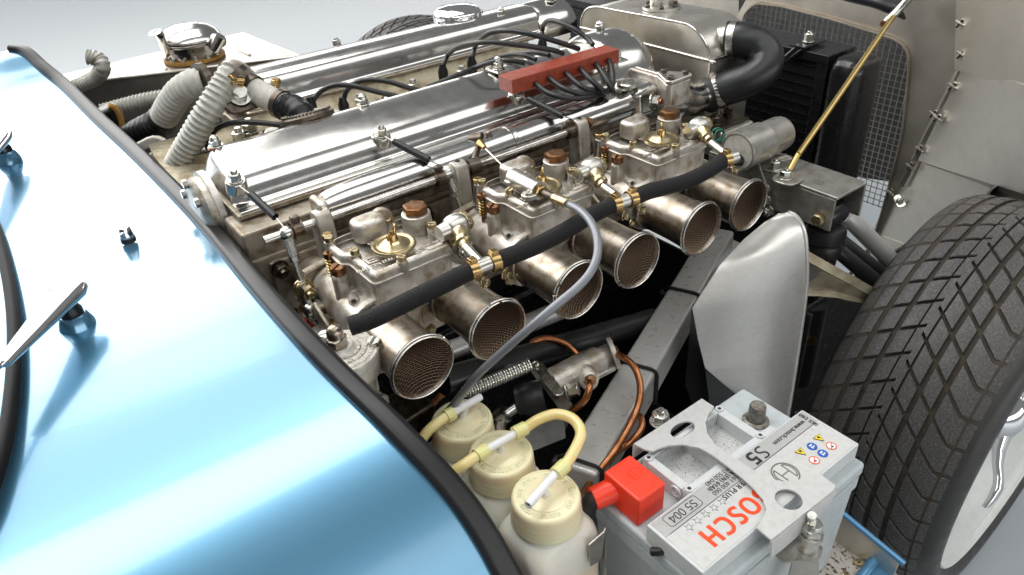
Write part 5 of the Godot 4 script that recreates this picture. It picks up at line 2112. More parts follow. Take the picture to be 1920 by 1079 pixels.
	write(film, "print", "600A (EN) 61Ah", V(0.203, y, 0.5700), back, up, 0.0066, mats.print_black, 0.0003)
	write(film, "print", "12V 561 400 060", V(0.203, y, 0.5760), back, up, 0.0066, mats.print_black, 0.0003, false)
	write(film, "print", "5", V(0.2455, y, 0.5715), back, up, 0.0225, mats.print_black, 0.0003)
	write(film, "print", "S", V(0.2590, y, 0.5715), back, up, 0.0225, mats.print_black, 0.0003, false)
	write(film, "print", "www.bosch.com", V(0.303, y, 0.5725), back, up, 0.0066, mats.print_black, 0.0003)
	write(film, "print", "0 092 S50", V(0.334, y, 0.5715), V(0, 0, 1), V(1, 0, 0), 0.0035, mats.print_black, 0.0003)
	# round emblem: an armature between two arcs
	var e := V(0.2530, 0.5996, 0.6040)
	s = sh()
	ring_plate(s, V(e.x, y, e.z), 0.0140, 0.0014, 40)
	for q in [[-0.0062, -0.0050, 0.0, 0.0095], [0.0050, 0.0062, 0.0, 0.0095]]:
		boxat(s, V(e.x + q[0], y, e.z - q[3]), V(e.x + q[1], y + 0.0004, e.z + q[3]), 0.0001, 1)
	boxat(s, V(e.x - 0.005, y, e.z - 0.0006), V(e.x + 0.005, y + 0.0004, e.z + 0.0006), 0.0001, 1)
	for side in [-1, 1]:
		var arc := PackedVector3Array()
		for k in 9:
			var a := -0.95 + 1.9 * k / 8.0
			arc.append(V(e.x + side * cos(a) * 0.0112, y + 0.0002, e.z + sin(a) * 0.0112))
		tube(s, arc, 0.0006, 4)
	put(film, "emblem", s, mats.print_grey)
	# warning signs
	for q in [[V(0.3189, 0.5996, 0.5978), "tri"], [V(0.2884, 0.5996, 0.5974), "tri"], [V(0.3034, 0.5996, 0.5995), "blue"], [V(0.3032, 0.5996, 0.6120), "blue"], [V(0.3186, 0.5996, 0.6115), "ban"], [V(0.2887, 0.5996, 0.6120), "ban"]]:
		var p := V(q[0].x, y, q[0].z)
		if q[1] == "tri":
			for l in [[0.0064, 0.0, "print_black"], [0.0052, 0.0003, "print_yellow"]]:
				s = sh()
				var tri := PackedVector2Array()
				for k in 3:
					var a := TAU * k / 3.0 + PI / 2
					tri.append(Vector2(cos(a), sin(a)) * l[0])
				prism(s, tri, 0.0004, Transform3D(Basis(), p + V(0, l[1], -0.001)), 0.0)
				put(film, "warning_triangle", s, mats[l[2]])
			s = sh()
			prism(s, PackedVector2Array([Vector2(-0.0018, -0.0020), Vector2(0.0016, -0.0022), Vector2(0.0010, -0.0008), Vector2(0.0004, 0.0012), Vector2(-0.0008, 0.0000)]), 0.0003, Transform3D(Basis(), p + V(0, 0.0008, -0.0004)), 0.0)
			put(film, "warning_mark", s, mats.print_black)
		elif q[1] == "blue":
			s = sh()
			prism(s, disc(0.0052, 26), 0.0004, Transform3D(Basis(), p), 0.0)
			put(film, "warning_disc", s, mats.print_blue)
			s = sh()
			boxat(s, p + V(-0.0022, 0.0005, -0.0026), p + V(0.0020, 0.0007, -0.0012), 0.0001, 1)
			boxat(s, p + V(-0.0022, 0.0005, -0.0004), p + V(-0.0006, 0.0007, 0.0026), 0.0001, 1)
			boxat(s, p + V(0.0004, 0.0005, 0.0002), p + V(0.0022, 0.0007, 0.0020), 0.0001, 1)
			put(film, "warning_mark", s, mats.print_white)
		else:
			s = sh()
			prism(s, disc(0.0052, 26), 0.0003, Transform3D(Basis(), p), 0.0)
			put(film, "warning_disc", s, mats.print_white)
			s = sh()
			ring_plate(s, p + V(0, 0.0002, 0), 0.0053, 0.0009, 28)
			box(s, V(0.0095, 0.0003, 0.0008), Transform3D(Basis(Vector3.UP, 0.6), p + V(0, 0.0006, 0)), 0.0001, 1)
			put(film, "warning_bar", s, mats.print_red)
			s = sh()
			prism(s, PackedVector2Array([Vector2(-0.0026, 0.0012), Vector2(-0.0006, 0.0002), Vector2(0.0018, 0.0014), Vector2(0.0008, 0.0024)]), 0.0003, Transform3D(Basis(), p + V(0, 0.0004, 0)), 0.0)
			put(film, "warning_mark", s, mats.print_black)

	# red terminal cover with its boot
	t = thing("terminal_cover", "bright red plastic terminal cover on the battery's corner", "terminal cover", V(0.126, 0.5768, 0.52))
	s = sh()
	boxat(s, V(0.1085, 0.5770, 0.4965), V(0.1450, 0.6145, 0.5455), 0.0028, 3)
	put(t, "cover", s, mats.red_plastic)
	s = sh()
	rod(s, V(0.1173, 0.5960, 0.5094), V(0.0908, 0.5920, 0.5010), 0.0125, 24, 0.0118)
	put(t, "boot", s, mats.red_plastic)
	s = sh()
	torus(s, Transform3D(Basis(), V(0.131, 0.6145, 0.5185)), 0.0072, 0.0006, 26, 6)
	boxat(s, V(0.1258, 0.6140, 0.5172), V(0.1362, 0.6152, 0.5198), 0.0004, 1)
	boxat(s, V(0.1297, 0.6140, 0.5133), V(0.1323, 0.61515, 0.5237), 0.0004, 1)
	put(t, "plus_mark", s, mats.red_plastic)
	s = sh()
	tube(s, smooth([V(0.0954, 0.5920, 0.5022), V(0.0888, 0.5880, 0.5001), V(0.0877, 0.5700, 0.4967), V(0.0940, 0.5300, 0.4930)], 5), 0.0085, 16)
	put(t, "cable", s, mats.matt_rubber)

	# the clamp plate: a bridge with round lightening holes
	t = thing("battery_clamp", "grey painted sheet metal clamp bridging the battery, with round holes", "battery clamp", V(0.22, 0.60, 0.56))
	var yc := 0.6035
	var pts := [V(0.1637, 0.6055, 0.4831), V(0.2695, 0.6055, 0.4828), V(0.2696, 0.6055, 0.4999), V(0.2568, 0.6055, 0.5033), V(0.2436, 0.6055, 0.5103), V(0.2327, 0.6055, 0.5218), V(0.2266, 0.6055, 0.5367), V(0.2267, 0.6055, 0.5591), V(0.2278, 0.6055, 0.5843), V(0.2308, 0.6055, 0.6020), V(0.2375, 0.6055, 0.6112), V(0.2573, 0.6055, 0.6235), V(0.2721, 0.6055, 0.6280), V(0.2708, 0.6055, 0.6462), V(0.2632, 0.6055, 0.6484), V(0.1729, 0.6055, 0.6458), V(0.1740, 0.6055, 0.6294), V(0.1859, 0.6055, 0.6268), V(0.1970, 0.6055, 0.6226), V(0.2050, 0.6055, 0.6129), V(0.2094, 0.6055, 0.5979), V(0.2114, 0.6055, 0.5812), V(0.2127, 0.6055, 0.5632), V(0.2129, 0.6055, 0.5455), V(0.2107, 0.6055, 0.5301), V(0.2013, 0.6055, 0.5162), V(0.1891, 0.6055, 0.5077), V(0.1793, 0.6055, 0.5043), V(0.1707, 0.6055, 0.5029), V(0.1667, 0.6055, 0.4955)]
	var poly := PackedVector2Array()
	for p in pts:
		poly.append(Vector2(p.x, p.z))
	var plate := CSGPolygon3D.new()
	plate.name = "plate"
	plate.polygon = poly
	plate.depth = 0.0022
	plate.material = mats.clamp_paint
	# polygon x, y lie along world x, z; its depth runs down
	plate.transform = Transform3D(Basis(V(1, 0, 0), V(0, 0, 1), V(0, -1, 0)), V(0, yc, 0) - t.position)
	for h in [[V(0.2176, 0.6055, 0.5016), 0.0155, 0.0095], [V(0.2231, 0.6055, 0.6281), 0.0125, 0.0125]]:
		var hole := CSGCylinder3D.new()
		hole.name = "hole"
		hole.operation = CSGShape3D.OPERATION_SUBTRACTION
		hole.radius = 1.0
		hole.height = 0.02
		hole.sides = 36
		hole.material = mats.clamp_paint
		hole.transform = Transform3D(Basis(V(h[1], 0, 0), V(0, 0, 1), V(0, -h[2], 0)), V(h[0].x, h[0].z, 0))
		plate.add_child(hole)
	t.add_child(plate)
	# folded flanges at both ends
	s = sh()
	var fa: Vector3 = V(0.2666, 0.6055, 0.6478)
	var fb: Vector3 = V(0.1729, 0.6055, 0.6458)
	sheet(s, [PackedVector3Array([fa - V(0, 0.002, 0), fa.lerp(fb, 0.25) - V(0, 0.002, 0), fa.lerp(fb, 0.75) - V(0, 0.002, 0), fb - V(0, 0.002, 0)]), PackedVector3Array([fa - V(0, 0.006, -0.0012), fa.lerp(fb, 0.25) - V(0, 0.008, -0.0014), fa.lerp(fb, 0.75) - V(0, 0.008, -0.0014), fb - V(0, 0.008, -0.0014)]), PackedVector3Array([fa - V(0.004, 0.012, -0.0014), fa.lerp(fb, 0.25) - V(0, 0.023, -0.0014), fa.lerp(fb, 0.75) - V(0, 0.027, -0.0014), fb - V(-0.002, 0.026, -0.0014)])], 0.0020)
	put(t, "flange", s, mats.clamp_paint)
	s = sh()
	var ga: Vector3 = V(0.1637, 0.6055, 0.4831)
	var gb: Vector3 = V(0.2695, 0.6055, 0.4828)
	quad(s, ga - V(0, 0.003, 0), ga - V(0, 0.020, 0), gb - V(0, 0.020, 0), gb - V(0, 0.003, 0), 0.002)
	put(t, "flange", s, mats.clamp_paint)
	# threaded rods with nuts
	s = sh()
	rod(s, V(0.2324, 0.5660, 0.6532) - V(0, 0.01, 0), V(0.2220, 0.6015, 0.6536) + V(0, 0.006, 0), 0.0042, 16)
	put(t, "threaded_rod", s, mats.zinc)
	s = sh()
	var n := V(0.2253, 0.5815, 0.6552)
	lathe(s, [Vector2(0, -0.020), Vector2(0.0098, -0.020), Vector2(0.0102, -0.010), Vector2(0.0115, -0.002), Vector2(0.0115, 0.0), Vector2(0, 0)], Transform3D(Basis(), n), 26)
	hexhead(s, Transform3D(Basis(Vector3.UP, 0.3), n), 0.0165, 0.010)
	lathe(s, [Vector2(0, 0.010), Vector2(0.0088, 0.010), Vector2(0.0088, 0.012), Vector2(0.0075, 0.0145), Vector2(0, 0.0145)], Transform3D(Basis(), n), 24)
	put(t, "lock_nut", s, mats.zinc)
	s = sh()
	var ear := PackedVector2Array()
	for q in disc(0.0145, 20):
		if q.y > -0.004:
			ear.append(q)
	ear = PackedVector2Array([Vector2(-0.032, -0.004), Vector2(-0.030, -0.014), Vector2(0.008, -0.014), Vector2(0.0145, 0.0), Vector2(0.010, 0.010), Vector2(0, 0.0145), Vector2(-0.010, 0.011)])
	prism(s, ear, 0.0022, Transform3D(Basis(), n - V(0, 0.0225, 0)), 0.0005)
	put(t, "anchor_ear", s, mats.bracket_grey)
	s = sh()
	quad(s, V(0.2171, 0.5580, 0.6484), V(0.2374, 0.5580, 0.6589), V(0.2311, 0.5000, 0.6755), V(0.2041, 0.5000, 0.6533), 0.002)
	put(t, "anchor_strap", s, mats.bracket_grey)
	s = sh()
	nut_on_stud(s, Transform3D(Basis(), V(0.2205, 0.5900, 0.4681)), 0.0165, 0.012, 0.005)
	rod(s, V(0.2205, 0.5900, 0.4681) - V(0, 0.10, 0), V(0.2205, 0.5900, 0.4681), 0.0042, 12)
	put(t, "rear_rod_nut", s, mats.zinc)

	# tray corner below
	t = thing("battery_tray", "rust-speckled pale metal tray corner with a blue painted edge below the battery", "battery tray", V(0.33, 0.45, 0.60))
	s = sh()
	boxat(s, V(0.08, 0.408, 0.47), V(0.385, 0.413, 0.74), 0.001)
	put(t, "floor_sheet", s, mats.tray_rust)
	s = sh()
	quad(s, V(0.372, 0.413, 0.52), V(0.372, 0.413, 0.69), V(0.374, 0.445, 0.69), V(0.374, 0.475, 0.52), 0.002)
	put(t, "upstand", s, mats.sheet_aluminium)
	s = sh()
	rod(s, V(0.375, 0.476, 0.50), V(0.375, 0.446, 0.695), 0.0036, 8)
	tube(s, smooth([V(0.3376, 0.4200, 0.6678), V(0.3664, 0.4220, 0.6666), V(0.3761, 0.4240, 0.6655)], 5), 0.006, 10)
	box(s, V(0.04, 0.010, 0.026), Transform3D(Basis(Vector3.UP, 0.7), V(0.3700, 0.4160, 0.6748)), 0.004)
	put(t, "blue_edge", s, mats.blue_paint_edge)
	s = sh()
	lathe(s, [Vector2(0.0022, 0), Vector2(0.0052, 0), Vector2(0.0048, 0.0016), Vector2(0.0022, 0.002)], Transform3D(Basis(), V(0.3644, 0.4135, 0.6532)), 18, true)
	lathe(s, [Vector2(0.0022, 0), Vector2(0.0052, 0), Vector2(0.0048, 0.0016), Vector2(0.0022, 0.002)], Transform3D(Basis(), V(0.3394, 0.4135, 0.6536)), 18, true)
	put(t, "rivet", s, mats.gold_passivate)

# ---------- brake fluid reservoirs, hydraulics ----------

func build_reservoirs() -> void:
	var spots := [V(0.041, 0.62, 0.348), V(0.044, 0.62, 0.414), V(0.044, 0.62, 0.486)]
	var names := ["cream plastic brake fluid reservoir farthest from the battery, nearest the trumpets", "middle one of the three cream brake fluid reservoirs in a row", "nearest cream brake fluid reservoir, beside the red terminal cover"]
	for i in 3:
		var c: Vector3 = spots[i]
		var t := thing("fluid_reservoir", names[i], "fluid reservoir", c - V(0, 0.16, 0), "brake fluid reservoirs")
		var s := sh()
		# bottle: rounded square below, round shoulder above
		var rings := []
		for q in [[-0.165, 0.040, 0.010], [-0.075, 0.041, 0.012], [-0.058, 0.0415, 0.014], [-0.048, 0.0405, 0.018], [-0.041, 0.038, 0.024], [-0.036, 0.0345, 0.030], [-0.033, 0.0325, 0.0320], [-0.020, 0.031, 0.0309]]:
			var ring := PackedVector3Array()
			for p in oblong(q[1] * 2, q[1] * 1.78 if q[0] < -0.04 else q[1] * 2, minf(q[2], q[1] * 0.88), 7):
				ring.append(c + V(p.x, q[0], p.y))
			rings.append(ring)
		skin(s, rings)
		put(t, "bottle", s, mats.reservoir, 50)
		s = sh()
		rings = []
		for q in [[-0.1645, 0.0402, 0.010], [-0.090, 0.0411, 0.012], [-0.0885, 0.0404, 0.012]]:
			var ring := PackedVector3Array()
			for p in oblong(q[1] * 2 + 0.0008, q[1] * 1.78 + 0.0008, q[2], 7):
				ring.append(c + V(p.x, q[0], p.y))
			rings.append(ring)
		skin(s, rings)
		put(t, "filled_part", s, mats.reservoir_filled, 50)
		# ribbed cap with a stepped top
		s = sh()
		lathe(s, [Vector2(0, -0.0305), Vector2(0.0348, -0.0305), Vector2(0.0352, -0.029), Vector2(0.0349, -0.0265), Vector2(0.0344, -0.0255), Vector2(0.0347, -0.0240), Vector2(0.0344, -0.0205), Vector2(0.0339, -0.0195), Vector2(0.0342, -0.0180), Vector2(0.0339, -0.0145), Vector2(0.0334, -0.0135), Vector2(0.0337, -0.0120), Vector2(0.0334, -0.0055), Vector2(0.0330, -0.0030), Vector2(0.0320, -0.0012), Vector2(0.0305, -0.0003), Vector2(0.0295, -0.0003), Vector2(0.0290, -0.0010), Vector2(0.0215, -0.0010), Vector2(0.0205, 0.0), Vector2(0.0120, 0.0006), Vector2(0.0085, 0.002), Vector2(0, 0.0025)], Transform3D(Basis(), c), 56)
		var cap := put(t, "cap", s, mats.reservoir_cap, 40)
		# raised lettering round the cap
		var words := "USE ONLY  CASTROL GIRLING  BRAKE FLUID  "
		for k in words.length():
			if words[k] == " ":
				continue
			var a := TAU * k / words.length() + i * 0.9 + 2.0
			var o := MeshInstance3D.new()
			o.name = "raised_letter"
			o.mesh = lettering(words[k], 0.0062, 0.0012, true)
			o.mesh.material = mats.reservoir_cap
			var out := V(cos(a), 0, sin(a))
			o.transform = Transform3D(Basis(out.cross(Vector3.UP) * -1.0, out * 1.0, Vector3.UP) if false else Basis(V(-sin(a), 0, cos(a)), V(-cos(a), 0, -sin(a)) * -1.0, Vector3.UP) if false else Basis(V(-sin(a), 0, cos(a)), -V(-cos(a), 0, -sin(a)), V(0, 1, 0)) if false else Basis(V(sin(a), 0, -cos(a)) * -1.0, V(cos(a), 0, sin(a)) * -1.0, Vector3.UP), c + out * 0.0252 + V(0, -0.0009, 0) - base_of(cap))
			cap.add_child(o, true)
	# white T-pipes on the caps, amber hoses between
	var tees := [[V(0.0280, 0.6370, 0.3507), V(0.0671, 0.6370, 0.3496)], [V(0.0235, 0.6370, 0.4167), V(0.0627, 0.6370, 0.4174)], [V(0.0148, 0.6370, 0.4971), V(0.0584, 0.6370, 0.4841)]]
	for i in 3:
		var c: Vector3 = spots[i]
		var a: Vector3 = tees[i][0]
		var b: Vector3 = tees[i][1]
		var t := thing("breather_pipe", ["white breather pipe on the farthest reservoir's cap", "white breather pipe on the middle reservoir's cap, between two amber sleeves", "white breather pipe with a dark open end on the nearest reservoir's cap"][i], "pipe", c, "breather pipes on the reservoir caps")
		var s := sh()
		lathe(s, [Vector2(0.0022, 0.0), Vector2(0.0040, 0.0), Vector2(0.0042, 0.003), Vector2(0.0042, a.distance_to(b) - 0.002), Vector2(0.0036, a.distance_to(b)), Vector2(0.0022, a.distance_to(b))], axis(a, b - a), 20, true)
		var m := (a + b) / 2
		rod(s, V(c.x, 0.620, c.z), m, 0.0044, 14, 0.0034)
		put(t, "pipe", s, mats.print_white, 40)
		s = sh()
		lathe(s, [Vector2(0, 0), Vector2(0.0023, 0), Vector2(0.0023, 0.002), Vector2(0, 0.002)], axis(a + (b - a).normalized() * 0.001, b - a), 12)
		put(t, "bore", s, mats.throat_dark)
	for h in [
		["amber breather hose running from the farthest reservoir down behind the seal", [V(0.0306, 0.6370, 0.3508), V(0.0210, 0.6370, 0.3511), V(0.0062, 0.6360, 0.3525), V(-0.0073, 0.6280, 0.3516), V(-0.0188, 0.6100, 0.3503), V(-0.0223, 0.5800, 0.3399)], [[0, 1]]],
		["arched amber hose joining the middle and nearest reservoir caps", [V(0.0602, 0.6370, 0.4172), V(0.0739, 0.6370, 0.4180), V(0.0882, 0.6450, 0.4240), V(0.1028, 0.6500, 0.4344), V(0.1086, 0.6520, 0.4523), V(0.1033, 0.6500, 0.4694), V(0.0884, 0.6450, 0.4783), V(0.0717, 0.6380, 0.4826), V(0.0576, 0.6370, 0.4852)], [[0, 1], [7, 8]]],
		["amber breather hose running from the middle reservoir down behind the seal", [V(0.0264, 0.6370, 0.4163), V(0.0134, 0.6370, 0.4173), V(-0.0019, 0.6340, 0.4162), V(-0.0129, 0.6250, 0.4095), V(-0.0203, 0.6080, 0.3984), V(-0.0242, 0.5800, 0.3856)], [[0, 1]]]]:
		var t := thing("breather_hose", h[0], "hose", h[1][2], "amber breather hoses")
		var s := sh()
		tube(s, smooth(h[1], 7), 0.0056, 18)
		put(t, "hose", s, mats.amber_hose, 60)
		for k in h[2]:
			s = sh()
			var a: Vector3 = h[1][k[0]]
			var b: Vector3 = h[1][k[1]]
			lathe(s, [Vector2(0.005, 0), Vector2(0.0072, 0), Vector2(0.0074, 0.003), Vector2(0.0074, a.distance_to(b)), Vector2(0.005, a.distance_to(b))], axis(a, b - a), 24, true)
			put(t, "sleeve", s, mats.amber_hose)
	# folded holder round the nearest bottle
	var t := thing("reservoir_bracket", "grey folded metal holder round the foot of the nearest reservoir", "bracket", V(0.05, 0.5, 0.5))
	var s := sh()
	quad(s, V(0.0804, 0.5780, 0.5284), V(0.0799, 0.5400, 0.5296), V(0.0628, 0.5400, 0.5281), V(0.0603, 0.5750, 0.5285), 0.0015)
	quad(s, V(0.0804, 0.5780, 0.5284), V(0.0730, 0.5000, 0.5377), V(0.0747, 0.5000, 0.5390), V(0.0842, 0.5780, 0.5258), 0.0015)
	put(t, "holder", s, mats.bracket_grey)


func build_hydraulics() -> void:
	var t := thing("master_cylinder", "cast aluminium hydraulic master cylinder with two copper pipe unions, on a folded bracket", "master cylinder", V(0.2317, 0.5750, 0.3307))
	var s := sh()
	var a := V(0.1797, 0.5750, 0.3279)
	var b := V(0.2791, 0.5750, 0.3314)
	var d := (b - a).normalized()
	var c := axis(a, d)
	var l := a.distance_to(b)
	lathe(s, [Vector2(0, 0), Vector2(0.0190, 0), Vector2(0.0190, l * 0.55), Vector2(0.0175, l * 0.75), Vector2(0.0140, l * 0.82), Vector2(0.0140, l * 0.95), Vector2(0, l * 0.93)], c, 30)
	var e := V(0.2240, 0.5750, 0.3441)
	tube(s, smooth([V(0.2244, 0.5780, 0.3290), V(0.2233, 0.5770, 0.3400), V(0.2241, 0.5720, 0.3488)], 4), 0.0135, 20)
	box(s, V(0.022, 0.008, 0.05), Transform3D(Basis(d.cross(Vector3.UP), Vector3.UP, -d), V(0.2449, 0.5660, 0.3388)), 0.003)
	put(t, "body", s, mats.cast)
	s = sh()
	lathe(s, [Vector2(0, 0), Vector2(0.0205, 0), Vector2(0.0212, 0.002), Vector2(0.0205, 0.006), Vector2(0, 0.006)], axis(V(0.2741, 0.5770, 0.3347), V(0.85, 0.25, 0.45)), 32)
	put(t, "end_washer", s, mats.white_cast)
	s = sh()
	lathe(s, [Vector2(0, 0), Vector2(0.0150, 0), Vector2(0.0155, 0.0015), Vector2(0.0150, 0.004), Vector2(0, 0.004)], axis(V(0.2231, 0.5740, 0.3471), V(0.1, 0.45, 0.85)), 30)
	put(t, "end_washer", s, mats.white_cast)
	for q in [[V(0.2736, 0.5810, 0.3380), V(0.85, 0.25, 0.45)], [V(0.2178, 0.5780, 0.3539), V(0.1, 0.45, 0.85)]]:
		s = sh()
		hexhead(s, axis(q[0], q[1]), 0.0125, 0.008)
		put(t, "pipe_union", s, mats.bronze)
	# bracket, pushrod boot and clevis
	s = sh()
	quad(s, V(0.1757, 0.5800, 0.2897), V(0.1909, 0.5850, 0.2974), V(0.1875, 0.5600, 0.3579), V(0.1798, 0.5450, 0.3509), 0.003)
	quad(s, V(0.1798, 0.5450, 0.3509), V(0.1875, 0.5600, 0.3579), V(0.1976, 0.5000, 0.3351), V(0.1840, 0.5000, 0.3385), 0.003)
	quad(s, V(0.1254, 0.5350, 0.3208), V(0.1806, 0.5500, 0.3500), V(0.1842, 0.5000, 0.3485), V(0.1178, 0.4900, 0.3267), 0.003)
	put(t, "bracket", s, mats.bracket_grey)
	s = sh()
	prism(s, oblong(0.014, 0.062, 0.0068, 5), 0.0025, Transform3D(Basis((V(0.1677, 0.5920, 0.3508) - V(0.1773, 0.5950, 0.3043)).normalized().cross(Vector3.UP), Vector3.UP, (V(0.1677, 0.5920, 0.3508) - V(0.1773, 0.5950, 0.3043)).normalized()), V(0.1732, 0.5900, 0.3324)), 0.0008)
	put(t, "stay_strip", s, mats.zinc)
	s = sh()
	hexhead(s, axis(V(0.1893, 0.5720, 0.3483), V(0.6, 0.3, 0.6)), 0.0135, 0.013, 0.0115)
	put(t, "bracket_bolt", s, mats.zinc)
	s = sh()
	c = axis(V(0.1720, 0.5600, 0.3244), V(0.1471, 0.5550, 0.3083) - V(0.1720, 0.5600, 0.3244))
	lathe(s, [Vector2(0, 0), Vector2(0.0205, 0), Vector2(0.0205, 0.008), Vector2(0.0215, 0.010), Vector2(0.0215, 0.022), Vector2(0.019, 0.026), Vector2(0.0185, 0.034), Vector2(0.012, 0.037), Vector2(0, 0.037)], c, 30)
	put(t, "rubber_boot", s, mats.matt_rubber)
	s = sh()
	rod(s, V(0.1450, 0.5550, 0.3141), V(0.1208, 0.5520, 0.3136), 0.0062, 14)
	lathe(s, [Vector2(0, -0.008), Vector2(0.011, -0.008), Vector2(0.011, 0.008), Vector2(0, 0.008)], axis(V(0.1147, 0.5520, 0.3132), V(0.6, 0.6, 0.4)), 22)
	rod(s, V(0.1093, 0.5520, 0.3182), V(0.1013, 0.5400, 0.3246), 0.008, 14)
	put(t, "pushrod", s, mats.zinc)
	# return spring
	t = thing("return_spring", "long grey coil spring hooked beside the throttle cable", "coil spring", V(0.1304, 0.5850, 0.2848))
	put(t, "coil", spring(V(0.0761, 0.6000, 0.2957), V(0.1637, 0.6060, 0.3128), 0.0070, 0.0017, 27), mats.zinc, 60)
	s = sh()
	tube(s, smooth([V(0.1637, 0.6060, 0.3128), V(0.1755, 0.5980, 0.3036), V(0.1778, 0.5980, 0.3069), V(0.1744, 0.5960, 0.3101), V(0.1717, 0.5950, 0.3061)], 4), 0.0014, 6)
	put(t, "hook", s, mats.zinc)
	# copper pipes
	for q in [
		["copper brake pipe looping from the cylinder's end over the square frame tube", [V(0.2700, 0.5860, 0.3474), V(0.2679, 0.5920, 0.3652), V(0.2655, 0.5900, 0.3841), V(0.2579, 0.5800, 0.4009), V(0.2402, 0.5720, 0.4171), V(0.2112, 0.5620, 0.4309), V(0.1755, 0.5520, 0.4423), V(0.1471, 0.5400, 0.4451), V(0.1307, 0.5200, 0.4431)]],
		["thin copper pipe curling behind the looped one and down beside the battery", [V(0.2399, 0.5500, 0.4097), V(0.2386, 0.5520, 0.4232), V(0.2274, 0.5500, 0.4343), V(0.2045, 0.5450, 0.4385), V(0.1880, 0.5350, 0.4315), V(0.1679, 0.5200, 0.4335)]],
		["short copper pipe curling down from the cylinder's front union", [V(0.2132, 0.5820, 0.3599), V(0.2059, 0.5820, 0.3689), V(0.1975, 0.5720, 0.3716), V(0.1893, 0.5560, 0.3636), V(0.1833, 0.5400, 0.3506)]],
		["copper pipe arching behind the master cylinder to its bracket", [V(0.1884, 0.5800, 0.2758), V(0.1955, 0.5850, 0.2660), V(0.2081, 0.5900, 0.2637), V(0.2254, 0.5900, 0.2715), V(0.2404, 0.5820, 0.2873), V(0.2462, 0.5700, 0.3043)]],
		["copper pipe edge running along the far side of the square frame tube", [V(0.4096, 0.5350, 0.2803), V(0.3487, 0.5350, 0.3088), V(0.3076, 0.5300, 0.3252)]],
		["copper pipe low between the first trumpet and the coil spring", [V(0.0528, 0.5500, 0.2425), V(0.0811, 0.5550, 0.2358), V(0.1157, 0.5550, 0.2324), V(0.1507, 0.5500, 0.2414)]]]:
		t = thing("copper_pipe", q[0], "pipe", q[1][1], "copper brake pipes")
		s = sh()
		tube(s, smooth(q[1], 6), 0.0042, 14)
		put(t, "pipe", s, mats.copper, 60)
	t = thing("pipe_bolt", "bronze banjo bolt where the arching copper pipe meets the bracket", "bolt", V(0.1872, 0.5780, 0.2771))
	s = sh()
	hexhead(s, Transform3D(Basis(), V(0.1861, 0.5740, 0.2782)), 0.0125, 0.007, 0.0095)
	put(t, "head", s, mats.bronze)

# ---------- far side: oil tank, breather hoses ----------

func corrugated(s: Sh, path: PackedVector3Array, r: float, pitch: float, deep: float, n := 20) -> void:
	# resample at a quarter of the pitch and let the radius ripple
	var out := PackedVector3Array()
	var rad := PackedFloat32Array()
	var d := 0.0
	var step := pitch / 4.0
	var left := 0.0
	var count := 0
	for i in path.size() - 1:
		var l := path[i].distance_to(path[i + 1])
		while left <= l:
			out.append(path[i].lerp(path[i + 1], left / l))
			rad.append(r - deep * [0.0, 0.55, 1.0, 0.55][count % 4])
			count += 1
			left += step
		left -= l
	tube(s, out, rad, n)


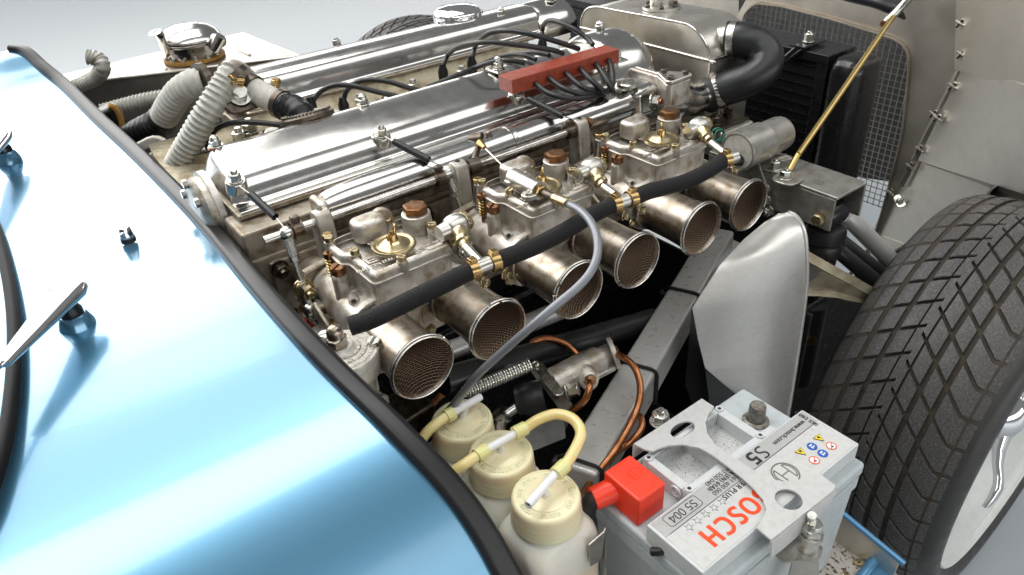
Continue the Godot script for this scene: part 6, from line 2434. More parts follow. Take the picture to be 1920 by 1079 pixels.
func build_far_side() -> void:
	var t := thing("oil_tank", "welded bare aluminium oil tank on the far side, with a domed filler cap", "oil tank", V(0.1, 0.6, -0.75))
	var top := [V(-0.0895, 0.7500, -0.8933), V(0.3042, 0.7500, -0.9272), V(0.3210, 0.7500, -0.6367), V(0.0988, 0.7500, -0.7392), V(-0.0946, 0.7500, -0.8267)]
	var poly := PackedVector2Array()
	for p in top:
		poly.append(Vector2(p.x, p.z))
	var s := sh()
	prism(s, poly, 0.28, Transform3D(Basis(), V(0, 0.47, 0)), 0.004, 2)
	put(t, "tank", s, mats.sheet_aluminium, 30)
	s = sh()
	var seam := PackedVector3Array()
	for p in top:
		seam.append(p - V(0, 0.003, 0))
	seam.append(seam[0])
	tube(s, seam, 0.0035, 8)
	put(t, "weld_seam", s, mats.sheet_aluminium)
	for q in [[V(0.0629, 0.7505, -0.8600), V(0.0840, 0.7505, -0.7530)], [V(0.2368, 0.7505, -0.8700), V(0.2445, 0.7505, -0.7193)]]:
		s = sh()
		rod(s, q[0], q[1], 0.004, 8)
		put(t, "pressed_rib", s, mats.sheet_aluminium)
	s = sh()
	hexhead(s, axis(V(0.3054, 0.7200, -0.6600), V(0.2, 0.5, 1)), 0.02, 0.012)
	put(t, "drain_plug", s, mats.zinc)
	# quick-action filler cap
	t = thing("filler_cap", "large polished quick-release filler cap with side lever, on the far oil tank", "filler cap", V(0.1504, 0.7550, -0.7793))
	var c := Transform3D(Basis().scaled(V(0.93, 0.93, 0.93)), V(0.1532, 0.7520, -0.7911))
	s = sh()
	lathe(s, [Vector2(0, 0), Vector2(0.066, 0), Vector2(0.066, 0.006), Vector2(0.060, 0.008), Vector2(0, 0.008)], c, 48)
	put(t, "cork_gasket", s, mats.cork)
	for k in 14:
		s = sh()
		ball(s, c * V(cos(TAU * k / 14) * 0.0600, 0.0085, sin(TAU * k / 14) * 0.0600), 0.005, 8)
		put(t, "gasket_screw", s, mats.zinc)
	s = sh()
	lathe(s, [Vector2(0, 0.006), Vector2(0.054, 0.006), Vector2(0.054, 0.022), Vector2(0.061, 0.024), Vector2(0.062, 0.034), Vector2(0.058, 0.038), Vector2(0, 0.038)], c, 48)
	put(t, "neck", s, mats.polished_aluminium)
	s = sh()
	lathe(s, [Vector2(0, 0.038), Vector2(0.064, 0.038), Vector2(0.067, 0.042), Vector2(0.066, 0.048), Vector2(0.058, 0.058), Vector2(0.044, 0.067), Vector2(0.025, 0.072), Vector2(0, 0.074)], c, 52)
	put(t, "lid", s, mats.polished_aluminium, 60)
	var rings := []
	for q in [[V(0.1034, 0.7700, -0.7891), 0.016], [V(0.0997, 0.7850, -0.7712), 0.017], [V(0.0950, 0.8000, -0.7641), 0.017], [V(0.0911, 0.8150, -0.7487), 0.017], [V(0.0871, 0.8250, -0.7488), 0.017], [V(0.0826, 0.8220, -0.7655), 0.015]]:
		var ring := PackedVector3Array()
		for k in 10:
			ring.append(q[0] + V(cos(TAU * k / 10) * 0.009, cos(TAU * k / 10) * 0.004, 0) + V(0, 0, q[1] * sin(TAU * k / 10)))
		rings.append(ring)
	s = sh()
	skin(s, rings)
	put(t, "lever", s, mats.polished_aluminium, 60)
	s = sh()
	rod(s, V(0.1783, 0.7750, -0.7293), V(0.1964, 0.8000, -0.7172), 0.011, 14)
	lathe(s, [Vector2(0, -0.013), Vector2(0.012, -0.013), Vector2(0.012, 0.013), Vector2(0, 0.013)], axis(V(0.1918, 0.7900, -0.7309), V(0.2, 0, 1)), 18)
	put(t, "hinge", s, mats.polished_aluminium)

	for h in [
		["thin grey corrugated hose curling up over the far tank's end", [V(-0.1025, 0.7412, -0.8000), V(-0.0711, 0.7485, -0.7900), V(-0.0438, 0.7610, -0.7700), V(-0.0294, 0.7827, -0.7400), V(-0.0297, 0.7980, -0.7500), V(-0.0456, 0.8035, -0.7600)], 0.0150, "hose_grey"],
		["grey corrugated hose lying level along the face of the far tank", [V(-0.0753, 0.7505, -0.5800), V(-0.0379, 0.7548, -0.5700), V(0.0014, 0.7577, -0.5600), V(0.0566, 0.7583, -0.5400), V(0.0824, 0.7590, -0.5300)], 0.0145, "hose_grey"],
		["long grey corrugated hose falling from the breather junction to the cam cover's end", [V(0.0540, 0.8720, -0.2000), V(0.0411, 0.8642, -0.1950), V(0.0111, 0.8382, -0.1900), V(-0.0158, 0.8057, -0.2000), V(-0.0416, 0.7681, -0.2200), V(-0.0594, 0.7304, -0.2500), V(-0.0684, 0.6839, -0.2900)], 0.0190, "hose_grey"]]:
		t = thing("corrugated_hose", h[0], "hose", h[1][1], "grey corrugated hoses")
		s = sh()
		corrugated(s, smooth(h[1], 10), h[2], 0.0062 if h[2] < 0.018 else 0.0078, 0.0024)
		put(t, "hose", s, mats[h[3]], 60)
	t = thing("corrugated_hose", "fat grey corrugated hose ending in a wrinkled black rubber cuff", "hose", V(-0.0105, 0.8220, -0.2700), "grey corrugated hoses")
	s = sh()
	corrugated(s, smooth([V(0.0464, 0.8324, -0.3300), V(0.0290, 0.8294, -0.3400), V(0.0114, 0.8156, -0.3600), V(-0.0046, 0.7924, -0.3800), V(-0.0155, 0.7707, -0.4000)], 10), 0.0225, 0.0085, 0.0016)
	put(t, "hose", s, mats.cloth_tape, 60)
	s = sh()
	corrugated(s, smooth([V(-0.0117, 0.7750, -0.4000), V(-0.0223, 0.7581, -0.4200), V(-0.0430, 0.7427, -0.4500), V(-0.0620, 0.7216, -0.4900), V(-0.0732, 0.6954, -0.5300)], 10), 0.0235, 0.012, 0.0030)
	put(t, "rubber_cuff", s, mats.black_rubber, 60)
	s = sh()
	tube(s, smooth([V(0.0337, 0.8396, -0.3300), V(0.0346, 0.8346, -0.3220), V(0.0374, 0.8265, -0.3150)], 3), 0.004, 8)
	rod(s, V(0.0362, 0.8358, -0.3260), V(0.0464, 0.8345, -0.3280), 0.026, 22)
	put(t, "hose_clip", s, mats.dark_steel)
	# junction where the hoses meet
	t = thing("breather_junction", "cast elbow junction with brass-screwed clips where the corrugated hoses meet", "pipe junction", V(0.0543, 0.8614, -0.2000))
	s = sh()
	tube(s, smooth([V(0.0472, 0.8691, -0.2000), V(0.0596, 0.8678, -0.2100), V(0.0714, 0.8543, -0.2200), V(0.0785, 0.8417, -0.2200)], 5), 0.019, 20)
	put(t, "elbow", s, mats.cast)
	s = sh()
	rod(s, V(0.0506, 0.8706, -0.2000), V(0.0538, 0.8637, -0.1970), 0.0235, 24)
	put(t, "band", s, mats.dark_steel)
	s = sh()
	rod(s, V(0.0486, 0.8673, -0.1800), V(0.0596, 0.8631, -0.1800), 0.005, 12)
	slotted(s, axis(V(0.0474, 0.8683, -0.1800), V(-1, 0.2, 0.4)), 0.007, 0.006)
	put(t, "band_screw", s, mats.brass)
	s = sh()
	prism(s, oblong(0.060, 0.040, 0.018, 6), 0.006, axis(V(0.0529, 0.8350, -0.1900), V(0.1, 0.6, 0.6)), 0.001)
	put(t, "flange", s, mats.dark_steel)
	s = sh()
	hexhead(s, axis(V(0.0510, 0.8436, -0.1850), V(0.0, 0.6, 0.6)), 0.020, 0.012, 0.016)
	put(t, "flange_bolt", s, mats.zinc)
	# taped hose down to the near cam cover
	t = thing("taped_hose", "short breather hose wrapped in white cloth tape, with black rubber ends", "hose", V(0.0795, 0.8378, -0.1600))
	s = sh()
	corrugated(s, smooth([V(0.0732, 0.8445, -0.2000), V(0.0812, 0.8379, -0.1800), V(0.0897, 0.8314, -0.1600), V(0.0964, 0.8277, -0.1400)], 10), 0.0185, 0.009, 0.0008)
	put(t, "taped_part", s, mats.cloth_tape, 60)
	s = sh()
	corrugated(s, smooth([V(0.0947, 0.8284, -0.1450), V(0.1021, 0.8264, -0.1300), V(0.1039, 0.8242, -0.1100), V(0.1038, 0.8154, -0.1000)], 10), 0.0195, 0.010, 0.0024)
	put(t, "rubber_end", s, mats.black_rubber, 60)
	for q in [[V(0.0717, 0.8465, -0.2030), V(0.0756, 0.8428, -0.1950)], [V(0.0931, 0.8294, -0.1520), V(0.0961, 0.8278, -0.1430)]]:
		s = sh()
		rod(s, q[0], q[1], 0.0212, 26)
		put(t, "clip", s, mats.dark_steel)
	s = sh()
	rod(s, V(0.1009, 0.8508, -0.1700), V(0.0935, 0.8384, -0.1650), 0.004, 10)
	hexhead(s, axis(V(0.1009, 0.8508, -0.1700), V(0, 1, 0.1)), 0.012, 0.008)
	put(t, "brass_screw", s, mats.brass)
	t = thing("breather_flange", "round dark flange with a knurled rim on top of the near cam cover", "flange", V(0.1004, 0.8250, -0.0790))
	s = sh()
	lathe(s, [Vector2(0, 0), Vector2(0.037, 0), Vector2(0.037, 0.005), Vector2(0.034, 0.007), Vector2(0.030, 0.010), Vector2(0.028, 0.010), Vector2(0.020, 0.007), Vector2(0, 0.007)], Transform3D(Basis(Vector3.RIGHT, -0.3), V(0.1028, 0.8220, -0.0822)), 44)
	put(t, "disc", s, mats.dark_steel)
	s = sh()
	for k in 40:
		ball(s, V(0.1028, 0.8220, -0.0822) + Basis(Vector3.RIGHT, -0.3) * V(cos(TAU * k / 40) * 0.0322, 0.0090, sin(TAU * k / 40) * 0.0322), 0.0022, 6)
	var kn := put(t, "knurled_rim", s, mats.dark_steel)
	kn.set_meta("kind", "stuff")
	# black box and buckle beside the seal
	t = thing("relay_box", "black box with an amber edge, tucked behind the seal below the corrugated hoses", "electrical box", V(-0.0860, 0.7847, -0.4200))
	s = sh()
	box(s, V(0.040, 0.050, 0.03), Transform3D(Basis(Vector3.FORWARD, -0.2), V(-0.0713, 0.7446, -0.5400)), 0.006, 3)
	put(t, "box", s, mats.black_paint)
	s = sh()
	tube(s, smooth([V(-0.0705, 0.7760, -0.5200), V(-0.0620, 0.7682, -0.5200), V(-0.0592, 0.7505, -0.5200), V(-0.0620, 0.7341, -0.5200)], 4), 0.005, 8)
	put(t, "amber_edge", s, mats.cork)
	t = thing("steel_buckle", "pale open metal buckle lying against the black seal", "buckle", V(-0.0754, 0.7905, -0.2200))
	s = sh()
	var bl := smooth([V(-0.0722, 0.7495, -0.3600), V(-0.0482, 0.7577, -0.3500), V(-0.0368, 0.7512, -0.3400), V(-0.0435, 0.7426, -0.3400), V(-0.0637, 0.7330, -0.3450), V(-0.0737, 0.7327, -0.3500)], 3)
	strip(s, bl, oblong(0.010, 0.014, 0.003, 2), Vector3.UP)
	put(t, "loop", s, mats.cloth_tape)
	# bulge of the head seen behind the hoses
	t = thing("engine_mount_casting", "stained cast bracket at the rear of the cylinder head, behind the hoses", "engine casting", V(-0.06, 0.6, -0.2))
	s = sh()
	boxat(s, V(-0.074, 0.50, -0.44), V(0.05, 0.70, -0.09), 0.01)
	put(t, "casting", s, mats.head_cast)
	s = sh()
	nut_on_stud(s, Transform3D(Basis(), V(0.0692, 0.7701, -0.2400)), 0.020, 0.012, 0.006)
	put(t, "nut", s, mats.zinc)


# ---------- ignition leads, fuel hose, throttle gear, odds and ends ----------

func build_small_things() -> void:
	var t := thing("lead_block", "rust-red moulded block that gathers the black ignition leads on the near cam cover", "cable holder", V(0.45, 0.84, 0.03))
	var a := V(0.3410, 0.8520, 0.0492)
	var b := V(0.5365, 0.8520, 0.0534)
	var d := (b - a).normalized()
	var side := d.cross(Vector3.UP).normalized()
	var s := sh()
	box(s, V(0.033, 0.020, a.distance_to(b)), Transform3D(Basis(side, side.cross(d) * -1.0, -d).orthonormalized() * Basis(Vector3.FORWARD, 0.0), (a + b) / 2 - V(0, 0.010, 0)), 0.0012)
	put(t, "block", s, mats.bakelite)
	for q in [V(0.3845, 0.8360, -0.0262), V(0.3793, 0.8280, 0.0274), V(0.5443, 0.8320, 0.0572), V(0.5763, 0.8400, -0.0000)]:
		s = sh()
		box(s, V(0.022, 0.003, 0.026), Transform3D(Basis(), q), 0.001)
		put(t, "lug", s, mats.zinc)
		s = sh()
		nut_on_stud(s, Transform3D(Basis(Vector3.UP, q.x * 7), q + V(0, 0.0015, 0)), 0.0120, 0.008, 0.004)
		put(t, "lug_nut", s, mats.zinc)
	var lead_no := 0
	for l in [
		["first black lead out of the red block's near side, reaching lowest", [V(0.3914, 0.8360, 0.0348), V(0.3799, 0.8380, 0.0650), V(0.3787, 0.8320, 0.0894), V(0.3858, 0.8280, 0.1113), V(0.4078, 0.8220, 0.1189), V(0.4431, 0.8150, 0.1148), V(0.5011, 0.8000, 0.0840)], false],
		["second black lead out of the red block's near side", [V(0.4137, 0.8380, 0.0400), V(0.4029, 0.8400, 0.0686), V(0.4014, 0.8340, 0.0966), V(0.4111, 0.8280, 0.1131), V(0.4357, 0.8200, 0.1151), V(0.4942, 0.8050, 0.0911)], false],
		["third black lead out of the red block's near side", [V(0.4468, 0.8380, 0.0399), V(0.4320, 0.8400, 0.0724), V(0.4283, 0.8340, 0.0959), V(0.4358, 0.8260, 0.1118), V(0.4765, 0.8120, 0.1053)], false],
		["fourth black lead out of the red block's near side", [V(0.4748, 0.8380, 0.0408), V(0.4586, 0.8400, 0.0730), V(0.4501, 0.8340, 0.1026), V(0.4570, 0.8220, 0.1172), V(0.4743, 0.8100, 0.1077)], false],
		["fifth black lead out of the red block's near side", [V(0.5041, 0.8380, 0.0422), V(0.4886, 0.8400, 0.0729), V(0.4745, 0.8340, 0.1048), V(0.4708, 0.8220, 0.1220), V(0.4816, 0.8100, 0.1153)], false],
		["last black lead out of the red block's near side, nearest the drum", [V(0.5300, 0.8380, 0.0433), V(0.5144, 0.8400, 0.0712), V(0.4981, 0.8340, 0.0952), V(0.4839, 0.8240, 0.1114), V(0.4802, 0.8120, 0.1124)], false],
		["black lead arching over to the foremost spark plug", [V(0.5353, 0.8480, 0.0139), V(0.5381, 0.8550, -0.0062), V(0.5315, 0.8660, -0.0295), V(0.5320, 0.8700, -0.0632), V(0.5461, 0.8620, -0.1056), V(0.6145, 0.8223, -0.2050), V(0.6124, 0.8020, -0.2050), V(0.6118, 0.7869, -0.2050)], true],
		["black lead in a long high arch to the second plug from the front", [V(0.5057, 0.8480, 0.0142), V(0.4804, 0.8600, 0.0157), V(0.4357, 0.8800, 0.0067), V(0.4169, 0.8850, -0.0254), V(0.4143, 0.8800, -0.0617), V(0.4195, 0.8650, -0.1051), V(0.4667, 0.8198, -0.2050), V(0.4584, 0.8035, -0.2050), V(0.4556, 0.7877, -0.2050)], true],
		["black lead in the lowest long arch, to the third plug from the front", [V(0.4735, 0.8480, 0.0149), V(0.4530, 0.8580, 0.0151), V(0.4142, 0.8700, 0.0021), V(0.3801, 0.8760, -0.0289), V(0.3724, 0.8700, -0.0659), V(0.3842, 0.8500, -0.1293), V(0.4110, 0.8176, -0.2050), V(0.3996, 0.8032, -0.2050), V(0.3965, 0.7869, -0.2050)], true],
		["short black lead bowing behind the red block, uppermost", [V(0.4615, 0.8450, -0.0017), V(0.4566, 0.8450, -0.0274), V(0.4576, 0.8350, -0.0690), V(0.4668, 0.8150, -0.1251), V(0.4271, 0.8180, -0.1000)], false],
		["short black lead bowing behind the red block, middle", [V(0.4387, 0.8430, -0.0054), V(0.4324, 0.8460, -0.0291), V(0.4367, 0.8380, -0.0688), V(0.4496, 0.8150, -0.1312), V(0.3811, 0.8202, -0.1000), V(0.3472, 0.8135, -0.1100)], false],
		["black lead bowing low behind the red block, along the valley", [V(0.4186, 0.8420, -0.0055), V(0.4025, 0.8460, -0.0229), V(0.3985, 0.8380, -0.0585), V(0.3934, 0.8200, -0.1032), V(0.3459, 0.8161, -0.1000), V(0.3078, 0.8090, -0.1100)], false],
		["black lead rising to the fourth plug from the front, left of the filler flange", [V(0.3309, 0.7891, -0.1200), V(0.2939, 0.8046, -0.1400), V(0.2720, 0.8146, -0.1600), V(0.2528, 0.8180, -0.1800), V(0.2333, 0.8152, -0.1950), V(0.2186, 0.8067, -0.2000), V(0.2127, 0.7917, -0.2050), V(0.2099, 0.7778, -0.2050)], true],
		["black lead rising to the plug beside the round flange", [V(0.2658, 0.8023, -0.1200), V(0.2375, 0.8129, -0.1400), V(0.2139, 0.8222, -0.1600), V(0.1933, 0.8243, -0.1800), V(0.1781, 0.8152, -0.2000), V(0.1638, 0.8035, -0.2050), V(0.1577, 0.7917, -0.2050)], true],
		["black lead to the rearmost plug, beside the long corrugated hose", [V(0.0892, 0.8082, -0.1100), V(0.0726, 0.8125, -0.1200), V(0.0507, 0.8162, -0.1400), V(0.0293, 0.8153, -0.1650), V(0.0143, 0.8063, -0.1900), V(0.0051, 0.7935, -0.2050), V(-0.0022, 0.7812, -0.2050)], true]]:
		t = thing("ignition_lead", l[0], "cable", l[1][0], "black ignition leads")
		s = sh()
		tube(s, smooth(l[1], 8), 0.0040, 14)
		put(t, "cable", s, mats.matt_rubber, 60)
		if l[2]:
			var e: Vector3 = l[1][-1]
			s = sh()
			lathe(s, [Vector2(0, -0.012), Vector2(0.0085, -0.012), Vector2(0.0085, 0.006), Vector2(0.0065, 0.012), Vector2(0.0050, 0.018), Vector2(0, 0.018)], Transform3D(Basis(), e), 20)
			put(t, "boot", s, mats.black_rubber)
	fuel_hose()
	regulator()
	cables()


func fuel_hose() -> void:
	var t := thing("fuel_hose", "black braided fuel hose with brass clips running along the front of all three carburettors", "fuel hose", V(0.0923, 0.7850, 0.3324))
	var segs := [
		[V(-0.0489, 0.7720, 0.3204), V(-0.0324, 0.7740, 0.3265), V(-0.0119, 0.7780, 0.3317), V(0.0221, 0.7820, 0.3344), V(0.0519, 0.7840, 0.3356), V(0.0807, 0.7860, 0.3361)],
		[V(0.1052, 0.7860, 0.3382), V(0.1281, 0.7840, 0.3380), V(0.1646, 0.7810, 0.3357), V(0.2041, 0.7810, 0.3323), V(0.2408, 0.7840, 0.3299), V(0.2770, 0.7870, 0.3322)],
		[V(0.2994, 0.7870, 0.3355), V(0.3296, 0.7840, 0.3319), V(0.3601, 0.7800, 0.3326), V(0.3878, 0.7790, 0.3366), V(0.4203, 0.7830, 0.3408), V(0.4533, 0.7880, 0.3410)]]
	for g in segs:
		var s := sh()
		tube(s, smooth(g, 10), 0.0093, 28, true, 16.0)
		put(t, "braided_hose", s, mats.braid, 60)
	var tees := [[segs[0][-1], segs[1][0], V(0.0971, 0.7980, 0.2892), V(0.0957, 0.7920, 0.3020)], [segs[1][-1], segs[2][0], V(0.2929, 0.7980, 0.2844), V(0.2913, 0.7920, 0.2987)], [segs[2][-1], V(0.4698, 0.7880, 0.3439), V(0.4768, 0.7990, 0.2881), V(0.4712, 0.7940, 0.3046)]]
	var banjos := [V(0.1053, 0.8000, 0.2724), V(0.3022, 0.8000, 0.2669), V(0.4875, 0.8000, 0.2691)]
	for i in 3:
		var a: Vector3 = tees[i][0]
		var b: Vector3 = tees[i][1]
		var m := (a + b) / 2
		var s := sh()
		rod(s, a, b, 0.0078, 24)
		put(t, "tee", s, mats.satin_aluminium)
		for q in [a, b]:
			if i == 2 and q == b:
				continue
			s = sh()
			var d := (b - a).normalized()
			lathe(s, [Vector2(0.009, -0.0045), Vector2(0.0103, -0.0045), Vector2(0.0103, 0.0045), Vector2(0.009, 0.0045)], axis(q, d), 30, true)
			var band := put(t, "brass_clip", s, mats.brass)
			s = sh()
			box(s, V(0.008, 0.005, 0.008), Transform3D(Basis(), q + V(0.0, 0.0115, 0.001)), 0.001)
			put(band, "clip_ear", s, mats.brass)
			s = sh()
			hexhead(s, axis(q + V(0.006, -0.013, 0.008), V(0.4, 0, 1)), 0.0075, 0.005, 0.006)
			put(band, "clip_nut", s, mats.gold_passivate)
		s = sh()
		rod(s, tees[i][3], m, 0.0050, 16)
		put(t, "spur_pipe", s, mats.zinc)
		s = sh()
		lathe(s, [Vector2(0, 0), Vector2(0.0095, 0), Vector2(0.0100, 0.004), Vector2(0.0075, 0.012), Vector2(0.0085, 0.013), Vector2(0.0085, 0.018), Vector2(0.0060, 0.020), Vector2(0.0055, 0.024), Vector2(0, 0.024)], axis(banjos[i].lerp(tees[i][3], 0.25), tees[i][3] - banjos[i]), 26)
		put(t, "spur_ferrule", s, mats.gold_passivate)
		s = sh()
		var side := V(1.0, 0.05, -0.05).normalized()
		lathe(s, [Vector2(0, -0.022), Vector2(0.0085, -0.022), Vector2(0.0095, -0.011), Vector2(0.0120, -0.009), Vector2(0.0134, -0.004), Vector2(0.0134, 0.004), Vector2(0.0118, 0.008), Vector2(0, 0.008)], axis(banjos[i], side), 30)
		put(t, "banjo", s, mats.satin_aluminium)
		s = sh()
		hexhead(s, axis(banjos[i] + side * 0.009, side), 0.0170, 0.007, 0.0115)
		put(t, "banjo_bolt", s, mats.gold_passivate)


func regulator() -> void:
	var t := thing("fuel_regulator", "round pale cast fuel regulator cap with raised ring lettering, next to the black seal", "fuel regulator", V(-0.0359, 0.6600, 0.2325))
	var c := Transform3D(Basis(), V(-0.0547, 0.7350, 0.3040))
	var s := sh()
	lathe(s, [Vector2(0, -0.055), Vector2(0.024, -0.055), Vector2(0.027, -0.030), Vector2(0.0345, -0.022), Vector2(0.0345, -0.0085), Vector2(0.0335, -0.0080), Vector2(0.0345, -0.0075), Vector2(0.0345, -0.001), Vector2(0.0335, 0.0015), Vector2(0.0310, 0.0020), Vector2(0.0305, 0.0012), Vector2(0.0300, 0.0020), Vector2(0.0245, 0.0028), Vector2(0.0240, 0.0020), Vector2(0.0235, 0.0030), Vector2(0.0185, 0.0040), Vector2(0.0180, 0.0032), Vector2(0.0175, 0.0044), Vector2(0.0130, 0.0060), Vector2(0.0100, 0.0090), Vector2(0, 0.0095)], c, 60)
	put(t, "body", s, mats.white_cast, 35)
	# lugs: square ears and an outlet block
	for k in 3:
		var a := [0.35, 2.45, 4.6][k] as float
		s = sh()
		lathe(s, [Vector2(0, -0.030), Vector2(0.0085, -0.030), Vector2(0.0085, 0.0005), Vector2(0, 0.0005)], c.translated_local(V(cos(a) * 0.0305, 0, sin(a) * 0.0305)), 18)
		put(t, "ear", s, mats.white_cast)
		s = sh()
		slotted(s, c.translated_local(V(cos(a) * 0.0305, 0.0006, sin(a) * 0.0305)) * Transform3D(Basis(Vector3.UP, a * 2), Vector3.ZERO), 0.0068, 0.0062)
		put(t, "slotted_screw", s, mats.zinc)
	s = sh()
	box(s, V(0.034, 0.030, 0.026), Transform3D(Basis(Vector3.UP, 0.3), V(-0.0382, 0.6680, 0.2801)), 0.003)
	put(t, "outlet_block", s, mats.white_cast)
	s = sh()
	box(s, V(0.030, 0.012, 0.022), Transform3D(Basis(Vector3.UP, 0.3), V(-0.0404, 0.6880, 0.1979)), 0.003)
	put(t, "outlet_block", s, mats.white_cast)
	s = sh()
	lathe(s, [Vector2(0, 0), Vector2(0.0065, 0), Vector2(0.0065, 0.001), Vector2(0, 0.001)], axis(V(-0.0353, 0.6600, 0.2861), V(0.1, 0.0, 1)), 18)
	put(t, "outlet_bore", s, mats.throat_dark)
	s = sh()
	hexhead(s, c.translated_local(V(-0.003, 0.009, -0.002)), 0.0185, 0.010)
	lathe(s, [Vector2(0, 0.018), Vector2(0.0082, 0.018), Vector2(0.0082, 0.024), Vector2(0.0068, 0.029), Vector2(0.0035, 0.0315), Vector2(0, 0.032)], c.translated_local(V(-0.003, 0, -0.002)), 24)
	put(t, "acorn_nut", s, mats.trumpet)
	for w in [["FILTER-KING", 0.0275, -1.15, 0.0046, 0.0022], ["REGULATOR", 0.0272, 1.05, 0.0046, 0.0022], ["BREVETTATO", 0.0212, -0.95, 0.0038, 0.0034], ["PATENTED", 0.0212, 1.2, 0.0040, 0.0034], ["PRIX", 0.0275, 2.6, 0.0046, 0.0022], ["ALL RIGHTS", 0.0153, -0.8, 0.0034, 0.0048], ["USINE MODENA", 0.0153, 1.2, 0.0034, 0.0048]]:
		var text: String = w[0]
		for k in text.length():
			if text[k] == " ":
				continue
			var a: float = w[2] + (k - text.length() / 2.0) * w[3] * 0.92 / w[1]
			var o := MeshInstance3D.new()
			o.name = "raised_letter"
			o.mesh = lettering(text[k], w[3], 0.0014, true)
			o.mesh.material = mats.white_cast
			var out := V(cos(a), 0, sin(a))
			# the letters' heads point outwards
			o.transform = Transform3D(Basis(out.cross(Vector3.UP), out, Vector3.UP).orthonormalized() if false else Basis(V(-sin(a), 0, cos(a)), -out, Vector3.UP), c.origin + out * w[1] + V(0, w[4], 0) - base_of(t))
			t.add_child(o, true)
	# small capped stud beside it and the wires behind
	s = sh()
	rod(s, V(-0.0264, 0.6900, 0.2112), V(-0.0246, 0.7050, 0.2136), 0.0045, 12)
	lathe(s, [Vector2(0, 0), Vector2(0.0085, 0), Vector2(0.0090, 0.002), Vector2(0.0070, 0.005), Vector2(0, 0.005)], Transform3D(Basis(), V(-0.0249, 0.7020, 0.2131)), 20)
	slotted(s, Transform3D(Basis(Vector3.UP, 1.2), V(-0.0232, 0.7060, 0.2114)), 0.0055, 0.008)
	put(t, "side_stud", s, mats.gold_passivate)
	for q in [["red", [V(-0.0494, 0.6850, 0.1442), V(-0.0435, 0.6900, 0.1586), V(-0.0400, 0.6900, 0.1754), V(-0.0372, 0.6800, 0.1788)], "wire_red"], ["brown", [V(-0.0423, 0.6800, 0.1328), V(-0.0347, 0.6880, 0.1572), V(-0.0308, 0.6880, 0.1745), V(-0.0303, 0.6780, 0.1786)], "wire_brown"], ["black", [V(-0.0508, 0.6800, 0.1449), V(-0.0467, 0.6850, 0.1590), V(-0.0432, 0.6850, 0.1743), V(-0.0413, 0.6780, 0.1769)], "matt_rubber"]]:
		t = thing("loom_wire", "thin %s wire looping out behind the round regulator" % q[0], "wire", q[1][1])
		s = sh()
		tube(s, smooth(q[1], 6), 0.0020, 10)
		put(t, "strand", s, mats[q[2]])
	# dull box low beside the first trumpet
	t = thing("junction_box", "dull grey metal box low down beside the farthest reservoir", "metal box", V(0.0088, 0.6000, 0.2754))
	s = sh()
	box(s, V(0.06, 0.05, 0.05), Transform3D(Basis(Vector3.UP, 0.1), V(0.0034, 0.5900, 0.2819)), 0.004)
	put(t, "box", s, mats.dark_steel)
	s = sh()
	hexhead(s, axis(V(-0.0183, 0.6300, 0.2757), V(0.5, 0.4, 0.7)), 0.013, 0.008, 0.011)
	put(t, "bolt", s, mats.zinc)


func cables() -> void:
	var t := thing("throttle_cable", "long grey sleeved throttle cable curving from its bracket down past the trumpets", "control cable", V(0.2193, 0.8000, 0.3325))
	var s := sh()
	tube(s, smooth([V(0.2173, 0.8030, 0.2794), V(0.2122, 0.8080, 0.3113), V(0.2081, 0.8120, 0.3352), V(0.2030, 0.8150, 0.3594), V(0.1936, 0.8160, 0.3841), V(0.1825, 0.8120, 0.4048), V(0.1696, 0.8040, 0.4196), V(0.1542, 0.7950, 0.4274), V(0.1355, 0.7860, 0.4289), V(0.1103, 0.7750, 0.4260), V(0.0855, 0.7550, 0.4159), V(0.0667, 0.7250, 0.3961), V(0.0467, 0.6900, 0.3745), V(0.0353, 0.6400, 0.3442), V(0.0153, 0.5800, 0.3096)], 9), 0.0042, 16)
	put(t, "sleeve", s, mats.steel_sleeve, 60)
	s = sh()
	rod(s, V(0.2173, 0.8030, 0.2794), V(0.2121, 0.8080, 0.3096), 0.0046, 14)
	put(t, "dark_end", s, mats.dark_steel)
	s = sh()
	rod(s, V(0.2123, 0.8075, 0.3066), V(0.2081, 0.8120, 0.3335), 0.0060, 18)
	put(t, "brass_ferrule", s, mats.gold_passivate)
	s = sh()
	rod(s, V(0.2477, 0.8020, 0.1185), V(0.2210, 0.8010, 0.2196), 0.0011, 8)
	put(t, "inner_wire", s, mats.zinc)


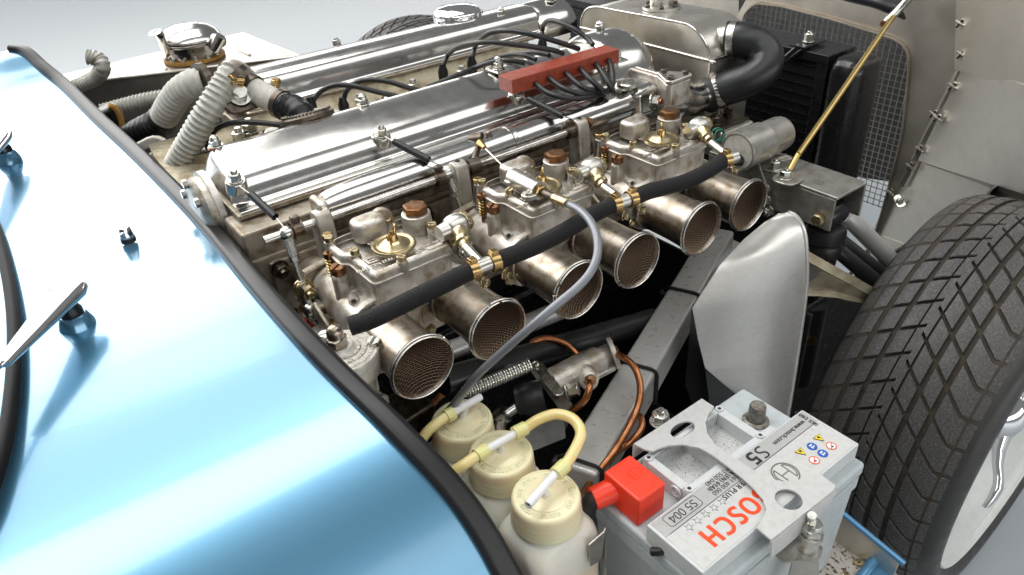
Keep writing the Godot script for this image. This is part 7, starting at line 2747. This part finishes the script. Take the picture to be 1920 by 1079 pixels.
func build_linkage() -> void:
	var z := 0.14
	var y := 0.789
	var t := thing("throttle_shaft", "long thin steel throttle shaft with clamp collars, running above the carburettors", "shaft", V(0.16, y, z))
	var s := sh()
	rod(s, V(-0.056, y, z), V(0.39, y, z), 0.0052, 18)
	put(t, "shaft", s, mats.steel)
	for x in [-0.018, 0.168, 0.378]:
		s = sh()
		lathe(s, [Vector2(0, -0.006), Vector2(0.0095, -0.006), Vector2(0.0095, 0.006), Vector2(0, 0.006)], axis(V(x, y, z), Vector3.RIGHT), 22)
		box(s, V(0.010, 0.014, 0.008), Transform3D(Basis(), V(x, y + 0.010, z)), 0.002)
		put(t, "collar", s, mats.dark_steel)
	s = sh()
	lathe(s, [Vector2(0, -0.009), Vector2(0.0085, -0.009), Vector2(0.0085, 0.009), Vector2(0, 0.009)], axis(V(0.2516, 0.8030, 0.1011), V(0.6, 0.2, 0.7)), 22)
	put(t, "cable_barrel", s, mats.dark_steel)
	s = sh()
	rod(s, V(0.2489, 0.8030, 0.1133), V(0.2446, 0.8020, 0.1298), 0.0052, 14, 0.0030)
	put(t, "brass_nipple", s, mats.brass)
	s = sh()
	rod(s, V(0.2561, 0.8000, 0.1004), V(0.218, y, z), 0.0045, 12)
	lathe(s, [Vector2(0, -0.008), Vector2(0.0100, -0.008), Vector2(0.0100, 0.008), Vector2(0, 0.008)], axis(V(0.218, y, z), Vector3.RIGHT), 22)
	hexhead(s, axis(V(0.2673, 0.8030, 0.1018), V(0.6, 0.3, 0.2)), 0.009, 0.006, 0.007)
	put(t, "cable_lever", s, mats.dark_steel)
	# pedestals
	var px := [0.012, 0.196, 0.395]
	var who := ["nearest the blue scuttle", "behind the middle carburettor", "nearest the thermostat housing"]
	for i in 3:
		t = thing("shaft_pedestal", "cast upright pedestal that carries the throttle shaft, " + who[i], "bracket", V(px[i], 0.72, z), "throttle shaft pedestals")
		s = sh()
		prism(s, smooth2([Vector2(-0.014, 0.0), Vector2(-0.0125, 0.030), Vector2(-0.0110, 0.066), Vector2(-0.0075, 0.078), Vector2(0, 0.0815), Vector2(0.0075, 0.078), Vector2(0.0110, 0.066), Vector2(0.014, 0.030), Vector2(0.020, 0.0)], 3), 0.020, Transform3D(Basis(V(0, 0, 1), V(1, 0, 0), V(0, 1, 0)), V(px[i] - 0.010, y - 0.0675, z)), 0.003, 3)
		put(t, "upright", s, mats.cast)
		s = sh()
		lathe(s, [Vector2(0, -0.001), Vector2(0.0035, -0.001), Vector2(0.0035, 0.0008), Vector2(0, 0.0008)], Transform3D(Basis(), V(px[i], y + 0.0135, z)), 14)
		put(t, "pinch_screw", s, mats.dark_steel)
	# link rods with ball ends
	var tops := [V(-0.0308, 0.7900, 0.1433), V(0.1842, 0.7900, 0.1346), V(0.4051, 0.7900, 0.1360)]
	var feet := [V(-0.0401, 0.7160, 0.1856), V(0.1866, 0.7160, 0.1709), V(0.4269, 0.7350, 0.1485)]
	for i in 3:
		t = thing("throttle_link", "zinc-plated throttle link rod with ball ends, " + who[i], "link rod", tops[i], "throttle link rods")
		var a: Vector3 = tops[i]
		var b: Vector3 = feet[i]
		var d := (b - a).normalized()
		s = sh()
		ball(s, a, 0.0085, 18)
		put(t, "ball_socket", s, mats.zinc)
		s = sh()
		rod(s, a + d * 0.004, a + d * 0.026, 0.0058, 18)
		prism(s, hexpoly(0.010), 0.006, axis(a + d * 0.026, d), 0.0005)
		rod(s, a + d * 0.03, b - d * 0.02, 0.0030, 14)
		prism(s, hexpoly(0.010), 0.006, axis(b - d * 0.032, d), 0.0005)
		rod(s, b - d * 0.026, b, 0.0055, 18)
		put(t, "rod", s, mats.zinc)
		s = sh()
		ball(s, b, 0.0080, 18)
		put(t, "foot_ball", s, mats.zinc)
		s = sh()
		hexhead(s, axis(b + V(0.007, 0.001, 0), Vector3.RIGHT), 0.011, 0.006)
		slotted(s, axis(b + V(0.018, 0.001, 0), Vector3.RIGHT), 0.0055, 0.005)
		rod(s, b, b + V(0.02, 0.001, 0), 0.0035, 12)
		put(t, "foot_stud", s, mats.zinc)
		s = sh()
		hexhead(s, axis(a + V(0.007, 0.0, 0), Vector3.RIGHT), 0.0115, 0.006, 0.0075)
		put(t, "top_nut", s, mats.bronze)
	# sheathed return stays hooked from the cam cover nuts
	var from := [V(-0.0451, 0.8220, 0.0590), V(0.1460, 0.8240, 0.0550), V(0.3607, 0.8240, 0.0560)]
	var sheath := [[V(-0.0409, 0.8180, 0.0815), V(-0.0327, 0.8030, 0.1230)], [V(0.1482, 0.8220, 0.0721), V(0.1687, 0.8060, 0.1183)], [V(0.3607, 0.8220, 0.0727), V(0.3759, 0.8080, 0.1279)]]
	for i in 3:
		t = thing("return_stay", "wire stay in a black sleeve hooked from a cam cover nut, " + who[i], "wire stay", sheath[i][0], "sleeved wire stays")
		s = sh()
		tube(s, PackedVector3Array([from[i], sheath[i][0], sheath[i][1], tops[i] + V(0, 0.004, 0)]), 0.0009, 8)
		put(t, "wire", s, mats.steel)
		s = sh()
		lathe(s, [Vector2(0.0028, 0), Vector2(0.0046, 0), Vector2(0.0046, sheath[i][0].distance_to(sheath[i][1])), Vector2(0.0028, sheath[i][0].distance_to(sheath[i][1]))], axis(sheath[i][0], sheath[i][1] - sheath[i][0]), 20, true)
		put(t, "sleeve", s, mats.matt_rubber)
